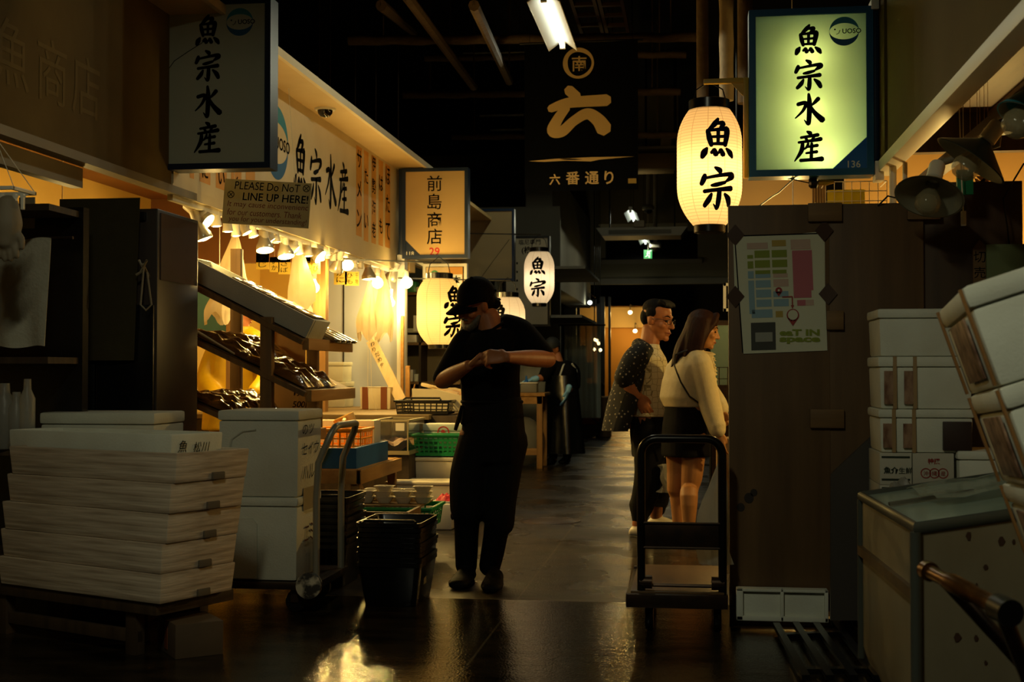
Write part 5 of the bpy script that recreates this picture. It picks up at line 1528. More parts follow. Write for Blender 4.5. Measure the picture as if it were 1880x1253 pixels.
# ------------------------------------------------------------------ nested black baskets
def nested(label_fn, n, cx, cy, w_, d_, z0, hfirst, step, group, rz):
    p = thing('black_basket', label_fn(0), 'basket', (cx, cy, z0), group)
    m = MB(); H = hfirst; wall = .006; tp = .80
    rings = []
    def rr(k, z, ins=0):
        a_ = w_ / 2 * k - ins; b_ = d_ / 2 * k - ins; r_ = .035; out = []
        for sx_, sy_, a0 in ((1, 1, 0), (-1, 1, 90), (-1, -1, 180), (1, -1, 270)):
            for q in range(4):
                an = math.radians(a0 + q * 30)
                out.append(V(sx_ * (a_ - r_) + r_ * math.cos(an), sy_ * (b_ - r_) + r_ * math.sin(an), z))
        return out
    rings = [rr(tp, 0), rr(tp + .01, .004), rr(.97, H - .022), rr(1.0, H - .02), rr(1.0, H), rr(.97, H), rr(.96, H - .02, wall), rr(tp + .01, .012, wall), rr(tp, .010, .02)]
    m.loft(rings)
    obj('basket', m, X['black_plastic'], p, False)
    obj('handle', MB().tube([(-w_ * .42, -d_ * .46, H + .002), (-w_ * .38, -d_ * .40, H + .008), (w_ * .38, -d_ * .40, H + .008), (w_ * .42, -d_ * .46, H + .002)], .007, 6), X['black_plastic'], p, False)
    p.rotation_euler = (0, 0, rz)
    for i in range(1, n):
        dup(p, (cx + .004 * math.sin(i * 2.1), cy + .004 * math.cos(i * 1.7), z0 + step * i), rz + .015 * math.sin(i * 1.3), label_fn(i))
    return p
n1 = 9
def lf(i): return 'black nested basket, %s of the near stack beside the man in black' % ('bottom' if i == 0 else 'top' if i == n1 - 1 else '%s from the bottom' % ('', 'second', 'third', 'fourth', 'fifth', 'sixth', 'seventh', 'eighth', 'ninth')[i])
pr = nested(lf, n1, -1.48, 6.52, .33, .44, 0.0, .22, .0245, 'near stack of black baskets', 0)
obj('price_label', MB().bx((.140, -.09, .10), (.152, -.03, .15)), mat('pale_label', '#6b6350', .6), pr, False)
n2 = 8
def lf2(i): return 'black nested basket, %s of the far stack by the platform truck' % ('bottom' if i == 0 else 'top' if i == n2 - 1 else '%s from the bottom' % ('', 'second', 'third', 'fourth', 'fifth', 'sixth', 'seventh', 'eighth')[i])
nested(lf2, n2, -2.01, 7.02, .37, .44, 0.0, .235, .036, 'far stack of black baskets', 0)

# ------------------------------------------------------------------ plywood partition on the right
YPl = 6.1
a = W(1337, 378, YPl); b = W(1695, 372, YPl); zT = a.z
x0, x1 = a.x, b.x
t = thing('plywood_partition', 'tall brown plywood partition on the right with battens nailed on', 'partition', ((x0 + 1.8) / 2, YPl + .1, 0))
zlow = W(0, 1086, YPl).z
obj('left_panel', MB().bx((x0, YPl, zlow), (W(1520, 0, YPl).x, YPl + .02, zT), .002), X['ply'], t)
obj('middle_panel', MB().bx((W(1520, 0, YPl).x, YPl + .002, .03), (x1, YPl + .022, zT), .002), X['ply'], t, label='slightly darker middle sheet of plywood')
obj('right_panel', MB().bx((x1, YPl + .03, .03), (W(1877, 0, YPl).x, YPl + .05, W(0, 366, YPl).z), .002), X['ply_dark'], t, label='darker recessed sheet of plywood')
obj('side_stud', MB().bx((x0, YPl + .02, .0), (x0 + .05, YPl + .08, zT), .003), X['wood_dark'], t)
obj('frame_stud', MB().bx((x1 + .3, YPl + .05, 0), (x1 + .36, YPl + .1, zT), .003), X['wood_dark'], t)
obj('foot', MB().bx((x0 + .02, YPl + .03, 0), (1.5, YPl + .09, .035)), X['wood_dark'], t)
for i, (p0, p1) in enumerate((((1483, 373), (1545, 408)), ((1665, 375), (1725, 404)), ((1517, 571), (1548, 606)), ((1487, 752), (1549, 786)))):
    q0 = W(p0[0], p1[1], YPl); q1 = W(p1[0], p0[1], YPl)
    obj('batten_block', MB().bx((q0.x, YPl - .022, q0.z), (q1.x, YPl + (.0 if i != 1 else .03), q1.z), .003), X['block'], t)
m = MB()
for px, py, r_ in ((1375, 915, .022), (1360, 932, .018), (1384, 905, .016)):
    q = W(px, py, YPl - .002); disc(m, lambda x, y, q=q: q + V(x, 0, y), 0, 0, r_, r_ * 1.1, n=14)
obj('knot', m, mat('wood_knot', '#1d130a', .6), t)
# grey kick board at the foot right of the partition
q = [W(1525, 872, 5.9), W(1612, 790, 5.9), W(1612, 1140, 5.9), W(1525, 1140, 5.9)]
t = thing('grey_board', 'dim grey board with a slanted top leaning on the partition by the foam boxes', 'board', V(q[3].x, 5.9, max(q[3].z, 0)))
obj('board', MB().loft([[V(p.x, 5.9, max(p.z, .0)) for p in q], [V(p.x, 5.93, max(p.z, .0)) for p in q]]), mat('dim_grey_board', '#3f3a35', .45), t)

# poster
YO = YPl - .004
t = thing('map_poster', 'taped map poster reading EAT IN SPACE on the plywood partition', 'poster', W(1440, 650, YO))
P4 = [W(1365, 650, YO), W(1519, 644, YO), W(1511, 430, YO), W(1350, 435, YO)]
backp = [W(1349, 545, YO), W(1515, 530, YO), W(1514, 425, YO), W(1346, 440, YO)]
X['poster_paper'] = mat('poster_paper', '#c9cbb0', .6)
obj('back_sheet', MB().loft([[p + V(0, .003, 0) for p in backp], [p + V(0, .001, 0) for p in backp]]), X['poster_paper'], t)
obj('black_edge', MB().loft([[p + V(-.006, .0012, .006) for p in P4], [p + V(-.006, .0002, .006) for p in P4]]), X['ink'], t)
obj('sheet', MB().loft([[p + V(0, -.0002, 0) for p in P4], [p + V(0, -.0016, 0) for p in P4]]), X['poster_paper'], t)
# poster coordinates: 0..190 x 0..240 (as in an upright crop 1340..1530 x 420..660)
def pf(d):
    return lambda x, y: W(1340 + x, 420 + y, YO) + V(0, -d, 0)
def K2(v): return v * 190 / 992
def prect(m, x0, y0, x1, y1, sk=.04, d=.003):
    f = pf(d)
    g = lambda x, y: f(K2(x + (y - 600) * sk * 1.0), K2(y - (x - 500) * .03))
    return m.add([g(x0, y0), g(x1, y0), g(x1, y1), g(x0, y1)], [(0, 1, 2, 3)])
olv = mat('poster_olive', '#7a8a1e', .6); blu = mat('poster_blue', '#7fa0ae', .6); pnk = mat('poster_pink', '#b0606a', .6); pal = mat('poster_pale_pink', '#b9a08e', .6); gr = mat('poster_photo', '#33352f', .6)
for r_ in ((250, 205, 395, 275), (415, 205, 560, 275), (180, 245, 235, 280), (250, 298, 395, 370), (415, 298, 560, 370), (180, 305, 235, 375), (250, 395, 395, 430), (415, 395, 550, 430)): obj('map_block', prect(MB(), *r_), olv, t, label='olive map block')
for r_ in ((180, 400, 235, 470), (250, 432, 395, 468), (180, 490, 235, 810), (250, 490, 395, 560), (250, 580, 395, 655), (415, 600, 560, 655), (250, 675, 395, 745), (415, 675, 560, 745), (200, 770, 400, 850)): obj('map_block', prect(MB(), *r_), blu, t, label='pale blue map block')
m = MB()
for r_ in ((610, 215, 800, 600), (610, 600, 780, 670), (640, 690, 720, 745)): prect(m, *r_)
obj('map_block', m, pnk, t, label='dark pink map block')
for r_ in ((180, 130, 380, 190), (420, 432, 560, 468), (420, 485, 565, 555), (720, 690, 800, 745), (600, 110, 790, 205)): obj('map_block', prect(MB(), *r_), pal, t, label='faded pink map block')
och = mat('poster_ochre', '#a8913c', .6)
for r_ in ((420, 110, 555, 170), (430, 790, 500, 850)): obj('map_block', prect(MB(), *r_), och, t, label='ochre map block')
m = MB(); prect(m, 195, 895, 430, 1160, .02)
obj('photo', m, gr, t)
m = MB(); prect(m, 235, 990, 400, 1080, .02, .005)
obj('photo_detail', m, mat('photo_grey', '#8e9086', .6), t)
m = MB()
f5 = pf(.005)
def pin(cx, cy, r):
    disc(m, lambda x, y: f5(K2(x), K2(y)), cx, cy, r, r, n=24)
    m.add([f5(K2(cx - r * .95), K2(cy + r * .35)), f5(K2(cx + r * .95), K2(cy + r * .35)), f5(K2(cx), K2(cy + r * 1.75))], [(0, 1, 2)])
pin(468, 595, 33); pin(603, 830, 60)
prect(m, 500, 650, 600, 662, .0, .005); prect(m, 590, 655, 602, 740, .02, .005)
m.add([f5(K2(582), K2(735)), f5(K2(615), K2(735)), f5(K2(598), K2(768))], [(0, 1, 2)])
obj('map_pin', m, mat('poster_red', '#8e1a16', .5), t)
m = MB(); f6 = pf(.0065)
obj('pin_window', disc(MB(), lambda x, y: f6(K2(x), K2(y)), 603, 828, 48, 48, n=24), X['poster_paper'], t); obj('pin_window', disc(MB(), lambda x, y: f6(K2(x), K2(y)), 468, 593, 11, 11, n=12), X['poster_paper'], t)
m = MB(); gf = lambda x, y: f5(K2(x), K2(-y))
text(m, 'eaT IN', 475, -1028, 62, gf, .045, wd=385); text(m, 'space', 475, -1105, 62, gf, .045, wd=390)
obj('lettering', m, olv, t)
X['dark_tape'] = mat('dark_tape', '#3d2410', .3)
for cx_, cy_ in ((1350, 432), (1513, 424), (1350, 545), (1520, 540)):
    c_ = W(cx_, cy_, YO); r_ = .042
    m = MB().loft([[c_ + V(-r_, dy, 0), c_ + V(0, dy, -r_ * 1.2), c_ + V(r_, dy, 0), c_ + V(0, dy, r_ * 1.2)] for dy in (-.0035, -.0042)])
    obj('packing_tape', m, X['dark_tape'], t)

# white crate and dark grate at the partition foot
YW2 = 6.02
a = W(1352, 1140, YW2); b = W(1521, 1085, YW2)
t = thing('white_crate', 'low white foam crate standing on edge at the foot of the plywood', 'crate', ((a.x + b.x) / 2, YW2, 0))
zc0, zc1 = max(a.z, 0.0), b.z
m = MB().bx((a.x, YW2 + .02, zc0), (b.x, YW2 + .07, zc1), .006)
w_ = .022
for lo, hi in (((a.x, zc0), (b.x, zc0 + w_)), ((a.x, zc1 - w_ * .6), (b.x, zc1)), ((a.x, zc0), (a.x + w_ * 1.4, zc1)), ((b.x - w_ * .8, zc0), (b.x, zc1)), (((a.x + b.x) / 2 - .008, zc0), ((a.x + b.x) / 2 + .008, zc1))):
    m.bx((lo[0], YW2, lo[1]), (hi[0], YW2 + .02, hi[1]), .004)
obj('crate', m, X['foam'], t)
g = [G(1425, 1160), G(1600, 1150), G(1700, 1260), G(1480, 1260)]
t = thing('floor_grate', 'black slatted duckboard on the floor before the white crate', 'duckboard', (g[0] + g[2]) / 2)
for i in range(6):
    k = i / 5
    s0 = g[0].lerp(g[1], k); s1 = g[3].lerp(g[2], k)
    obj('slat', MB().bar(s0 + V(0, 0, .03), s1 + V(0, 0, .03), .03, .02), X['black_plastic'], t)
for k in (.15, .8):
    obj('bearer', MB().bar(g[0].lerp(g[3], k) + V(0, 0, .01), g[1].lerp(g[2], k) + V(0, 0, .01), .04, .02), X['black_plastic'], t)

# ------------------------------------------------------------------ foam boxes behind the freezer
YF1 = 5.55
a = W(1612, 700, YF1); b = W(1742, 577, YF1)
zz = [W(0, p, YF1).z for p in (577, 657, 745, 818, 872)]
wF = b.x - a.x + .1; dF = .34
xF = a.x
solo('box_stand', 'dark stand hidden under the foam boxes behind the freezer', 'stand', MB().bx((xF, YF1, 0), (xF + wF, YF1 + dF, zz[4] - .1)), X['wood_dark'])
def stack_box(label, z0, z1, straps, y0=YF1, x0=xF, x1=None, group='foam boxes behind the freezer'):
    x1 = x1 or xF + wF
    t = foam_box('foam_box', label, (x0, y0, z0), (x1, y0 + dF, z1 - .001), X['foam'], .2, group)
    for i, xx in enumerate(straps):
        obj('printed_label', MB().bx((xx, y0 - .003, z0 + .02), (xx + .035, y0 + .01, z1 - .06), 0), X['fish_print'], t)
        obj('tape', MB().bx((xx + .035, y0 - .002, z0 + .001), (xx + .05, y0 + .01, z1 - .0005)), X['tan_tape'], t)
    return t
X['fish_print'] = mat('brown_printed_label', '#5d3626', .4, 0, '#a3846a', 34, (1, 1, .35), .35)
X['tan_tape'] = mat('tan_tape', '#9c8058', .35)
t = stack_box('plain white foam box on top of the taped boxes behind the freezer', zz[1], zz[0], ())
stack_box('upper taped white foam box behind the freezer', zz[2], zz[1], (xF + .025, xF + .105))
stack_box('lower taped white foam box behind the freezer', zz[3], zz[2], (xF + .02, xF + .10))
def printed_box(label, z0, z1):
    t = thing('carton', label, 'carton', (xF + .16, YF1 + .1, z0), 'printed cartons behind the freezer')
    obj('body', MB().bx((xF + .005, YF1, z0), (xF + .30, YF1 + dF, z1), .003), mat('white_carton', '#b9b6a4', .6) if 'white_carton' not in bpy.data.materials else bpy.data.materials['white_carton'], t)
    f = plane_fn((xF, YF1, z0), (1, 0, 0), (0, 0, 1), .002); hh = z1 - z0
    m = MB()
    for y_ in (.14, .84): rect(m, f, .012, hh * y_, .125, hh * y_ + .008)
    text(m, '魚介', .02, hh * .35, hh * .22, f, .03); text(m, '生鮮', .08, hh * .35, hh * .2, f, .01)
    rect(m, f, .132, 0.0, .135, hh)
    obj('printed_band', m, mat('dark_green_ink', '#1d2a1c', .6) if 'dark_green_ink' not in bpy.data.materials else bpy.data.materials['dark_green_ink'], t)
    m = MB(); text(m, '特撰', .22, hh * .66, hh * .18, f, .03, True)
    for i in range(3):
        ring(m, f, .188 + .034 * i, hh * .38, hh * .13, hh * .16, 24); text(m, '沖縄産'[i], .188 + .034 * i, hh * .30, hh * .15, f, .0, True)
    obj('red_lettering', m, mat('carton_red', '#8e2b22', .6) if 'carton_red' not in bpy.data.materials else bpy.data.materials['carton_red'], t)
printed_box('upper printed carton with red characters below the taped foam boxes', zz[4], zz[3] - .001)
printed_box('lower printed carton with red characters, mostly hidden by the freezer', zz[4] - .1, zz[4] - .001)
q = W(1745, 875, 5.5)
foam_box('foam_box', 'narrow white foam box beside the printed carton behind the freezer', (xF + .31, YF1 - .02, zz[4] - .1), (xF + .62, YF1 + .28, W(0, 815, 5.5).z), X['foam'], .15)
a = W(1733, 815, 5.53); b = W(1762, 775, 5.53)
solo('dark_box', 'small dark box on the narrow foam box behind the freezer', 'box', MB().bx((a.x, YF1 - .012, W(0, 815, 5.5).z + .0005), (b.x + .05, YF1 + .1, b.z), .004), mat('dark_brown_box', '#2c1a12', .5))
solo('grey_bag', 'crumpled pale bag behind the left corner of the freezer', 'bag', MB().grid(lambda u, v: V(W(1615, 0, 5.45).x + .15 * u, 5.40 + .1 * v, .62 + .11 * (1 - abs(2 * u - 1) ** 2.5) * (1 - abs(2 * v - 1) ** 2) + .012 * math.sin(u * 17 + v * 9)), 14, 10, .004), X['film_cool'])
solo('bag_stand', 'dark box under the crumpled pale bag behind the freezer', 'box', MB().bx((W(1615, 0, 5.45).x, 5.40, 0), (W(1615, 0, 5.45).x + .15, 5.5, .618)), X['wood_dark'])

# ------------------------------------------------------------------ chest freezer with glass lid
N0 = W(1683, 967, 4.22); L0_ = W(1582, 911, 5.25)
X['old_white'] = mat('rusty_white_enamel', '#8f8a72', .5, 0, '#6e6148', 4.5, (1, 1, .45), .8, .1)
R1 = V(N0.x + .95, N0.y + .16, .80); L1 = V(L0_.x + .95, L0_.y + .14, .80)
ztp = .665
t = thing('chest_freezer', 'old white chest freezer with rusty trim and a sloping glass lid', 'freezer', V((N0.x + R1.x) / 2, (N0.y + L0_.y) / 2, 0))
NB = V(N0.x, N0.y, .03); LB = V(L0_.x, L0_.y, .03)
top = [V(N0.x, N0.y, ztp), R1, L1, V(L0_.x, L0_.y, ztp)]
def inset(p, d): return p.lerp(V((N0.x + R1.x) / 2, (N0.y + L0_.y) / 2, p.z), d)
bot = [V(p.x, p.y, .02) for p in top]
m = MB()
side0 = [V(p.x, p.y, .10) for p in top]
m.loft([[inset(p, .05) for p in bot], side0, top], True)
obj('body', m, X['old_white'], t)
X['trim_grey'] = mat('grey_rubber_trim', '#4b4f48', .35, .2)
rail_pts = [p + V(0, 0, .012) for p in top]
obj('lid_frame', MB().tube(rail_pts, .02, 10, False, True), X['trim_grey'], t)
obj('corner_trim', MB().tube([V(N0.x - .004, N0.y - .004, .05), V(N0.x - .004, N0.y - .004, ztp)], .018, 10), X['trim_grey'], t)
obj('corner_trim', MB().tube([V(L0_.x - .004, L0_.y, .05), V(L0_.x - .004, L0_.y, ztp)], .014, 10), X['trim_grey'], t)
obj('glass_lid', MB().loft([[inset(p, .03) + V(0, 0, .012) for p in top], [inset(p, .03) + V(0, 0, .018) for p in top]]), mat('frosted_lid_glass', '#9fb5a8', .18, 0, '#8aa095', 3, bump=.15, spec=.8), t)
zt_ = .47
obj('side_trim', MB().bar(V(N0.x - .008, N0.y, zt_), V(L0_.x - .008, L0_.y, zt_), .02, .035), mat('rusty_trim', '#5c4526', .5, .3, '#38281a', 16), t)
p0 = N0.lerp(L0_, .55); 
obj('lid_handle', MB().bar(V(p0.x + .02, p0.y, ztp + .03), V(p0.x + .32, p0.y + .06, ztp + .075), .02, .012), X['steel'], t)
m = MB(); rnd = random.Random(5)
for i in range(26):
    x_ = rnd.uniform(.03, .55); z_ = rnd.choice([rnd.uniform(.08, .35), rnd.uniform(.5, .66)])
    d_ = (R1 - N0); d_.z = 0; d_.normalize(); nn = V(d_.y, -d_.x, 0)
    c_ = V(N0.x, N0.y, 0) + d_ * x_ + nn * .0025; r_ = rnd.uniform(.004, .012)
    m.add([c_ + d_ * (r_ * math.cos(k_ * 1.05) * rnd.uniform(.6, 1.3)) + V(0, 0, z_ + r_ * 1.4 * math.sin(k_ * 1.05)) for k_ in range(6)], [tuple(range(6))])
obj('rust_stain', m, mat('rust', '#3b2412', .8), t)
# plastic sheet on the lid
solo('clear_sheet', 'wrinkled clear plastic sheet lying on the freezer lid', 'plastic sheet', MB().grid(lambda u, v: (lambda p: V(p.x, p.y, p.z + .035 + .012 * abs(math.sin(u * 7 + 2 * v)) + .01 * math.sin(v * 9)))((top[3].lerp(top[2], .15 + .6 * u)).lerp(top[0].lerp(top[1], .15 + .6 * u), .15 + .5 * v)), 18, 14, .002), mat('clear_wrinkled_film', '#a9b8a6', .15, 0, None, bump=.7, bscale=9, alpha=.35))

# ------------------------------------------------------------------ leaning foam boxes on a tilted hand truck, right foreground
wv = V(.22, -.075, .97).normalized(); dv_ = V(.30, -.95, -.137)
dv_ = (dv_ - wv * dv_.dot(wv)).normalized(); uv = wv.cross(-dv_).normalized()
def c2w(c): return _r * c.x + _u * c.y + _f * c.z
eu, ev, ew = c2w(uv), -c2w(dv_), c2w(wv)
if eu.dot(_r) < 0: eu = -eu
Rb = Matrix((eu, ew, ev)).transposed()
if Rb.determinant() < 0: pass
CR = W(1764, 527, 3.35)
def lean_box(label, down, h, wd, dep):
    t = thing('foam_box', label, 'foam box', CR - ev * (down + h) + eu * wd / 2 + ew * dep / 2, 'leaning foam boxes')
    c_ = CR - ev * (down + h / 2) + eu * wd / 2 + ew * dep / 2
    lh = h * .23
    obj('body', MB().box(c_ - ev * (lh / 2), (wd - .012, dep - .012, h - lh), Rb, .016), X['foam'], t)
    obj('lid', MB().box(c_ + ev * (h / 2 - lh / 2), (wd, dep, lh - .002), Rb, .018), X['foam'], t)
    # label wrapped on the left end, and tapes down the edges
    e = CR - ev * (down + h / 2) + ew * dep / 2
    obj('printed_label', MB().box(e + ew * (-.02) - ev * .02 - eu * .002, (.006, dep * .50, h * .62), Rb, .001), X['fish_print_big'], t)
    obj('tape', MB().box(e - ew * (dep / 2 - .02) - eu * .002, (.008, .018, h * .96), Rb, .001), X['tan_tape2'], t)
    obj('tape', MB().box(e + ew * (dep / 2 - .02) - eu * .002, (.008, .018, h * .96), Rb, .001), X['tan_tape2'], t)
X['tan_tape2'] = mat('amber_tape', '#8a6236', .3)
X['fish_print_big'] = mat('brown_fish_photo_label', '#3f1d14', .4, 0, '#a5846a', 22, (1, 1, 1), .3, .0, detail=6)
hb = .262
lean_box('uppermost leaning foam box with brown label, over the freezer', 0, hb, .55, .62)
lean_box('middle leaning foam box with brown label, over the freezer', hb + .001, hb, .55, .62)
lean_box('lowest leaning foam box, behind the brown tube bar', 2 * hb + .002, hb, .55, .62)
t = thing('tilted_hand_truck', 'tilted hand truck with a brown metal tube bar at lower right', 'hand truck', G(1850, 1400))
p0 = W(1706, 1050, 3.3); p1 = W(1838, 1118, 2.95)
X['copper'] = mat('brown_lacquered_tube', '#7a5126', .28, .8, '#4a2e14', 20)
dd_ = (p1 - p0)
obj('cross_tube', MB().tube([p0, p0 + dd_ * .3, p0 + dd_ * .31, p0 + dd_ * .62, p0 + dd_ * .63, p1], [.017, .017, .022, .022, .019, .021], 16), X['copper'], t)
obj('end_cap', MB().tube([p0 - dd_ * .05, p0 + dd_ * .02], .024, 16), X['copper'], t)
obj('end_cap', MB().tube([p1 - dd_ * .04, p1 + dd_ * .12], .030, 16), X['black_metal'], t)
base = G(1850, 1440)
obj('side_tube', MB().tube([p0.lerp(p1, .25), V(p0.x + .22, 3.15, .45), V(p0.x + .30, 3.25, .03)], .018, 10), X['steel_dark'], t)
obj('side_tube', MB().tube([p1, V(p1.x + .1, 3.1, .45), V(p1.x + .2, 3.2, .03)], .018, 10), X['steel_dark'], t)
obj('toe_plate', MB().bx((p0.x + .2, 3.1, .005), (p1.x + .6, 3.5, .02), .002), X['steel_dark'], t)
bb_ = CR - ev * (3 * hb + .004)
obj('back_bar', MB().bar(bb_ + eu * .02 + ew * .1, bb_ + eu * .6 + ew * .1, .04, .02), X['steel_dark'], t)
obj('back_bar', MB().tube([V(p1.x + .18, 3.22, .02), bb_ + eu * .25 + ew * .1], .016, 8), X['steel_dark'], t)

# ------------------------------------------------------------------ hooded work lamps on the right eave, cords, basket, tinsel
X['lamp_green'] = mat('dark_green_enamel', '#2c3328', .35, .2); X['lamp_inner'] = mat('grey_lamp_inside', '#8a8670', .4)
def hood(label, px, py, Y, d, r, mount_px, mount_py, outer, inner, my=None):
    p = W(px, py, Y); R = axis_rot(d); dn_ = Vector(d).normalized()
    mt = W(mount_px, mount_py, my or Y); mt.z = 2.19; mt.x = 1.28
    t = thing('hooded_lamp', label, 'lamp', mt)
    prof = [(.02, -.10), (.03, -.09), (.05, -.075), (r * .97, -.004), (r, 0), (r * .95, .0), (.045, -.066)]
    obj('hood', MB().lathe(prof, 36, p, R, False), outer, t)
    obj('reflector', MB().lathe([(.03, -.068), (.05, -.062), (r * .94, .002)], 36, p, R, False), inner, t)
    obj('bulb', MB().lathe([(.02, -.06), (.03, -.03), (.055, .02), (.05, .055), (.03, .075), (.001, .08)], 20, p, R), mat('unlit_bulb_glass', '#a89c78', .1, 0, None, alpha=.55), t)
    j = p - dn_ * .10
    obj('socket', MB().lathe([(.03, -.18), (.034, -.17), (.034, -.10), (.02, -.09)], 16, p, R), X['lamp_white'], t)
    j2 = p - dn_ * .18
    obj('arm', MB().tube([j2, V(mt.x, mt.y, (j2.z + mt.z) / 2), V(mt.x, mt.y, 2.17)], .016, 10), X['board_dull'], t)
    obj('mount_plate', MB().lathe([(.055, 2.165), (.06, 2.17), (.06, 2.19)], 20, (mt.x, mt.y, 0)), X['board_dull'], t)
    return t
hood('unlit lamp with wide grey hood hanging over the plywood edge', 1706, 362, 5.7, (-.28, -.45, -.85), .145, 1722, 330, X['lamp_inner'], X['lamp_inner'])
hood('unlit lamp with dark green hood seen edge-on under the eave', 1782, 296, 5.3, (-.60, .05, -.80), .155, 1818, 260, X['lamp_green'], X['lamp_inner'])
p = W(1868, 212, 4.6)
hood('small teal lamp hood at the right edge under the eave', 1876, 214, 4.7, (-.5, -.2, -.85), .09, 1885, 180, X['teal'], X['lamp_inner'])
# green tag and switch on cords
p = W(1770, 345, 5.9)
t = thing('green_tag_bundle', 'green plastic card bundle hanging between the two hooded lamps', 'tag', p)
obj('card', MB().bx((p.x - .03, 5.9, p.z - .03), (p.x + .04, 5.92, p.z + .08), .004), mat('green_card', '#1d7a50', .4), t)
obj('string', MB().tube([p + V(0, .01, .08), V(p.x, 5.91, 2.63)], .002, 4), X['white_plastic'], t)
p = W(1769, 400, 5.85)
t = thing('pull_switch', 'pale pull switch on a cord hanging before the dark plywood', 'switch', p)
obj('switch', MB().bx((p.x - .010, 5.85, p.z - .035), (p.x + .012, 5.865, p.z + .03), .004), X['white_plastic'], t)
obj('cord', MB().tube([p + V(0, .007, .03), p + V(-.005, .007, .15), V(p.x - .02, 5.86, 2.63)], .003, 5), X['white_plastic'], t)
m = MB().tube([W(1880, 300, 5.9), W(1862, 330, 5.9), W(1842, 365, 6.05), W(1850, 420, 6.05), W(1853, 450, 6.1)], .004, 6)
solo('loose_cable', 'thin dark cable hanging over the right end of the plywood', 'cable', m, X['black_plastic'])
m = MB().tube([W(1655, 372, 6.08), W(1664, 356, 6.05), W(1680, 358, 6.05), W(1700, 380, 6.05)], .004, 6).tube([W(1612, 378, 6.1), W(1630, 360, 6.05), W(1650, 365, 6.05), W(1658, 376, 6.08)], .004, 6)
solo('loose_cable', 'curled cables lying on the top edge of the plywood', 'cable', m, X['black_plastic'])
for i, (px, py) in enumerate(((1782, 355), (1800, 340), (1815, 362), (1795, 362), (1808, 330))):
    p = W(px, py, 6.4); m = MB()
    pts = []
    for k_ in range(10):
        r_ = .045 if k_ % 2 == 0 else .02
        pts.append((r_ * math.cos(k_ * PI / 5 + i), r_ * math.sin(k_ * PI / 5 + i)))
    m.prism(pts, p, (1, 0, 0), (0, 0, 1), 0, .003)
    m.tube([p, V(p.x, 6.4, 2.63)], .001, 4)
    solo('star_ornament', 'gold paper star hanging above the plywood, %s from the left' % ('first', 'third', 'fifth', 'second', 'fourth')[i], 'ornament', m, mat('gold_paper', '#c9a45a', .5) if 'gold_paper' not in bpy.data.materials else bpy.data.materials['gold_paper'], 'gold stars')
# conduits by the sign
p = W(1622, 320, 6.7)
solo('wall_conduit', 'pale vertical conduit beside the right sign above the plywood', 'conduit', MB().tube([V(1.0, 6.72, 1.95), V(1.0, 6.72, 2.19)], .018, 10).tube([V(1.04, 6.6, 1.95), V(1.04, 6.6, 2.19)], .012, 8), X['lamp_white'])
# yellow basket with wire grid
YY = 7.6
a = W(1516, 372, YY); b = W(1588, 333, YY)
t = thing('wire_basket', 'white wire basket with a yellow sheet above the plywood', 'basket', (a.x, YY, a.z))
m = MB()
for i in range(8):
    x_ = a.x + (b.x - a.x + .12) * i / 7
    m.tube([(x_, YY, a.z - .05), (x_, YY, b.z)], .0025, 5)
for i in range(4):
    z_ = a.z - .05 + (b.z - a.z + .05) * i / 3
    m.tube([(a.x, YY, z_), (b.x + .12, YY, z_)], .003, 5)
for x_ in (a.x, b.x + .12): m.tube([(x_, YY, b.z), (x_, YY + .25, b.z)], .003, 5).tube([(x_, YY, a.z - .05), (x_, YY + .25, a.z - .05)], .003, 5)
obj('wire', m, X['white_plastic'], t)
obj('yellow_sheet', MB().bx((a.x + .01, YY + .01, a.z - .05), (b.x, YY + .014, a.z + (b.z - a.z) * .62)), mat('yellow_sheet', '#e3d21a', .5), t)
solo('basket_shelf', 'brown shelf board carrying the wire basket behind the plywood', 'shelf', MB().bx((a.x - .25, YY - .02, a.z - .09), (b.x + .3, YY + .3, a.z - .055)).bx((a.x + .1, YY + .2, 0), (a.x + .16, YY + .26, a.z - .09)).bx((b.x, YY + .2, 0), (b.x + .06, YY + .26, a.z - .09)), X['wood_dim'])
m = MB()
for i in range(5):
    m.bx((W(1490 + 5 * i, 0, 8.2).x, 8.2, 0), (W(1490 + 5 * i, 0, 8.2).x + .012, 8.23, W(0, 330, 8.2).z))
solo('slatted_screen', 'thin brown slatted screen left of the wire basket', 'screen', m, X['wood_dim'])
# rope and hanging gear under the sign
p0 = W(1458, 328, 7.0); p1 = W(1385, 385, 6.7)
solo('tie_rope', 'white rope running down left from under the lit sign', 'rope', MB().tube([p0, p0.lerp(p1, .4) - V(0, 0, .01), p0.lerp(p1, .62) + V(.01, 0, .004), p1], .004, 6), X['white_plastic'])
p = W(1492, 336, 7.0)
t = thing('lamp_clip', 'yellow-handled clamp hanging under the lit sign', 'clamp', p)
obj('jaw', MB().lathe([(.02, -.02), (.03, -.01), (.03, .02), (.015, .03)], 14, p, Matrix.Rotation(PI / 2, 3, 'Y')), X['black_plastic'], t)
obj('handle', MB().tube([p + V(.02, 0, 0), p + V(.07, 0, .0), p + V(.11, 0, .004)], [.014, .016, .008], 8), X['yellow_paint'], t)
obj('cord', MB().tube([p - V(.02, 0, 0), p + V(-.1, 0, .02), p + V(-.2, .02, .04)], .003, 5), X['black_plastic'], t)
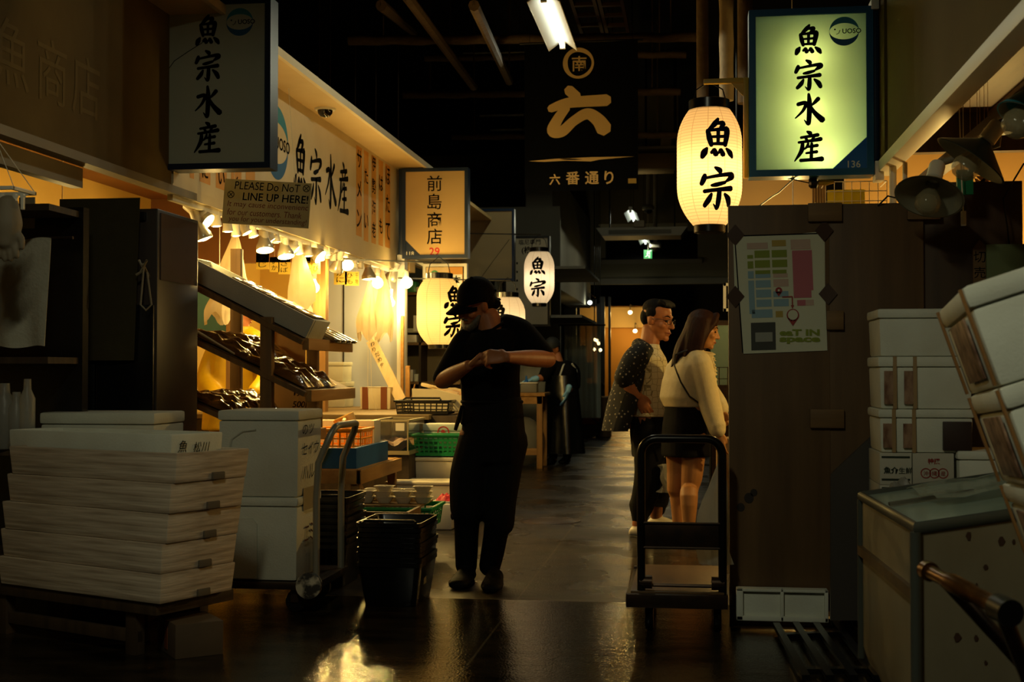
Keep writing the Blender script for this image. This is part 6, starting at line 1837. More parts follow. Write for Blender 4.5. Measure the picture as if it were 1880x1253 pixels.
# plastic sheet, price board and dim board on the right panel of the partition
a = W(1812, 560, 6.05); b = W(1880, 448, 6.05)
solo('green_board', 'dull green board hung on the dark plywood behind the leaning boxes', 'board', MB().bx((a.x, 6.05, a.z - .1), (b.x + .3, 6.07, b.z), .002), mat('dull_green_board', '#5c6a3e', .6))
a = W(1788, 560, 6.07); b = W(1811, 440, 6.07)
t = thing('wooden_tag', 'narrow brown wooden tag left of the dull green board', 'tag', (a.x, 6.08, a.z))
obj('plate', MB().prism([(0, 0), (b.x - a.x, 0), (b.x - a.x, b.z - a.z - .03), ((b.x - a.x) / 2, b.z - a.z), (0, b.z - a.z - .04)], (a.x, 6.09, a.z), (1, 0, 0), (0, 0, 1), 0, .012), X['block'], t)
fn = plane_fn((a.x, 6.078, a.z), (1, 0, 0), (0, 0, 1), .001)
obj('lettering', text(text(MB(), '売', .028, .12, .05, fn, .0, True), '切', .028, .19, .05, fn, .0, True), X['ink'], t)

# ------------------------------------------------------------------ platform trolley with hoop handle, plastic bag
YT2 = 5.85
p0 = W(1170, 1085, YT2); p1 = W(1330, 1085, YT2)
zd = .19
t = thing('platform_trolley', 'dark rusty platform trolley with a hoop handle facing the aisle', 'trolley', ((p0.x + p1.x) / 2, YT2 + .4, 0))
obj('deck', MB().bx((p0.x - .03, YT2, zd - .02), (p1.x - .0, YT2 + .8, zd), .004), mat('worn_brown_deck', '#6a4e2c', .4, 0, '#4a3419', 8, (2, .4, 1)), t)
obj('deck_frame', MB().bx((p0.x - .05, YT2 - .03, zd - .07), (p1.x + .015, YT2 + .02, zd - .01), .004).bx((p0.x - .05, YT2 + .78, zd - .07), (p1.x + .015, YT2 + .83, zd - .01), .004).bx((p0.x - .05, YT2, zd - .07), (p0.x - .02, YT2 + .8, zd - .02)).bx((p1.x - .01, YT2, zd - .07), (p1.x + .015, YT2 + .8, zd - .02)), X['steel_dark'], t)
ztp_ = W(1250, 806, YT2 + .02).z
xl_ = W(1177, 900, YT2 + .02).x; xr_ = W(1326, 900, YT2 + .02).x; rc = .07
arc = [V(xl_, YT2 + .02, zd - .03), V(xl_, YT2 + .02, ztp_ - rc)]
for k_ in range(1, 6): arc.append(V(xl_ + rc - rc * math.cos(k_ * PI / 12), YT2 + .02, ztp_ - rc + rc * math.sin(k_ * PI / 12)))
arc.append(V(xl_ + rc, YT2 + .02, ztp_)); arc.append(V(xr_ - rc, YT2 + .02, ztp_))
for k_ in range(1, 6): arc.append(V(xr_ - rc + rc * math.sin(k_ * PI / 12), YT2 + .02, ztp_ - rc + rc * math.cos(k_ * PI / 12)))
arc += [V(xr_, YT2 + .02, ztp_ - rc), V(xr_, YT2 + .02, zd - .03)]
obj('hoop_handle', MB().tube(arc, .019, 12), mat('dark_painted_tube', '#191613', .3, .5), t)
q0 = W(1178, 1005, YT2 + .02); q1 = W(1310, 962, YT2 + .02)
obj('cross_plate', MB().bx((xl_, YT2 + .012, q0.z), (xr_, YT2 + .028, q1.z), .003), X['steel_dark'], t)
obj('plate_rim', MB().tube([(xl_, YT2 + .01, q1.z), (xr_, YT2 + .01, q1.z)], .006, 6).tube([(xl_, YT2 + .01, q0.z), (xr_, YT2 + .01, q0.z)], .006, 6), X['steel_dark'], t)
for x_ in (xl_, xr_):
    obj('hinge', MB().lathe([(.01, -.03), (.03, -.028), (.03, .028), (.01, .03)], 14, (x_ + (.02 if x_ == xl_ else -.02), YT2 + .03, zd + .035), Matrix.Rotation(PI / 2, 3, 'Y')), X['steel_dark'], t)
obj('pivot_rod', MB().tube([(xl_, YT2 + .04, zd + .02), (xr_, YT2 + .04, zd + .02)], .008, 8), X['steel_dark'], t)
for x_, y_ in ((p0.x + .05, YT2 + .1), (p1.x - .03, YT2 + .1), (p0.x + .05, YT2 + .7), (p1.x - .03, YT2 + .7)):
    obj('wheel', MB().lathe([(.015, -.018), (.055, -.018), (.06, -.01), (.06, .01), (.055, .018), (.015, .018)], 20, (x_, y_, .06), Matrix.Rotation(PI / 2, 3, 'Y')), X['black_plastic'], t)
def bag_surf(u, v):
    top_ = W(1338, 850, YT2 + .05)
    z_ = top_.z - .46 * v
    w_ = .012 + .055 * math.sin(min(1, v * 1.2) * PI * .62) ** 1.2
    a_ = 2 * PI * u
    r_ = w_ * (1 + .25 * math.sin(a_ * 3 + v * 6) + .12 * math.sin(a_ * 7))
    return V(top_.x - .03 - .04 * math.sin(v * 2.6) + r_ * math.cos(a_), YT2 + .10 + r_ * .5 * math.sin(a_), z_)
solo('plastic_bag', 'cloudy plastic bag hanging on the right side of the trolley handle', 'bag', MB().grid(bag_surf, 28, 16), X['film_cool'])

# wire rack and shelf end beside the partition
YWr = 10.2
a = W(1305, 812, YWr); b = W(1338, 675, YWr)
t = thing('wire_rack', 'black wire rack with faint panels behind the woman', 'rack', ((a.x + b.x) / 2, YWr, 0))
m = MB()
for i in range(7):
    x_ = a.x + (b.x + .25 - a.x) * i / 6
    m.tube([(x_, YWr, .0), (x_, YWr, b.z)], .004, 5)
for i in range(14):
    z_ = .05 + (b.z - .05) * i / 13
    m.tube([(a.x, YWr, z_), (b.x + .25, YWr, z_)], .003, 5)
obj('wire_front', m, X['steel_dark'], t)
obj('side_frame', MB().tube([(a.x, YWr, 0), (a.x, YWr, b.z), (a.x, YWr + .4, b.z), (a.x, YWr + .4, 0)], .008, 6), X['black_metal'], t)
a = W(1316, 840, 9.8); b = W(1345, 806, 9.8)
solo('yellow_box', 'small ochre box beside the partition low behind the trolley', 'box', MB().bx((a.x, 9.8, 0), (b.x + .2, 10.1, b.z), .004), X['card'])
a = W(1328, 572, 9.5); b = W(1340, 520, 9.5)
t = thing('picture_frame', 'narrow white-framed dark panel half behind the partition edge', 'frame', (a.x, 9.5, a.z))
m = MB().bx((a.x, 9.5, a.z), (a.x + .02, 9.53, b.z)).bx((a.x, 9.5, a.z), (b.x + .3, 9.53, a.z + .02)).bx((a.x, 9.5, b.z - .02), (b.x + .3, 9.53, b.z))
obj('frame', m, X['white'], t)
obj('panel', MB().bx((a.x + .02, 9.52, a.z + .02), (b.x + .3, 9.54, b.z - .02)), X['black_plastic'], t)
obj('hanging_wire', MB().tube([(a.x + .1, 9.52, b.z), (a.x + .1, 9.52, 6.2)], .008, 6), X['black_metal'], t)
# glass case beyond the woman
a = W(1305, 800, 10.8); b = W(1336, 598, 10.8)
t = thing('glass_case', 'pale greenish glass case beyond the woman, at the partition edge', 'glass case', (a.x, 10.8, 0))
obj('pane', MB().bx((a.x, 10.75, 1.05), (b.x + .3, 10.76, b.z)), mat('greenish_glass', '#7b8f80', .1, 0, None, alpha=.5), t)
obj('frame', MB().bx((a.x, 10.75, .95), (b.x + .3, 10.95, 1.05)).bx((a.x, 10.75, b.z), (b.x + .3, 10.95, b.z + .04)).bx((a.x, 10.76, 0), (b.x + .3, 10.94, .95)), X['steel_dark'], t)

# ------------------------------------------------------------------ middle distance: wooden table, tubs, cart, sheets
YTb = 15.4
a = W(940, 735, YTb); b = W(1000, 722, YTb)
t = thing('work_table', 'pale wooden work table behind the man in black', 'table', (b.x - .45, YTb + .4, 0))
obj('top', MB().bx((b.x - .9, YTb, b.z - .04), (b.x, YTb + .6, b.z), .004), X['wood_warm'], t)
obj('apron', MB().bx((b.x - .88, YTb + .03, b.z - .13), (b.x - .03, YTb + .06, b.z - .04)), X['wood_warm'], t)
for x_, y_ in ((b.x - .10, YTb + .03), (b.x - .10, YTb + .5), (b.x - .88, YTb + .03), (b.x - .88, YTb + .5)):
    obj('leg', MB().bx((x_, y_, 0), (x_ + .07, y_ + .07, b.z - .04), .004), X['wood_z'], t)
obj('lower_rail', MB().bx((b.x - .85, YTb + .04, .16), (b.x - .1, YTb + .09, .24)), X['wood_x'], t)
tx = b.x; tz = b.z
a = W(956, 722, YTb + .2); b = W(985, 704, YTb + .2)
t = thing('clear_tub', 'cloudy plastic tub with a lid under the gloved hand', 'tub', (a.x, YTb + .2, tz))
obj('tub', MB().box(((a.x + b.x) / 2, YTb + .3, tz + .055), (b.x - a.x, .2, .108), None, .008), X['film_cool'], t)
obj('lid', MB().box(((a.x + b.x) / 2, YTb + .3, tz + .117), (b.x - a.x + .02, .22, .014), None, .004), X['white_plastic'], t)
solo('blue_bottle', 'slim blue bottle on the work table by the tub', 'bottle', MB().lathe([(.03, 0), (.03, .12), (.012, .16), (.012, .2), (.001, .2)], 14, (W(966, 0, YTb + .6).x, YTb + .6, tz)), X['blue_bright'])
solo('clear_sack', 'bulging cloudy sack under the work table', 'sack', MB().ell((tx - .3, YTb + .45, .30), (.24, .2, .30)), X['film_cool'])
# wheeled frame cart far back
YCt = 22.5
a = W(1058, 800, YCt); b = W(1102, 706, YCt)
t = thing('frame_cart', 'dark wheeled frame cart with cartons at the far end of the aisle', 'cart', (a.x, YCt, 0))
m = MB()
for x_ in (a.x, b.x):
    for y_ in (YCt, YCt + .6): m.bx((x_ - .02, y_, .16), (x_ + .02, y_ + .04, b.z))
for z_ in (.18, .62, b.z - .04):
    for y_ in (YCt, YCt + .6): m.bx((a.x, y_, z_), (b.x, y_ + .04, z_ + .05))
m.bar((a.x, YCt, .62), (b.x, YCt, .22), .03, .03).bar((a.x, YCt, .25), (b.x, YCt, .60), .03, .03)
obj('frame', m, X['black_metal'], t)
obj('deck', MB().bx((a.x, YCt, .14), (b.x, YCt + .64, .18)), X['black_metal'], t)
for x_ in (a.x + .06, b.x - .06):
    for y_ in (YCt + .05, YCt + .58):
        obj('wheel', MB().lathe([(.02, -.02), (.07, -.02), (.07, .02), (.02, .02)], 16, (x_, y_, .07), Matrix.Rotation(PI / 2, 3, 'Y')), X['black_plastic'], t)
t2 = thing('carton', 'orange and white carton in the frame cart', 'carton', (a.x + .2, YCt + .3, .24))
obj('body', MB().bx((a.x + .03, YCt + .06, .235), (b.x - .04, YCt + .55, .42)), mat('orange_carton', '#9a4a20', .7), t2)
obj('upper_part', MB().bx((a.x + .03, YCt + .06, .421), (b.x - .04, YCt + .55, .61)), X['foam'], t2)
solo('pale_sheet', 'pale greenish panel standing on the frame cart', 'panel', MB().bx((a.x + .04, YCt + .2, .68), (b.x - .03, YCt + .26, b.z - .1)), mat('pale_green_panel', '#7d8a80', .4))
a = W(1100, 790, 22.8); b = W(1120, 728, 22.8)
solo('ochre_drum', 'small ochre drum right of the far frame cart', 'drum', MB().lathe([(.1, 0), (.12, .02), (.12, b.z - .02), (.1, b.z)], 20, ((a.x + b.x) / 2, 22.8, 0)), X['card'])
# greenish cold room curtain and equipment behind the worker
YE = 21.0
a = W(1036, 840, YE); b = W(1100, 598, YE)
t = thing('strip_curtain', 'cloudy plastic sheets hanging beyond the worker in the apron', 'curtain', (a.x, YE, 0))
for i in range(5):
    x_ = a.x + (b.x - a.x) * i / 5
    obj('sheet', MB().grid(lambda u, v, x_=x_, i=i: V(x_ + .13 * u, YE + .03 * math.sin(u * 6 + i) + .02 * i, .4 + (b.z - .4) * v), 6, 4, .004), mat('cloudy_sheet', '#c9d2c6', .3, 0, None, alpha=.6, bump=.3, bscale=6) if 'cloudy_sheet' not in bpy.data.materials else bpy.data.materials['cloudy_sheet'], t)
obj('rod', MB().tube([(a.x - .1, YE + .04, b.z + .01), (b.x + .1, YE + .04, b.z + .01)], .015, 8), X['steel_dark'], t)
# cabinet, machine and hood on the far left row
a = W(945, 850, 17.8); b = W(1040, 640, 17.8)
t = thing('steel_machine', 'dull steel machine with pipes behind the man in black', 'machine', (a.x, 17.6, 0))
obj('body', MB().bx((a.x - .6, 17.5, 0), (b.x - .25, 18.1, 1.25), .01), mat('dull_steel', '#5d5f58', .35, .5, '#46473f', 4), t)
obj('upper_box', MB().bx((a.x - .2, 17.7, 1.25), (b.x - .3, 18.1, 1.55), .01), mat('dull_steel_box', '#74766c', .4, .3), t)
obj('pipe', MB().tube([(a.x + .1, 17.65, 1.25), (a.x + .12, 17.65, 1.7), (a.x - .1, 17.7, 2.0)], .05, 10), X['steel'], t)
t = thing('steel_duct', 'shiny round steel duct behind the blank sign', 'duct', W(890, 545, 17.2))
p = W(893, 540, 17.2)
obj('duct', MB().tube([(p.x - .05, 17.2, p.z), (p.x + .1, 17.2, p.z)], .16, 20).tube([(p.x, 17.2, p.z), (p.x, 17.2, 3.101)], .07, 12), X['steel'], t)
obj('collar', MB().tube([(p.x + .08, 17.2, p.z), (p.x + .13, 17.2, p.z)], .18, 20), X['steel'], t)
for i, (px, py, w_, h_) in enumerate(((1062, 655, 20, 40), (1075, 680, 24, 30), (1050, 700, 20, 24))):
    a = W(px - w_ / 2, py + h_ / 2, 23.5); b = W(px + w_ / 2, py - h_ / 2, 23.5)
    solo('stacked_box', 'grey box among goods at the far end, %s' % ('tall one behind the sheets', 'middle one behind the sheets', 'lowest one behind the sheets')[i], 'box', MB().bx((a.x, 23.5 + .01 * i, a.z if i else .9), (b.x, 23.9, b.z), .01), X['far2'])
solo('goods_platform', 'dark platform under the far grey boxes', 'platform', MB().bx((W(1030, 0, 23.5).x, 23.45, 0), (W(1095, 0, 23.5).x, 24, .89)), X['wood_dark'])

# far clusters of small lit bulbs
k_ = 0
for px, py, Y in ((1083, 556, 28.5), (1157, 574, 33.0), (1166, 608, 33.2)):
    p = W(px, py, Y)
    t = thing('shop_lamp', 'tiny lit lamp at the far shop doorway, %s' % ('cool white one above the dark door', 'one on a bar under the ochre lintel', 'low warm one by the man with glasses')[k_], 'lamp', p)
    obj('bulb', MB().ell(p, (.05, .05, .045)), X['bulb'] if k_ else X['tube'], t)
    obj('stem', MB().tube([p, p + V(0, 0, .2), V(p.x, 34.01 if k_ else 30.05, p.z + .2)], .012, 6), X['black_metal'], t)
    light(t, p - V(0, .12, .05), 25 if k_ else 3, WARM if k_ else COOL, .06)
    k_ += 1
for i, (px, py) in enumerate(((1091, 642), (1096, 626), (1102, 643), (1092, 624), (1099, 631))):
    p = W(px, py, 26.0)
    t = thing('string_bulb', 'tiny bulb of the cluster glowing left of the man with glasses, %s' % ('lower left', 'top right', 'lower right', 'top left', 'centre')[i], 'bulb', p, 'far cluster of bulbs')
    obj('bulb', MB().ell(p, (.03, .03, .034), None, 12, 8), X['bulb'], t)
    obj('cord', MB().tube([p + V(0, 0, .04), V(p.x, p.y, 6.2)], .006, 5), X['black_metal'], t)
p = W(1096, 634, 26.0)
light(None, p - V(0, .25, 0), 5, WARM, .1, name='string_light')

# exit sign, cameras, air conditioner, fluorescent lamps
YX = 26.8
a = W(1182, 475, YX); b = W(1197, 459, YX)
t = thing('exit_sign', 'small green emergency exit sign with a white running figure', 'sign', ((a.x + b.x) / 2, YX, a.z))
obj('box', MB().bx((a.x, YX, a.z), (b.x, YX + .06, b.z), .004), X['white_plastic'], t)
fn = plane_fn((a.x, YX, a.z), (1, 0, 0), (0, 0, 1), .002); ww = b.x - a.x; hh = b.z - a.z
gm = mat('exit_green', '#0a7a3c', .4, emit='#0f9a4c', es=1.1)
obj('face', rect(MB(), fn, 0, 0, ww, hh), gm, t)
fn = plane_fn((a.x, YX, a.z), (1, 0, 0), (0, 0, 1), .006)
m = MB(); disc(m, fn, ww * .52, hh * .80, hh * .09, hh * .09, n=12)
for (x0, y0, x1, y1, wd_) in ((.52, .70, .46, .42, .13), (.46, .42, .62, .28, .08), (.62, .28, .58, .08, .07), (.44, .44, .34, .26, .08), (.34, .26, .18, .20, .07), (.52, .66, .68, .54, .06), (.50, .66, .34, .54, .06)):
    d_ = V(x1 - x0, y1 - y0, 0).normalized(); nx, ny = -d_.y * wd_ / 2, d_.x * wd_ / 2
    m.add([fn((x0 + nx) * ww, (y0 + ny) * hh), fn((x0 - nx) * ww, (y0 - ny) * hh), fn((x1 - nx) * ww, (y1 - ny) * hh), fn((x1 + nx) * ww, (y1 + ny) * hh)], [(0, 1, 2, 3)])
rect(m, fn, .70 * ww, .06 * hh, .76 * ww, .92 * hh); rect(m, fn, .70 * ww, .86 * hh, .94 * ww, .92 * hh)
obj('running_figure', m, mat('exit_white', '#f0f0e8', .4, emit='#e8ffe8', es=1.0), t)
obj('hanger', MB().tube([((a.x + b.x) / 2, YX + .03, b.z), ((a.x + b.x) / 2, YX + .03, 6.2)], .01, 6), X['white_plastic'], t)
def dome_cam(label, px, py, Y, r, up):
    p = W(px, py, Y)
    t = thing('dome_camera', label, 'security camera', p)
    obj('housing', MB().lathe([(r * .9, .0), (r, r * .12), (r, r * .55), (r * .85, r * .8), (r * .6, r * .9)], 24, p), X['white_plastic'], t)
    obj('dome', MB().lathe([(r * .72, 0), (r * .66, -r * .3), (r * .45, -r * .55), (.001, -r * .66)], 24, p), mat('smoked_dome', '#1c140c', .08, spec=.9) if 'smoked_dome' not in bpy.data.materials else bpy.data.materials['smoked_dome'], t)
    obj('mount', MB().tube([p + V(0, 0, r * .85), p + V(0, 0, r * .85 + up)], r * .35, 10), X['white_plastic'], t)
p = WX(597, 196, -2.86)
t = dome_cam('white dome security camera under the cream canopy', 597, 203, p.y, .085, 3.235 - W(597, 203, p.y).z - .085 * .85)
dome_cam('dome camera hanging above the far air conditioner', 1190, 386, 24.0, .11, 6.2 - W(1190, 386, 24.0).z - .09)
dome_cam('dome camera hanging right above the green exit sign', 1203, 455, 26.5, .12, 6.2 - W(1203, 455, 26.5).z - .1)
YA = 20.5
a = W(1094, 434, YA); b = W(1262, 416, YA)
t = thing('air_conditioner', 'white ceiling air conditioner slung before the far wall', 'air conditioner', ((a.x + b.x) / 2, YA, a.z))
obj('body', MB().loft([[V(a.x + .1, YA, a.z), V(b.x - .1, YA, a.z), V(b.x, YA, b.z), V(a.x, YA, b.z)], [V(a.x + .1, YA + .7, a.z), V(b.x - .1, YA + .7, a.z), V(b.x, YA + .7, b.z), V(a.x, YA + .7, b.z)]]), mat('dim_white_casing', '#8f8a78', .5), t)
obj('vent', MB().bx((a.x + .2, YA - .01, a.z + .03), (b.x - .25, YA, b.z - .04)), mat('grey_vent', '#5f5c50', .6), t)
obj('junction_box', MB().bx((W(1163, 0, YA).x, YA - .05, b.z), (W(1182, 0, YA).x, YA + .2, b.z + .1)), X['board_dull'], t)
obj('hanger', MB().tube([(a.x + .2, YA + .3, b.z), (a.x + .2, YA + .3, 6.2)], .012, 6).tube([(b.x - .2, YA + .3, b.z), (b.x - .2, YA + .3, 6.2)], .012, 6), X['black_metal'], t)
a = W(1173, 310, 20.5); b = W(1240, 280, 20.5)
t = thing('wall_duct_unit', 'dull metal box unit high up behind the banner, left of the big lantern', 'duct unit', ((a.x + b.x) / 2, 20.5, a.z))
obj('body', MB().bx((a.x - .3, 20.5, a.z), (b.x, 21.1, b.z), .01), mat('tan_metal_box', '#7d6a48', .5, .2), t)
obj('ledge', MB().bx((a.x - .3, 20.4, b.z + .05), (b.x + .2, 21.2, b.z + .09)), X['far2'], t)
obj('small_box', MB().bx((W(1212, 0, 20.5).x, 20.5, b.z + .09), (W(1232, 0, 20.5).x, 20.7, b.z + .3)), X['board_dull'], t)
obj('hanger', MB().tube([(a.x + .1, 20.8, b.z + .09), (a.x + .1, 20.8, 6.2)], .02, 6).tube([(b.x, 20.8, b.z + .09), (b.x, 20.8, 6.2)], .02, 6), X['black_metal'], t)

def tube_lamp(label, x_, z_, y0, y1, power, down=0.0, sc=1.0):
    t = thing('fluorescent_lamp', label, 'ceiling lamp', (x_, (y0 + y1) / 2, z_), 'fluorescent lamps over the aisle')
    m = MB()
    for s_ in (-1, 1):
        m.loft([[V(x_ + s_ * .025, y0, z_ + .06), V(x_ + s_ * .105 * sc, y0, z_ + .0), V(x_ + s_ * .108 * sc, y0, z_ + .006), V(x_ + s_ * .03, y0, z_ + .07)], [V(x_ + s_ * .025, y1, z_ + .06), V(x_ + s_ * .105 * sc, y1, z_ + .0), V(x_ + s_ * .108 * sc, y1, z_ + .006), V(x_ + s_ * .03, y1, z_ + .07)]])
    obj('reflector', m, X['white'], t)
    obj('body', MB().bx((x_ - .03, y0, z_ + .058), (x_ + .03, y1, z_ + .11)), X['white'], t)
    obj('tube', MB().tube([(x_, y0 + .04, z_ + .028), (x_, y1 - .02, z_ + .028)], .0165, 10), X['tube'], t)
    obj('lamp_holder', MB().bx((x_ - .02, y0 + .02, z_ + .01), (x_ + .02, y0 + .05, z_ + .06)).bx((x_ - .02, y1 - .04, z_ + .01), (x_ + .02, y1 - .015, z_ + .06)), X['white_plastic'], t)
    obj('chain', MB().tube([(x_, y0 + .2, z_ + .11), (x_, y0 + .2, 6.2)], .004, 5).tube([(x_, y1 - .2, z_ + .11), (x_, y1 - .2, 6.2)], .004, 5), X['steel_dark'], t)
    for k in (.2, .5, .8):      # the light of the tube, given off all round below the reflector
        light(t, (x_, y0 + (y1 - y0) * k, z_ - .01), power / 3, COOL, .03, 'SPOT', (0, 0, -1), 3.05, 'tube_light')
    if down:                    # and what the reflector throws straight down
        d = bpy.data.lights.new('tube_light', 'AREA'); d.shape = 'RECTANGLE'; d.size = .18; d.size_y = (y1 - y0) * .9; d.energy = down; d.color = COOL
        o = bpy.data.objects.new('tube_light', d); C.objects.link(o); o.parent = t; o.location = Vector((x_, (y0 + y1) / 2, z_ - .01)) - t.location
    return t
tube_lamp('lit fluorescent lamp hanging in front of the navy banner', W(1033, 86, 9.7).x, W(1033, 86, 9.7).z - .028, 8.4, 9.72, P_TUBE)
tube_lamp('far fluorescent lamp above the air conditioner', W(1162, 392, 23).x, W(1166, 404, 23).z, 22.0, 23.4, P_TUBE * .5)
tube_lamp('farthest fluorescent lamp below the air conditioner', W(1183, 440, 26).x, W(1186, 444, 26).z, 25.4, 26.7, P_TUBE * .4)
tube_lamp('added fluorescent lamp, unseen behind the navy banner', -1.6, 4.6, 14.2, 15.4, P_TUBE * 1.5)  # invented lamp out of sight, lights the worker and the far left row
tube_lamp('added unseen fluorescent lamp over the near end of the aisle', W(1033, 86, 9.7).x, W(1033, 86, 9.7).z - .028, .9, 2.2, 17.0, 38.0)  # out of frame, added to brighten the foreground crates and boxes
tube_lamp('added unseen fluorescent lamp under the near end of the right eave', 1.75, 2.02, .9, 2.1, 5.5)  # out of frame, added as fill for the freezer and leaning boxes

# pipes and trays under the ceiling
X['pipe_wrap'] = mat('lagged_pipe', '#6b553a', .75, 0, '#55422c', 14, bump=.6, bscale=30)
X['pipe_pale'] = mat('pale_lagged_pipe', '#a08a66', .7, 0, '#8b7654', 10, bump=.5, bscale=24)
pn = 0
for (xa_, ya_, xb_, yb_, Y, r_, mt, lab) in (
    (640, 75, 1300, 68, 13.6, .05, 'pipe_wrap', 'lagged pipe crossing just above the navy banner'),
    (780, 107, 1260, 100, 16.5, .045, 'pipe_wrap', 'second thin crossing pipe behind the top of the banner'),
    (740, 175, 1250, 168, 17.0, .05, 'pipe_wrap', 'crossing pipe level with the upper half of the banner'),
    (830, 252, 1250, 248, 18.5, .045, 'pipe_wrap', 'lowest crossing pipe left of the banner'),
    (850, 97, 965, 95, 18.0, .03, 'steel', 'thin shiny conduit left of the banner top'),
    (880, 212, 962, 210, 19.5, .03, 'steel', 'short shiny conduit at mid height left of the banner'),
    (900, 238, 962, 237, 20.5, .03, 'steel', 'short shiny conduit low left of the banner')):
    p0 = W(xa_, ya_, Y); p1 = W(xb_, yb_, Y)
    m = MB().tube([p0.lerp(p1, k / 24) + V(0, 0, .006 * math.sin(k * 2.3)) for k in range(25)], [r_ * (1 + .05 * math.sin(k * 1.7)) for k in range(25)], 10)
    for k in (.1, .9):
        q = p0.lerp(p1, k); m.tube([q, V(q.x, q.y, 6.2)], .008, 5)
    solo('ceiling_pipe', lab, 'pipe', m, X[mt], 'crossing pipes')
p0 = W(1334, 185, 9.0); p1 = W(1337, -30, 9.0)
solo('drop_pipe', 'pale lagged pipe coming down behind the big lantern', 'pipe', MB().tube([V(p0.x, 9.0, p0.z) + V(0, 0, k * .1) for k in range(0, 34)], [.048 * (1 + .06 * math.sin(k * 2)) for k in range(34)], 12), X['pipe_pale'])
p0 = W(1290, 190, 10.5)
solo('drop_pipe', 'dim lagged pipe left of the pale one behind the lantern', 'pipe', MB().tube([V(p0.x, 10.5, p0.z + k * .1) for k in range(0, 28)], .05, 10), X['pipe_wrap'])
p0 = W(1368, 190, 10.0)
solo('drop_pipe', 'dim lagged pipe between the pale pipe and the lit sign', 'pipe', MB().tube([V(p0.x, 10.0, p0.z + k * .1) for k in range(0, 30)], .06, 10), X['pipe_wrap'])
for i, (x0_, y0_, x1_, y1_) in enumerate(((745, -10, 870, 160), (870, 10, 935, 150), (700, 10, 760, 60))):
    p0 = W(x0_, y0_, 11.0); p1 = W(x1_, y1_, 16.0)
    solo('ceiling_pipe', 'dark sloping-looking pipe running along the hall under the ceiling, %s' % ('nearest the canopy', 'between canopy and banner', 'far left')[i], 'pipe', MB().tube([p0, p1], .05, 8).tube([p0, V(p0.x, p0.y, 6.2)], .01, 5).tube([p1, V(p1.x, p1.y, 6.2)], .01, 5), X['pipe_wrap'])
# cable ladders at upper right of the banner
for i, (xa_, xb_) in enumerate(((1046, 1088), (1098, 1140))):
    p0 = W(xa_, -5, 14.5); p1 = W(xb_, -5, 14.5)
    m = MB()
    for x_ in (p0.x, p1.x): m.bx((x_ - .02, 13.5, p0.z), (x_ + .02, 17.5, p0.z + .06))
    for k in range(9): m.bx((p0.x, 13.5 + .45 * k, p0.z), (p1.x, 13.56 + .45 * k, p0.z + .04))
    for y_ in (13.6, 17.2): m.tube([(p0.x, y_, p0.z), (p0.x, y_, 6.2)], .008, 5).tube([(p1.x, y_, p0.z), (p1.x, y_, 6.2)], .008, 5)
    solo('cable_tray', 'brown cable tray above the banner, %s one' % ('left', 'right')[i], 'cable tray', m, mat('brown_tray', '#4a2f1c', .6) if 'brown_tray' not in bpy.data.materials else bpy.data.materials['brown_tray'])
m = MB()
for px in (586, 606, 652, 690, 731):
    p = W(px, 200, 14.0); m = MB().tube([(p.x, 14, 3.1), (p.x, 14, 6.2)], .008, 5)
    solo('hanger_rod', 'thin hanger rod above the canopy, at %s' % {586: 'its near end', 606: 'the camera', 652: 'the middle', 690: 'the strips', 731: 'its far end'}[px], 'rod', m, X['steel_dark'])
# drain cover
p = G(1010, 957)
t = thing('drain_cover', 'round drain cover set in the wet floor beyond the man in black', 'drain cover', p)
obj('ring', MB().lathe([(.20, .0), (.21, .004), (.235, .004), (.24, 0)], 36, p, None, False), X['steel_dark'], t)
obj('plate', MB().lathe([(.2, 0), (.19, .003), (.001, .003)], 36, p), X['steel_dark'], t)
# ------------------------------------------------------------------ people
X['skin'] = mat('skin', '#b5754c', .5, 0, '#a5663f', 20, spec=.35)
X['skin_pale'] = mat('pale_skin', '#cf966a', .5, 0, '#c28757', 20, spec=.35)
X['skin_leg'] = mat('tan_leg_skin', '#b98350', .55, 0, '#a9733f', 12)
X['black_cloth'] = mat('black_knit', '#060506', .9, 0, '#0a090a', 40, bump=.1, bscale=200, spec=.15)
X['black_trouser'] = mat('black_trouser_cloth', '#060606', .85, 0, '#0b0b0c', 14, bump=.3, bscale=9, spec=.2)
X['rubber'] = mat('black_rubber', '#050505', .7, spec=.12)
X['hair'] = mat('black_hair', '#060403', .8, 0, '#120d0a', 60, (1, 1, .2), bump=.4, spec=.15)
X['hair_brown'] = mat('brown_hair', '#210e06', .65, 0, '#33170a', 45, (1, 1, .12), bump=.5, spec=.2)
X['hair_grey'] = mat('grey_hair', '#6e6558', .6, 0, '#3f3a32', 70, bump=.4)
X['eye'] = mat('dark_eye', '#1a120d', .15)
X['lip'] = mat('lip', '#8a4334', .5)
def frame(fwd, up=(0, 0, 1)):       # columns: right, forward, up
    f = Vector(fwd).normalized(); u_ = Vector(up)
    r_ = f.cross(u_).normalized(); u_ = r_.cross(f)
    return Matrix((r_, f, u_)).transposed()
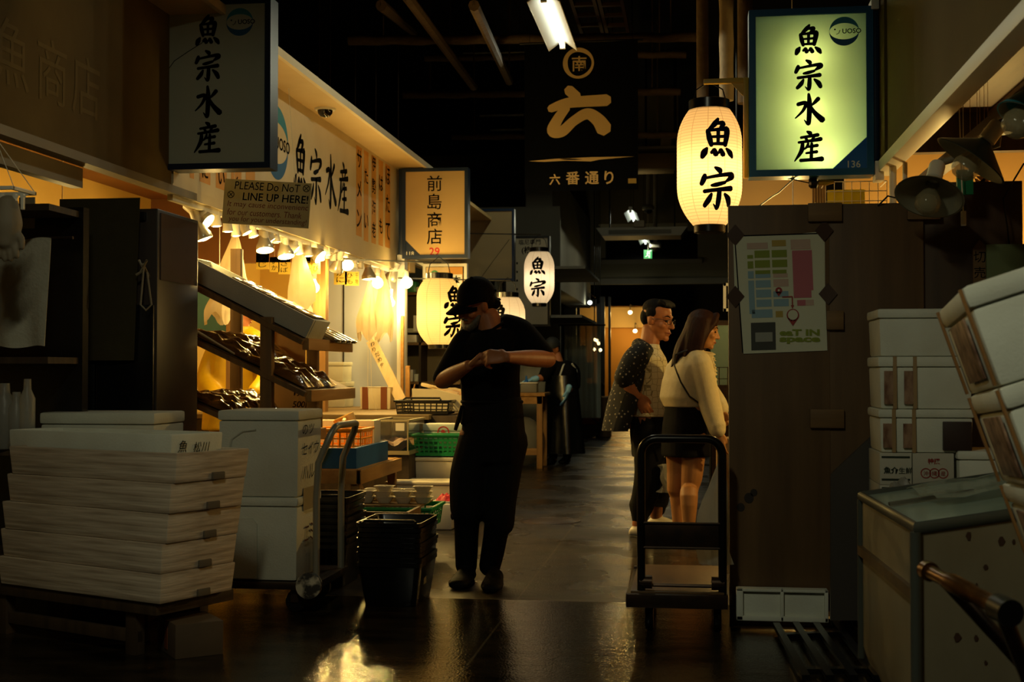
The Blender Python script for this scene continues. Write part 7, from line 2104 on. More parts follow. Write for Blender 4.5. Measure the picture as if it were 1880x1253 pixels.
def head_shapes(m, c, R, s=1.0, neck=True, ears=True):
    c = Vector(c)
    T = lambda x, y, z: c + R @ (V(x, y, z) * s)
    m.ell(T(0, -.012, .035), (.075 * s, .094 * s, .086 * s), R)
    m.ell(T(0, .018, -.025), (.064 * s, .072 * s, .088 * s), R)
    m.ell(T(0, .036, -.085), (.046 * s, .046 * s, .034 * s), R)
    m.limb([T(0, .082, .012), T(0, .094, -.012), T(0, .106, -.034)], [.008 * s, .011 * s, .014 * s], 10)
    m.ell(T(.012, .092, -.036), (.010 * s, .011 * s, .008 * s), R, 10, 6); m.ell(T(-.012, .092, -.036), (.010 * s, .011 * s, .008 * s), R, 10, 6)
    m.limb([T(-.042, .066, .022), T(0, .082, .024), T(.042, .066, .022)], [.011 * s, .012 * s, .011 * s], 10)
    for q in (-1, 1):
        m.ell(T(q * .040, .058, -.030), (.024 * s, .024 * s, .022 * s), R, 12, 8)
        if ears:
            m.ell(T(q * .074, -.008, -.008), (.010 * s, .020 * s, .033 * s), R, 12, 8)
    m.limb([T(-.022, .080, -.066), T(0, .090, -.063), T(.022, .080, -.066)], [.006 * s, .008 * s, .006 * s], 10)
    m.limb([T(-.019, .079, -.077), T(0, .088, -.078), T(.019, .079, -.077)], [.006 * s, .008 * s, .006 * s], 10)
    m.ell(T(0, .074, -.104), (.022 * s, .018 * s, .017 * s), R, 12, 8)
def face_bits(p, c, R, s=1.0, lip=True):
    c = Vector(c)
    T = lambda x, y, z: c + R @ (V(x, y, z) * s)
    for q in (-1, 1):
        obj('eye', MB().ell(T(q * .030, .0765, -.002), (.013 * s, .007 * s, .0075 * s), R, 12, 8), X['eye'], p)
        obj('eyebrow', MB().limb([T(q * .016, .087, .022), T(q * .032, .082, .029), T(q * .048, .070, .024)], [.0035 * s, .004 * s, .003 * s], 8), X['hair'], p)
    if lip:
        obj('lips', MB().limb([T(-.021, .085, -.0705), T(0, .0965, -.070), T(.021, .085, -.0705)], [.003 * s, .0055 * s, .003 * s], 8), X['lip'], p)
def hand_shapes(m, wrist, d, n, t, curls=(.5, .5, .5, .5), s=1.0, thumb=.5):     # d along the hand, n out of the palm, t towards the thumb
    d = Vector(d).normalized(); t = Vector(t); t = (t - d * t.dot(d)).normalized(); n = Vector(n); n = (n - d * n.dot(d) - t * n.dot(t)).normalized()
    w = Vector(wrist); rings = []
    for k, (l, a, b) in enumerate(((-.02, .026, .019), (.0, .027, .018), (.03, .036, .017), (.065, .042, .015), (.088, .041, .013), (.098, .036, .010))):
        rings.append([w + d * l * s + t * (a * s * math.cos(q * PI / 8)) + n * (b * s * math.sin(q * PI / 8)) for q in range(16)])
    m.loft(rings)
    for i, (o, L_) in enumerate(zip((.031, .0105, -.0105, -.031), ((.042, .026, .022), (.046, .030, .023), (.042, .028, .022), (.033, .021, .019)))):
        p = w + d * (.092 - .006 * abs(i - 1)) * s + t * o * s
        a = .1; pts = [p - d * .012 * s, p]
        for k, l in enumerate(L_):
            a += curls[i] * (.75, 1.0, .7)[k]
            p = p + (d * math.cos(a) + n * math.sin(a)) * l * s + t * (o * .05) * s
            pts.append(p)
        m.limb(pts, [.0105 * s, .0102 * s, .0092 * s, .0085 * s, .0072 * s][:len(pts)], 10)
    p = w + d * .022 * s + t * .030 * s + n * .004 * s
    v1 = (d * .85 + t * .42 + n * .5 * thumb).normalized(); v2 = (d * .95 - t * .05 + n * .7 * thumb).normalized()
    m.limb([w + d * .012 * s + t * .012 * s, p, p + v1 * .036 * s, p + v1 * .036 * s + v2 * .032 * s], [.016 * s, .0145 * s, .0115 * s, .009 * s], 10)
def torso_shape(m, lv):     # (centre, right vector, half width, half depth)
    rings = []
    for c, r_, a, b in lv:
        c = Vector(c); r_ = Vector(r_).normalized(); f = V(0, 0, 1).cross(r_).normalized()
        ring_ = []
        for j in range(24):
            q = 2 * PI * j / 24; cc, ss = math.cos(q), math.sin(q)
            k = (abs(cc) ** 2.6 + abs(ss) ** 2.6) ** (-1 / 2.6)
            ring_.append(c + r_ * a * k * cc + f * b * k * ss)
        rings.append(ring_)
    m.loft(rings)
def foot_shape(m, heel, d, s=1.0, r=.045):     # shoe or boot foot, sole on the floor
    heel = Vector(heel); d = Vector(d).normalized(); sd = V(d.y, -d.x, 0)
    rings = []
    for l, a, h in ((-.035, .018, .04), (-.02, .036, .062), (.04, .042, .085), (.10, .045, .075), (.15, .052, .058), (.20, .052, .050), (.235, .042, .042), (.25, .022, .03)):
        rings.append([heel + d * l * s + sd * (a * s * math.cos(q * PI / 8)) + V(0, 0, max(.002, (h * s * .5) * (1 + math.sin(q * PI / 8)))) for q in range(16)])
    m.loft(rings)

# --- man in black walking towards the camera
YM_ = 7.12
def P(px, py, dy=0.0): return W(px, py, YM_ + dy)
man = thing('person', 'person in black cap, black shirt and rubber boots, looking down at his hands', 'person', (P(880, 800).x, YM_, 0))
hf = V(-.80, -.52, -.42)        # he looks down over his right shoulder
hup = V(.12, -.28, 1)
HR = frame(hf, hup)
hc = P(874, 556, -.03)
HS = 1.06
body = MB()
head_shapes(body, hc, HR, HS)
body.limb([hc + HR @ V(0, -.025, -.06) * 1.0, P(898, 590, .0), P(903, 622, .0)], [.062, .068, .080])
r0 = V(1, -.12, .10)
torso_shape(body, [(P(905, 810), r0, .15, .10), (P(903, 740), r0, .14, .095), (P(900, 670), r0, .150, .10), (P(900, 635), r0, .135, .07)])
# arms
shL, elL, wrL = P(846, 632), P(811, 700, -.05), P(861, 671, -.30)
shR, elR, wrR = P(962, 612), P(1006, 660, -.06), P(930, 656, -.37)
body.limb([shL, elL], [.055, .045]); body.limb([elL, elL.lerp(wrL, .35), wrL], [.045, .046, .029])
body.limb([shR, elR], [.055, .047]); body.limb([elR, elR.lerp(wrR, .35), wrR], [.047, .047, .030])
hand_shapes(body, wrL, V(.95, .02, .20), V(-.1, .6, .8), V(-.1, -.95, .05), (.10, .15, .22, .3), 1.04, 1.0)
hand_shapes(body, wrR, V(-.94, -.05, .02), V(-.05, .75, -.6), V(0, .45, .85), (.85, .95, 1.0, 1.05), 1.06, 1.6)
# legs
body.limb([P(876, 800), P(858, 925)], [.10, .065]); body.limb([P(858, 925), P(855, 1040)], [.06, .045])
body.limb([P(930, 800), P(916, 925)], [.10, .065]); body.limb([P(916, 925), P(898, 1045)], [.06, .045])
blob('body', body, .0055, X['skin'], man, 3)
face_bits(man, hc, HR, HS, False)
# beard, hair
TH = lambda x, y, z: hc + HR @ (V(x, y, z) * HS)
bd = MB()
bd.limb([TH(-.055, .03, -.05), TH(-.04, .062, -.092), TH(0, .082, -.112), TH(.04, .062, -.092), TH(.055, .03, -.05)], [.014, .022, .026, .022, .014])
bd.limb([TH(-.028, .085, -.058), TH(0, .100, -.053), TH(.028, .085, -.058)], [.006, .008, .006])
blob('beard', bd, .006, X['hair_grey'], man, 3, label='short grey beard and moustache')
hr = MB()
hr.ell(TH(0, -.05, .0), (.078, .062, .075), HR); hr.ell(TH(.066, -.02, .03), (.016, .03, .03), HR); hr.ell(TH(-.066, -.02, .03), (.016, .03, .03), HR)
hr.limb([TH(-.05, -.085, -.03), P(908, 552, .06), P(918, 550, .08)], [.03, .022, .008])
blob('hair', hr, .006, X['hair'], man, 3)
# cap
cp = MB()
prof = []
rings = []
for i in range(10):
    th = i / 9 * PI / 2 * .985
    rings.append([TH(.088 * math.cos(th) * math.cos(q), -.010 + .108 * math.cos(th) * math.sin(q), .030 + .108 * math.sin(th)) for q in [2 * PI * j / 28 for j in range(28)]])
rings_in = [[p.lerp(TH(0, -.01, .03), .04) for p in r_] for r_ in rings]
cp.loft(rings + rings_in[::-1], False)
cap = obj('cap', cp, X['black_cloth'], man)
def brim(u, v):
    a = (u - .5) * 2
    y = .088 + .098 * v * math.sqrt(max(0, 1 - a * a * .8)); x = a * .078 * (1 - .12 * v)
    y0 = -.01 + .108 * math.sqrt(max(0, 1 - (a * .078 / .088) ** 2)) - .004
    yy = y0 + (.085 * (1 - a * a) ** .5 if abs(a) < 1 else 0) * v
    return TH(x, yy, .032 - .022 * v - .022 * a * a)
obj('brim', MB().grid(brim, 20, 8, .004), X['black_cloth'], cap, label='curved brim')
obj('button', MB().ell(TH(0, -.01, .140), (.009, .009, .006)), X['black_cloth'], cap)
obj('strap', MB().tube([TH(.05, -.10, .04), TH(0, -.122, .038), TH(-.05, -.10, .04)], .008, 8), X['black_cloth'], cap)
# shirt
sh = MB()
torso_shape(sh, [(P(904, 775), r0, .180, .125), (P(902, 745), r0, .163, .118), (P(900, 700), r0, .163, .120), (P(899, 660), r0, .172, .125), (P(900, 630), r0, .180, .112), (P(902, 616), r0, .155, .100), (P(904, 607), r0, .118, .088)])
sh.limb([P(866, 618, .02), shL + V(.02, 0, .0), elL + V(.006, .01, .012)], [.06, .074, .062])
sh.limb([P(930, 592, .06), P(890, 606, .08), P(858, 612, .05)], [.05, .045, .05])
sh.limb([P(932, 596, .02), shR + V(-.01, 0, .0), elR + V(-.03, .01, .02)], [.060, .074, .066])
blob('shirt', sh, .009, X['black_cloth'], man, 5)
obj('shirt_collar', MB().tube([P(884, 610, -.082), P(904, 606, -.080), P(922, 594, -.045), P(927, 583, .03), P(905, 584, .085), P(876, 596, .05), P(872, 605, -.04)], .008, 8, False, True), X['black_cloth'], man)
# trousers
tr = MB()
torso_shape(tr, [(P(905, 850), r0, .165, .12), (P(906, 800), r0, .175, .13), (P(904, 750), r0, .168, .122), (P(903, 732), r0, .160, .115)])
tr.limb([P(878, 810), P(862, 870, -.02), P(858, 928, -.03), P(858, 957)], [.112, .108, .098, .072])
tr.limb([P(933, 810), P(922, 870), P(916, 930), P(917, 962)], [.112, .105, .094, .084])
blob('trousers', tr, .010, X['black_trouser'], man, 4)
obj('waistband', MB().tube([P(903, 738) + V(.166 * math.cos(a_), .12 * math.sin(a_), 0) for a_ in [2 * PI * k / 24 for k in range(24)]], .010, 8, False, True), X['black_trouser'], man)
obj('belt_tool', MB().tube([P(848, 745, -.06), P(842, 770, -.06), P(836, 790, -.05)], [.008, .014, .010], 8), X['black_plastic'], man)
obj('knee_badge', MB().ell(P(831, 948, -.06), (.012, .012, .022)), X['steel_dark'], man)
for nm, top_, ank, toe in (('left', P(857, 948), P(856, 1045), G(848, 1080)), ('right', P(914, 955), P(899, 1050), G(899, 1086))):
    bt = MB()
    bt.limb([top_, top_.lerp(ank, .5), V(ank.x, ank.y, .09)], [.074, .066, .060])
    foot_shape(bt, V(toe.x, toe.y + .21, 0), V(toe.x - ank.x, -.25, 0) if False else V(-.05 if nm == 'left' else .06, -1, 0), 1.16)
    b_ = blob('boot', bt, .008, X['rubber'], man, 3)
    obj('sole', MB().loft([[V(toe.x, toe.y + .21, z_) + V((-.05 if nm == 'left' else .06), -1, 0).normalized() * l for l, a in ()] or [V(toe.x + .05 * math.cos(q), toe.y + .10 + .135 * math.sin(q), z_) for q in [2 * PI * j / 20 for j in range(20)]] for z_ in (.0, .016)]), X['rubber'], b_)

# --- man in glasses facing right
YC_ = 9.3
def P2(px, py, dy=0.0): return W(px, py, YC_ + dy)
cm = thing('person', 'person with glasses in a dark dotted jacket over a pale patterned shirt', 'person', (P2(1190, 800).x, YC_, 0))
hf = V(.90, -.42, -.16); HR2 = frame(hf, (.05, 0, 1)); hc2 = P2(1207, 587); HS2 = 1.19
TH2 = lambda x, y, z: hc2 + HR2 @ (V(x, y, z) * HS2)
bm_ = MB(); head_shapes(bm_, hc2, HR2, HS2)
bm_.limb([TH2(0, -.03, -.06), P2(1193, 628), P2(1186, 660)], [.066, .07, .08])
rv = V(.35, -1, 0)
torso_shape(bm_, [(P2(1190, 790), rv, .16, .12), (P2(1188, 720), rv, .16, .12), (P2(1184, 665), rv, .18, .11), (P2(1186, 640), rv, .10, .07)])
sA, eA, wA = P2(1166, 662, -.17), P2(1148, 700, -.20), P2(1172, 728, -.20)
bm_.limb([sA, eA], [.055, .048]); bm_.limb([eA, eA.lerp(wA, .4), wA], [.048, .045, .032])
hand_shapes(bm_, wA, V(.45, .1, -.85), V(.2, 1, .1), V(.8, -.1, .5), (.3, .35, .4, .45), 1.05)
sB, eB, wB = P2(1190, 660, .18), P2(1165, 705, .30), P2(1190, 740, .25)
bm_.limb([sB, eB], [.055, .046]); bm_.limb([eB, wB], [.045, .032])
hand_shapes(bm_, wB, V(.5, 0, -.8), V(.2, -1, .1), V(.8, .1, .5), (.3, .35, .4, .45), 1.0)
hipA, hipB = P2(1192, 800, -.08), P2(1205, 800, .09)
aA, aB = G(1172, 985), G(1205, 968)
bm_.limb([hipA, V(hipA.x - .01, hipA.y, .5), V(aA.x, aA.y, .08)], [.10, .065, .045]); bm_.limb([hipB, V(hipB.x, hipB.y, .5), V(aB.x, aB.y, .08)], [.10, .065, .045])
blob('body', bm_, .006, X['skin'], cm, 3)
face_bits(cm, hc2, HR2, HS2)
h_ = MB()
h_.ell(TH2(0, -.022, .062), (.088, .098, .072), HR2); h_.ell(TH2(0, -.055, .01), (.084, .062, .075), HR2)
for q in (-1, 1): h_.ell(TH2(q * .072, -.012, .035), (.014, .04, .035), HR2)
h_.ell(TH2(0, .018, .088), (.070, .068, .042), HR2)
for i in range(7):
    a_ = -1 + i / 3
    h_.limb([TH2(a_ * .055, .03, .112), TH2(a_ * .060, .062, .100), TH2(a_ * .062 + .006, .074, .080)], [.016, .012, .005], 8)
blob('hair', h_, .007, X['hair'], cm, 2)
gl = MB()
for q in (-1, 1):
    c_ = TH2(q * .031, .100, -.004); n_ = 20
    gl.tube([c_ + HR2 @ V(.025 * math.cos(a_), -.010 * abs(math.cos(a_)) * (1 if q * math.cos(a_) > 0 else 0), .018 * math.sin(a_)) for a_ in [2 * PI * j / n_ for j in range(n_)]], .0022, 6, False, True)
    gl.tube([TH2(q * .056, .090, .002), TH2(q * .076, .06, .006), TH2(q * .080, -.005, .0)], .0022, 6)
gl.tube([TH2(-.007, .102, .0), TH2(.007, .102, .0)], .002, 6)
obj('glasses', gl, X['black_metal'], cm)
X['pattern_shirt'] = net_material('pale_patterned_shirt', '#d5c69c', '#94825a', 24)
ts = MB()
torso_shape(ts, [(P2(1192, 765), rv, .175, .150), (P2(1192, 730), rv, .175, .150), (P2(1190, 690), rv, .18, .150), (P2(1187, 658), rv, .175, .125), (P2(1188, 640), rv, .115, .085), (P2(1190, 632), rv, .080, .075)])
blob('shirt', ts, .009, X['pattern_shirt'], cm, 5)
X['dotted'] = dots_material('dark_dotted_cloth', '#131210', '#a79c84', 34, .22)
jk = MB()
# jacket: open shell round the back and the near side
def jack(u, v):
    a_ = math.radians(60 + 240 * u)        # angle from front (0) round the near side
    top_ = P2(1180, 646); bot_ = P2(1150, 790)
    c_ = top_.lerp(bot_, v)
    rx = .15 + .05 * v + .03 * math.sin(v * PI); ry = .20 + .04 * v
    k_ = min(1, .45 + 1.6 * v) if v < .35 else 1
    fl = 1 + .05 * math.sin(u * 22) * v
    fx, fy = math.cos(a_), math.sin(a_)
    drift = .05 * v if fx > 0 else 0
    return c_ + V(1, -.35, 0).normalized() * (fx * rx * k_ * fl + .045 - drift) + V(-.35, -1, 0).normalized() * (fy * ry * k_ * fl)
jk.grid(jack, 40, 24, .012)
obj('jacket', jk, X['dotted'], cm)
sl = MB()
sl.limb([P2(1180, 648, -.10), sA, eA + V(.0, -.0, .02)], [.085, .092, .082]); sl.limb([P2(1184, 648, .10), sB, eB + V(0, 0, .02)], [.085, .09, .08])
sl.limb([P2(1178, 640, -.08), P2(1172, 634, 0), P2(1180, 640, .1)], [.055, .05, .05])
blob('sleeves', sl, .009, X['dotted'], cm, 3)
tb = MB()
torso_shape(tb, [(P2(1196, 840), rv, .165, .13), (P2(1193, 800), rv, .165, .13), (P2(1190, 745), rv, .155, .125)])
tb.limb([hipA, P2(1190, 880, -.08), V(aA.x + .02, aA.y, .20)], [.118, .100, .085]); tb.limb([hipB, P2(1205, 880, .08), V(aB.x + .01, aB.y, .20)], [.118, .100, .085])
tb.limb([V(aA.x + .02, aA.y, .22), V(aA.x + .01, aA.y, .13)], [.088, .06]); tb.limb([V(aB.x + .01, aB.y, .22), V(aB.x + .01, aB.y, .13)], [.088, .06])
blob('trousers', tb, .010, X['black_trouser'], cm, 4)
for a_ in (aA, aB):
    bt = MB(); foot_shape(bt, V(a_.x - .03, a_.y, 0), V(1, -.35, 0), 1.02); bt.limb([V(a_.x, a_.y, .05), V(a_.x + .005, a_.y, .12)], [.045, .04])
    blob('shoe', bt, .008, X['white_plastic'], cm, 2)

# --- woman in a cream sweater and black skirt, seen from behind right
YW_ = 8.8
def P3(px, py, dy=0.0): return W(px, py, YW_ + dy)
wo = thing('person', 'person with long brown hair in a cream sweater and short black skirt', 'person', (P3(1265, 800).x, YW_, 0))
hf = V(1, .06, -.24); HR3 = frame(hf, (.10, 0, 1)); hc3 = P3(1292, 605); HS3 = 1.0
TH3 = lambda x, y, z: hc3 + HR3 @ (V(x, y, z) * HS3)
bw_ = MB(); head_shapes(bw_, hc3, HR3, HS3)
bw_.limb([TH3(0, -.03, -.06), P3(1277, 640), P3(1270, 668)], [.052, .052, .07])
rw = V(.55, -.85, 0)
torso_shape(bw_, [(P3(1262, 800), rw, .15, .11), (P3(1262, 735), rw, .12, .095), (P3(1265, 690), rw, .14, .10), (P3(1270, 660), rw, .15, .085), (P3(1273, 648), rw, .08, .05)])
s1, e1_, w1_ = P3(1287, 672, -.12), P3(1303, 740, -.14), P3(1318, 795, -.18)
s2, e2_, w2_ = P3(1268, 668, .16), P3(1312, 735, .20), P3(1324, 758, .06)
bw_.limb([s1, e1_, w1_], [.045, .038, .026]); bw_.limb([s2, e2_, w2_], [.045, .038, .026])
hand_shapes(bw_, w1_, V(.15, 0, -1), V(.3, .9, .0), V(.9, -.3, 0), (.3, .35, .4, .4), .9)
hand_shapes(bw_, w2_, V(.2, -.4, -.7), V(.2, -.3, .6), V(.9, -.2, .2), (.7, .8, .9, .9), .9)
fA, fB = G(1245, 1000), G(1268, 1008)
bw_.limb([P3(1243, 800, .04), P3(1243, 868, .05), P3(1240, 900, .05), V(fA.x - .0, fA.y, .34), V(fA.x, fA.y, .09)], [.088, .068, .056, .058, .034])
bw_.limb([P3(1275, 800, -.05), P3(1271, 868, -.05), P3(1266, 900, -.05), V(fB.x - .01, fB.y, .34), V(fB.x - .01, fB.y, .09)], [.092, .072, .058, .060, .035])
for f_ in (fA, fB): foot_shape(bw_, V(f_.x - .02, f_.y, 0), V(.85, .5, 0), .88)
blob('body', bw_, .006, X['skin_leg'], wo, 3)
face_bits(wo, hc3, HR3, HS3)
hw = MB()
hw.ell(TH3(0, -.02, .045), (.088, .104, .088), HR3)
hw.ell(TH3(0, -.055, -.01), (.095, .075, .11), HR3)
rnd = random.Random(3)
for i in range(26):
    a_ = math.radians(-105 + 195 * i / 25)
    x0_, y0_ = math.sin(a_) * .074, -math.cos(a_) * .08 - .005
    ln = .20 + .06 * rnd.random() - .05 * abs(i - 12.5) / 12.5
    side = abs(i - 12.5) / 12.5
    back_ = V(-.30, -.10, 0) * (.35 + .4 * rnd.random()) * (1 - .6 * side)
    p0 = TH3(x0_ * .95, y0_, .06); p1 = TH3(x0_ * 1.25, y0_ * 1.22, -.05); p2 = p1 + V(0, 0, -.09) + back_ * .25; p3 = p1 + V(0, 0, -ln * .95) + back_ * .52
    hw.limb([p0, p1, p2, p3], [.03, .034, .030, .008], 10)
hw.limb([TH3(-.05, .07, .085), TH3(-.078, .055, .0), TH3(-.082, .045, -.09)], [.02, .022, .012])
hw.limb([TH3(.02, .060, .11), TH3(.062, .048, .05), TH3(.080, .020, -.02), TH3(.082, .010, -.12)], [.022, .022, .020, .01])
blob('hair', hw, .008, X['hair_brown'], wo, 2)
X['sweater'] = mat('cream_knit', '#d9caa0', .9, 0, '#cdbd92', 30, bump=.2, bscale=160)
sw_ = MB()
torso_shape(sw_, [(P3(1256, 748), rw, .140, .118), (P3(1252, 730), rw, .165, .130), (P3(1258, 700), rw, .170, .132), (P3(1264, 672), rw, .175, .120), (P3(1269, 655), rw, .135, .095), (P3(1272, 643), rw, .075, .062)])
sw_.limb([P3(1275, 655, -.05), s1, e1_, w1_ + V(-.003, 0, .02)], [.07, .078, .074, .058]); sw_.limb([P3(1268, 655, .06), s2, e2_, w2_ + V(0, .02, .02)], [.07, .075, .07, .055])
sw_.limb([w1_ + V(-.006, 0, .05), w1_ + V(0, 0, .012)], [.06, .052])
blob('sweater', sw_, .009, X['sweater'], wo, 4)
fr_ = MB(); rnd = random.Random(9)
for i in range(40):
    u_ = rnd.random(); c_ = P3(1305, 648, .02).lerp(P3(1309, 712, .02), u_)
    c_ += V(.0, rnd.uniform(-.06, .06), 0)
    fr_.limb([c_ - V(.05, 0, 0), c_, c_ + V(rnd.uniform(.015, .04), rnd.uniform(-.01, .01), rnd.uniform(-.02, .0))], [.02, .012, .003], 8)
blob('fringe', fr_, .007, X['sweater'], wo, 1, label='ruffled fringe down the sweater front')
sk = MB()
torso_shape(sk, [(P3(1259, 838), rw, .168, .148), (P3(1259, 815), rw, .166, .146), (P3(1258, 780), rw, .158, .135), (P3(1257, 748), rw, .135, .115), (P3(1257, 733), rw, .125, .105)])
blob('skirt', sk, .010, X['black_cloth'], wo, 2)
obj('bag_strap', MB().tube([P3(1270, 640, -.10), P3(1240, 652, -.13), P3(1238, 672, -.165), P3(1250, 702, -.185), P3(1266, 728, -.19), P3(1285, 742, -.14)], .006, 8), X['black_plastic'], wo)
t = thing('paper_shopping_bag', 'pale wrinkled bag beside the bare legs of the woman in the skirt', 'bag', P3(1228, 890, .3))
obj('bag', MB().grid(lambda u, v: V(P3(1212, 0, .3).x + .12 * u + .01 * math.sin(v * 9), YW_ + .3 + .02 * math.sin(u * 9 + v * 5), P3(0, 890, .3).z + .20 * v), 12, 12, .05), X['film_cool'], t)
obj('handle', MB().tube([P3(1220, 840, .3), P3(1222, 800, .25), P3(1226, 838, .3)], .004, 6), X['film_cool'], t)

# --- worker in an apron with blue gloves, far left of the aisle
YK_ = 16.4
def P4_(px, py, dy=0.0): return W(px, py, YK_ + dy)
wk = thing('person', 'person in dark cap, black apron and blue gloves working by the wooden table', 'person', (P4_(1030, 800).x, YK_, 0))
hf = V(-.55, -.75, -.35); HR4 = frame(hf); hc4 = P4_(1014, 640); HS4 = 1.08
TH4 = lambda x, y, z: hc4 + HR4 @ (V(x, y, z) * HS4)
bk = MB(); head_shapes(bk, hc4, HR4, HS4)
bk.limb([TH4(0, -.03, -.06), P4_(1024, 660), P4_(1028, 680)], [.06, .06, .08])
rk = V(.9, -.4, 0)
torso_shape(bk, [(P4_(1032, 760), rk, .17, .12), (P4_(1030, 700), rk, .17, .12), (P4_(1030, 675), rk, .18, .10)])
sa, ea, wa = P4_(1008, 675, -.1), P4_(998, 692, -.2), P4_(978, 697, -.3)
sb, eb, wb = P4_(1052, 682, .05), P4_(1055, 708, .0), P4_(1043, 718, -.2)
bk.limb([sa, ea, wa], [.06, .05, .035]); bk.limb([sb, eb, wb], [.06, .05, .035])
for px, dy in ((1018, -.1), (1042, .05)):
    g_ = G(px, 850); bk.limb([P4_(px + 3, 770, dy), V(g_.x, YK_ + dy, .5), V(g_.x, YK_ + dy, .06)], [.09, .07, .05])
blob('body', bk, .009, X['skin'], wk, 2)
face_bits(wk, hc4, HR4, HS4, False)
cpb = MB()
rings = []
for i in range(8):
    th = i / 7 * PI / 2 * .98
    rings.append([TH4(.09 * math.cos(th) * math.cos(q), -.010 + .11 * math.cos(th) * math.sin(q), .02 + .115 * math.sin(th)) for q in [2 * PI * j / 20 for j in range(20)]])
cpb.loft(rings, True)
cpb.grid(lambda u, v: TH4((u - .5) * .15, .08 + .09 * v * (1 - (2 * u - 1) ** 2 * .6), .03 - .02 * v), 10, 5, .006)
obj('cap', cpb, mat('grey_black_cap', '#1d1f1c', .7), wk)
obj('mask', MB().ell(TH4(0, .07, -.06), (.05, .045, .045), HR4), mat('dark_mask', '#3a2c22', .7), wk)
obj('mask_strap', MB().tube([TH4(.05, .06, -.02), TH4(.085, .0, .005), TH4(.088, -.03, -.02), TH4(.08, -.02, -.06)], .006, 6), X['white_plastic'], wk)
ss = MB()
torso_shape(ss, [(P4_(1032, 765), rk, .19, .14), (P4_(1031, 705), rk, .19, .14), (P4_(1031, 678), rk, .20, .12), (P4_(1028, 664), rk, .10, .08)])
ss.limb([P4_(1020, 672), sa, ea], [.09, .085, .07]); ss.limb([P4_(1040, 674), sb, eb], [.09, .09, .075])
blob('shirt', ss, .011, X['black_cloth'], wk, 3)
def apr(u, v):
    a_ = (u - .5) * 3.6
    c_ = P4_(1031, 690).lerp(P4_(1034, 832), v)
    rx = .20 + .10 * v; ry = .16 + .08 * v
    k_ = 1 + .04 * math.sin(u * 30) * v
    return c_ + rk.normalized() * (rx * k_ * math.sin(a_)) + V(-.4, -.9, 0).normalized() * (ry * k_ * math.cos(a_))
obj('apron', MB().grid(apr, 40, 20, .008), X['black_wrap_apron'] if 'black_wrap_apron' in X else mat('glossy_black_apron', '#0e1011', .22, 0, None, bump=.35, bscale=7), wk)
obj('apron_strap', MB().tube([P4_(1028, 690, -.16), P4_(1034, 672, -.14), P4_(1040, 664, -.02), P4_(1050, 675, .08)], .012, 6).tube([P4_(1050, 668, -.06), P4_(1058, 680, -.02), P4_(1062, 695, .0)], .012, 6), X['foam'], wk)
X['glove'] = mat('blue_nitrile_glove', '#8cc4e6', .45)
for wr, d_, n_, t_ in ((wa, V(-.9, -.1, -.2), V(0, -.1, -1), V(0, -1, 0)), (wb, V(-.25, -.2, -1), V(-.8, .4, 0), V(-.3, -1, -.1))):
    gm_ = MB(); hand_shapes(gm_, wr, d_, n_, t_, (.2, .25, .25, .3), 1.12)
    gm_.limb([wr - Vector(d_).normalized() * .05, wr], [.04, .036])
    blob('glove', gm_, .007, X['glove'], wk, 2)
for px, dy in ((1018, -.1), (1042, .05)):
    g_ = G(px, 850); bt = MB(); foot_shape(bt, V(g_.x, YK_ + dy + .05, 0), V(-.2, -1, 0), 1.1); bt.limb([V(g_.x, YK_ + dy, .30), V(g_.x, YK_ + dy, .08)], [.07, .055])
    blob('boot', bt, .011, X['rubber'], wk, 2)

# --- worker in yellow rainwear behind the rack
YY_ = 9.75
def P5(px, py, dy=0.0): return W(px, py, YY_ + dy)
yw = thing('person', 'person in yellow rainwear half hidden behind the sloping rack', 'person', (P5(432, 700).x, YY_, 0))
hf = V(.75, .55, -.4); HR5 = frame(hf); hc5 = P5(447, 568)
TH5 = lambda x, y, z: hc5 + HR5 @ V(x, y, z)
by = MB(); head_shapes(by, hc5, HR5, 1.0)
by.limb([TH5(0, -.03, -.06), P5(445, 605), P5(440, 630)], [.055, .06, .08])
ry_ = V(.9, .3, 0)
torso_shape(by, [(P5(430, 780), ry_, .16, .12), (P5(430, 690), ry_, .15, .12), (P5(438, 625), ry_, .17, .10)])
for px in (412, 448):
    by.limb([P5(px, 790), V(P5(px, 790).x, YY_, .5), V(P5(px, 790).x, YY_, .07)], [.09, .065, .045]); foot_shape(by, V(P5(px, 790).x, YY_ + .05, 0), V(.2, -1, 0))
s_, e_, w_ = P5(470, 632, -.05), P5(492, 690, -.15), P5(470, 720, -.35)
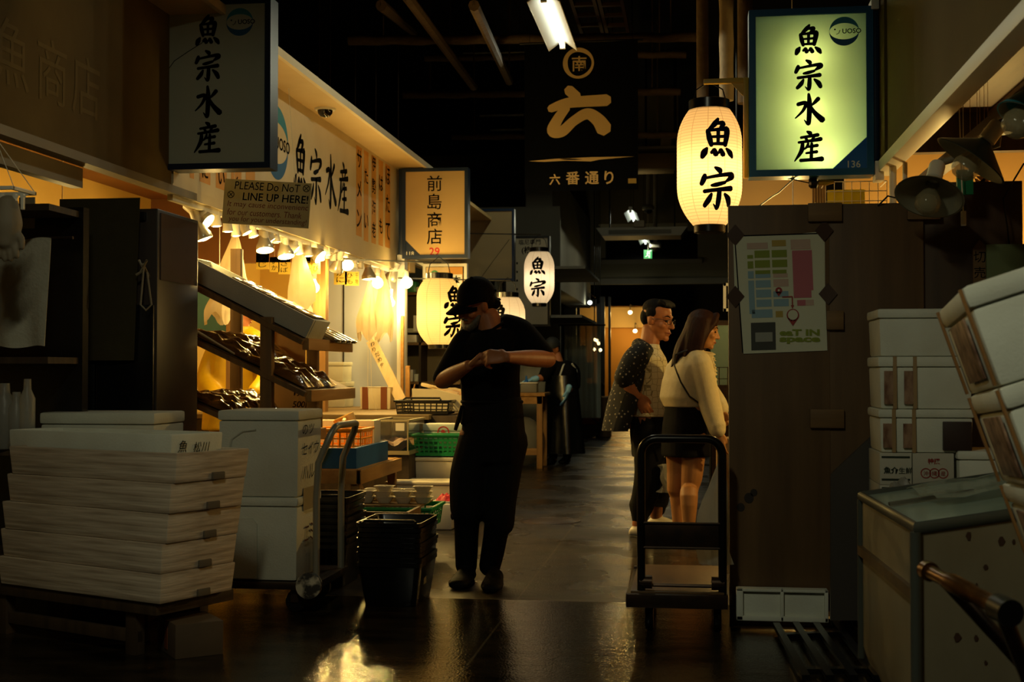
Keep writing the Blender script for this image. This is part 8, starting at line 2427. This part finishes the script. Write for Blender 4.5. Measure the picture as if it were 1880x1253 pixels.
s2_, e2y, w2y = P5(402, 640, -.02), P5(380, 700, -.1), P5(400, 735, -.3)
by.limb([s_, e_, w_], [.055, .045, .03]); by.limb([s2_, e2y, w2y], [.055, .045, .03])
hand_shapes(by, w_, V(-.5, -.5, -.4), V(-.3, .2, -.9), V(-.5, .6, .2), (.4, .45, .5, .5)); hand_shapes(by, w2y, V(.5, -.5, -.4), V(.3, .2, -.9), V(.5, .6, .2), (.4, .45, .5, .5))
blob('body', by, .009, X['skin'], yw, 2)
face_bits(yw, hc5, HR5, 1.0)
jy = MB()
torso_shape(jy, [(P5(428, 790), ry_, .24, .18), (P5(428, 740), ry_, .225, .17), (P5(430, 690), ry_, .20, .155), (P5(436, 640), ry_, .205, .14), (P5(440, 615), ry_, .14, .11), (P5(444, 600), ry_, .085, .08)])
jy.limb([P5(455, 622), s_, e_, w_], [.09, .09, .085, .065]); jy.limb([P5(420, 625), s2_, e2y, w2y], [.09, .09, .085, .065])
blob('rain_jacket', jy, .011, X['yellow'], yw, 3)
ty = MB()
for px in (412, 448): ty.limb([P5(px, 785), V(P5(px, 790).x, YY_, .5), V(P5(px, 790).x, YY_, .12)], [.12, .10, .085])
blob('rain_trousers', ty, .012, X['yellow'], yw, 2)
hy = MB(); hy.ell(TH5(0, -.05, .0), (.078, .062, .085), HR5); hy.ell(TH5(0, -.02, .04), (.082, .098, .08), HR5)
blob('hair', hy, .008, X['hair'], yw, 2)
rings = []
cpy = MB()
for i in range(8):
    th = i / 7 * PI / 2 * .98
    rings.append([TH5(.09 * math.cos(th) * math.cos(q), -.010 + .11 * math.cos(th) * math.sin(q), .02 + .11 * math.sin(th)) for q in [2 * PI * j / 20 for j in range(20)]])
cpy.loft(rings, True)
cpy.grid(lambda u, v: TH5((u - .5) * .15, .08 + .09 * v * (1 - (2 * u - 1) ** 2 * .6), .03 - .02 * v), 10, 5, .006)
obj('cap', cpy, mat('brown_cap', '#4a3018', .8), yw)

bpy.data.objects.remove(_to)
bpy.data.curves.remove(_tc)
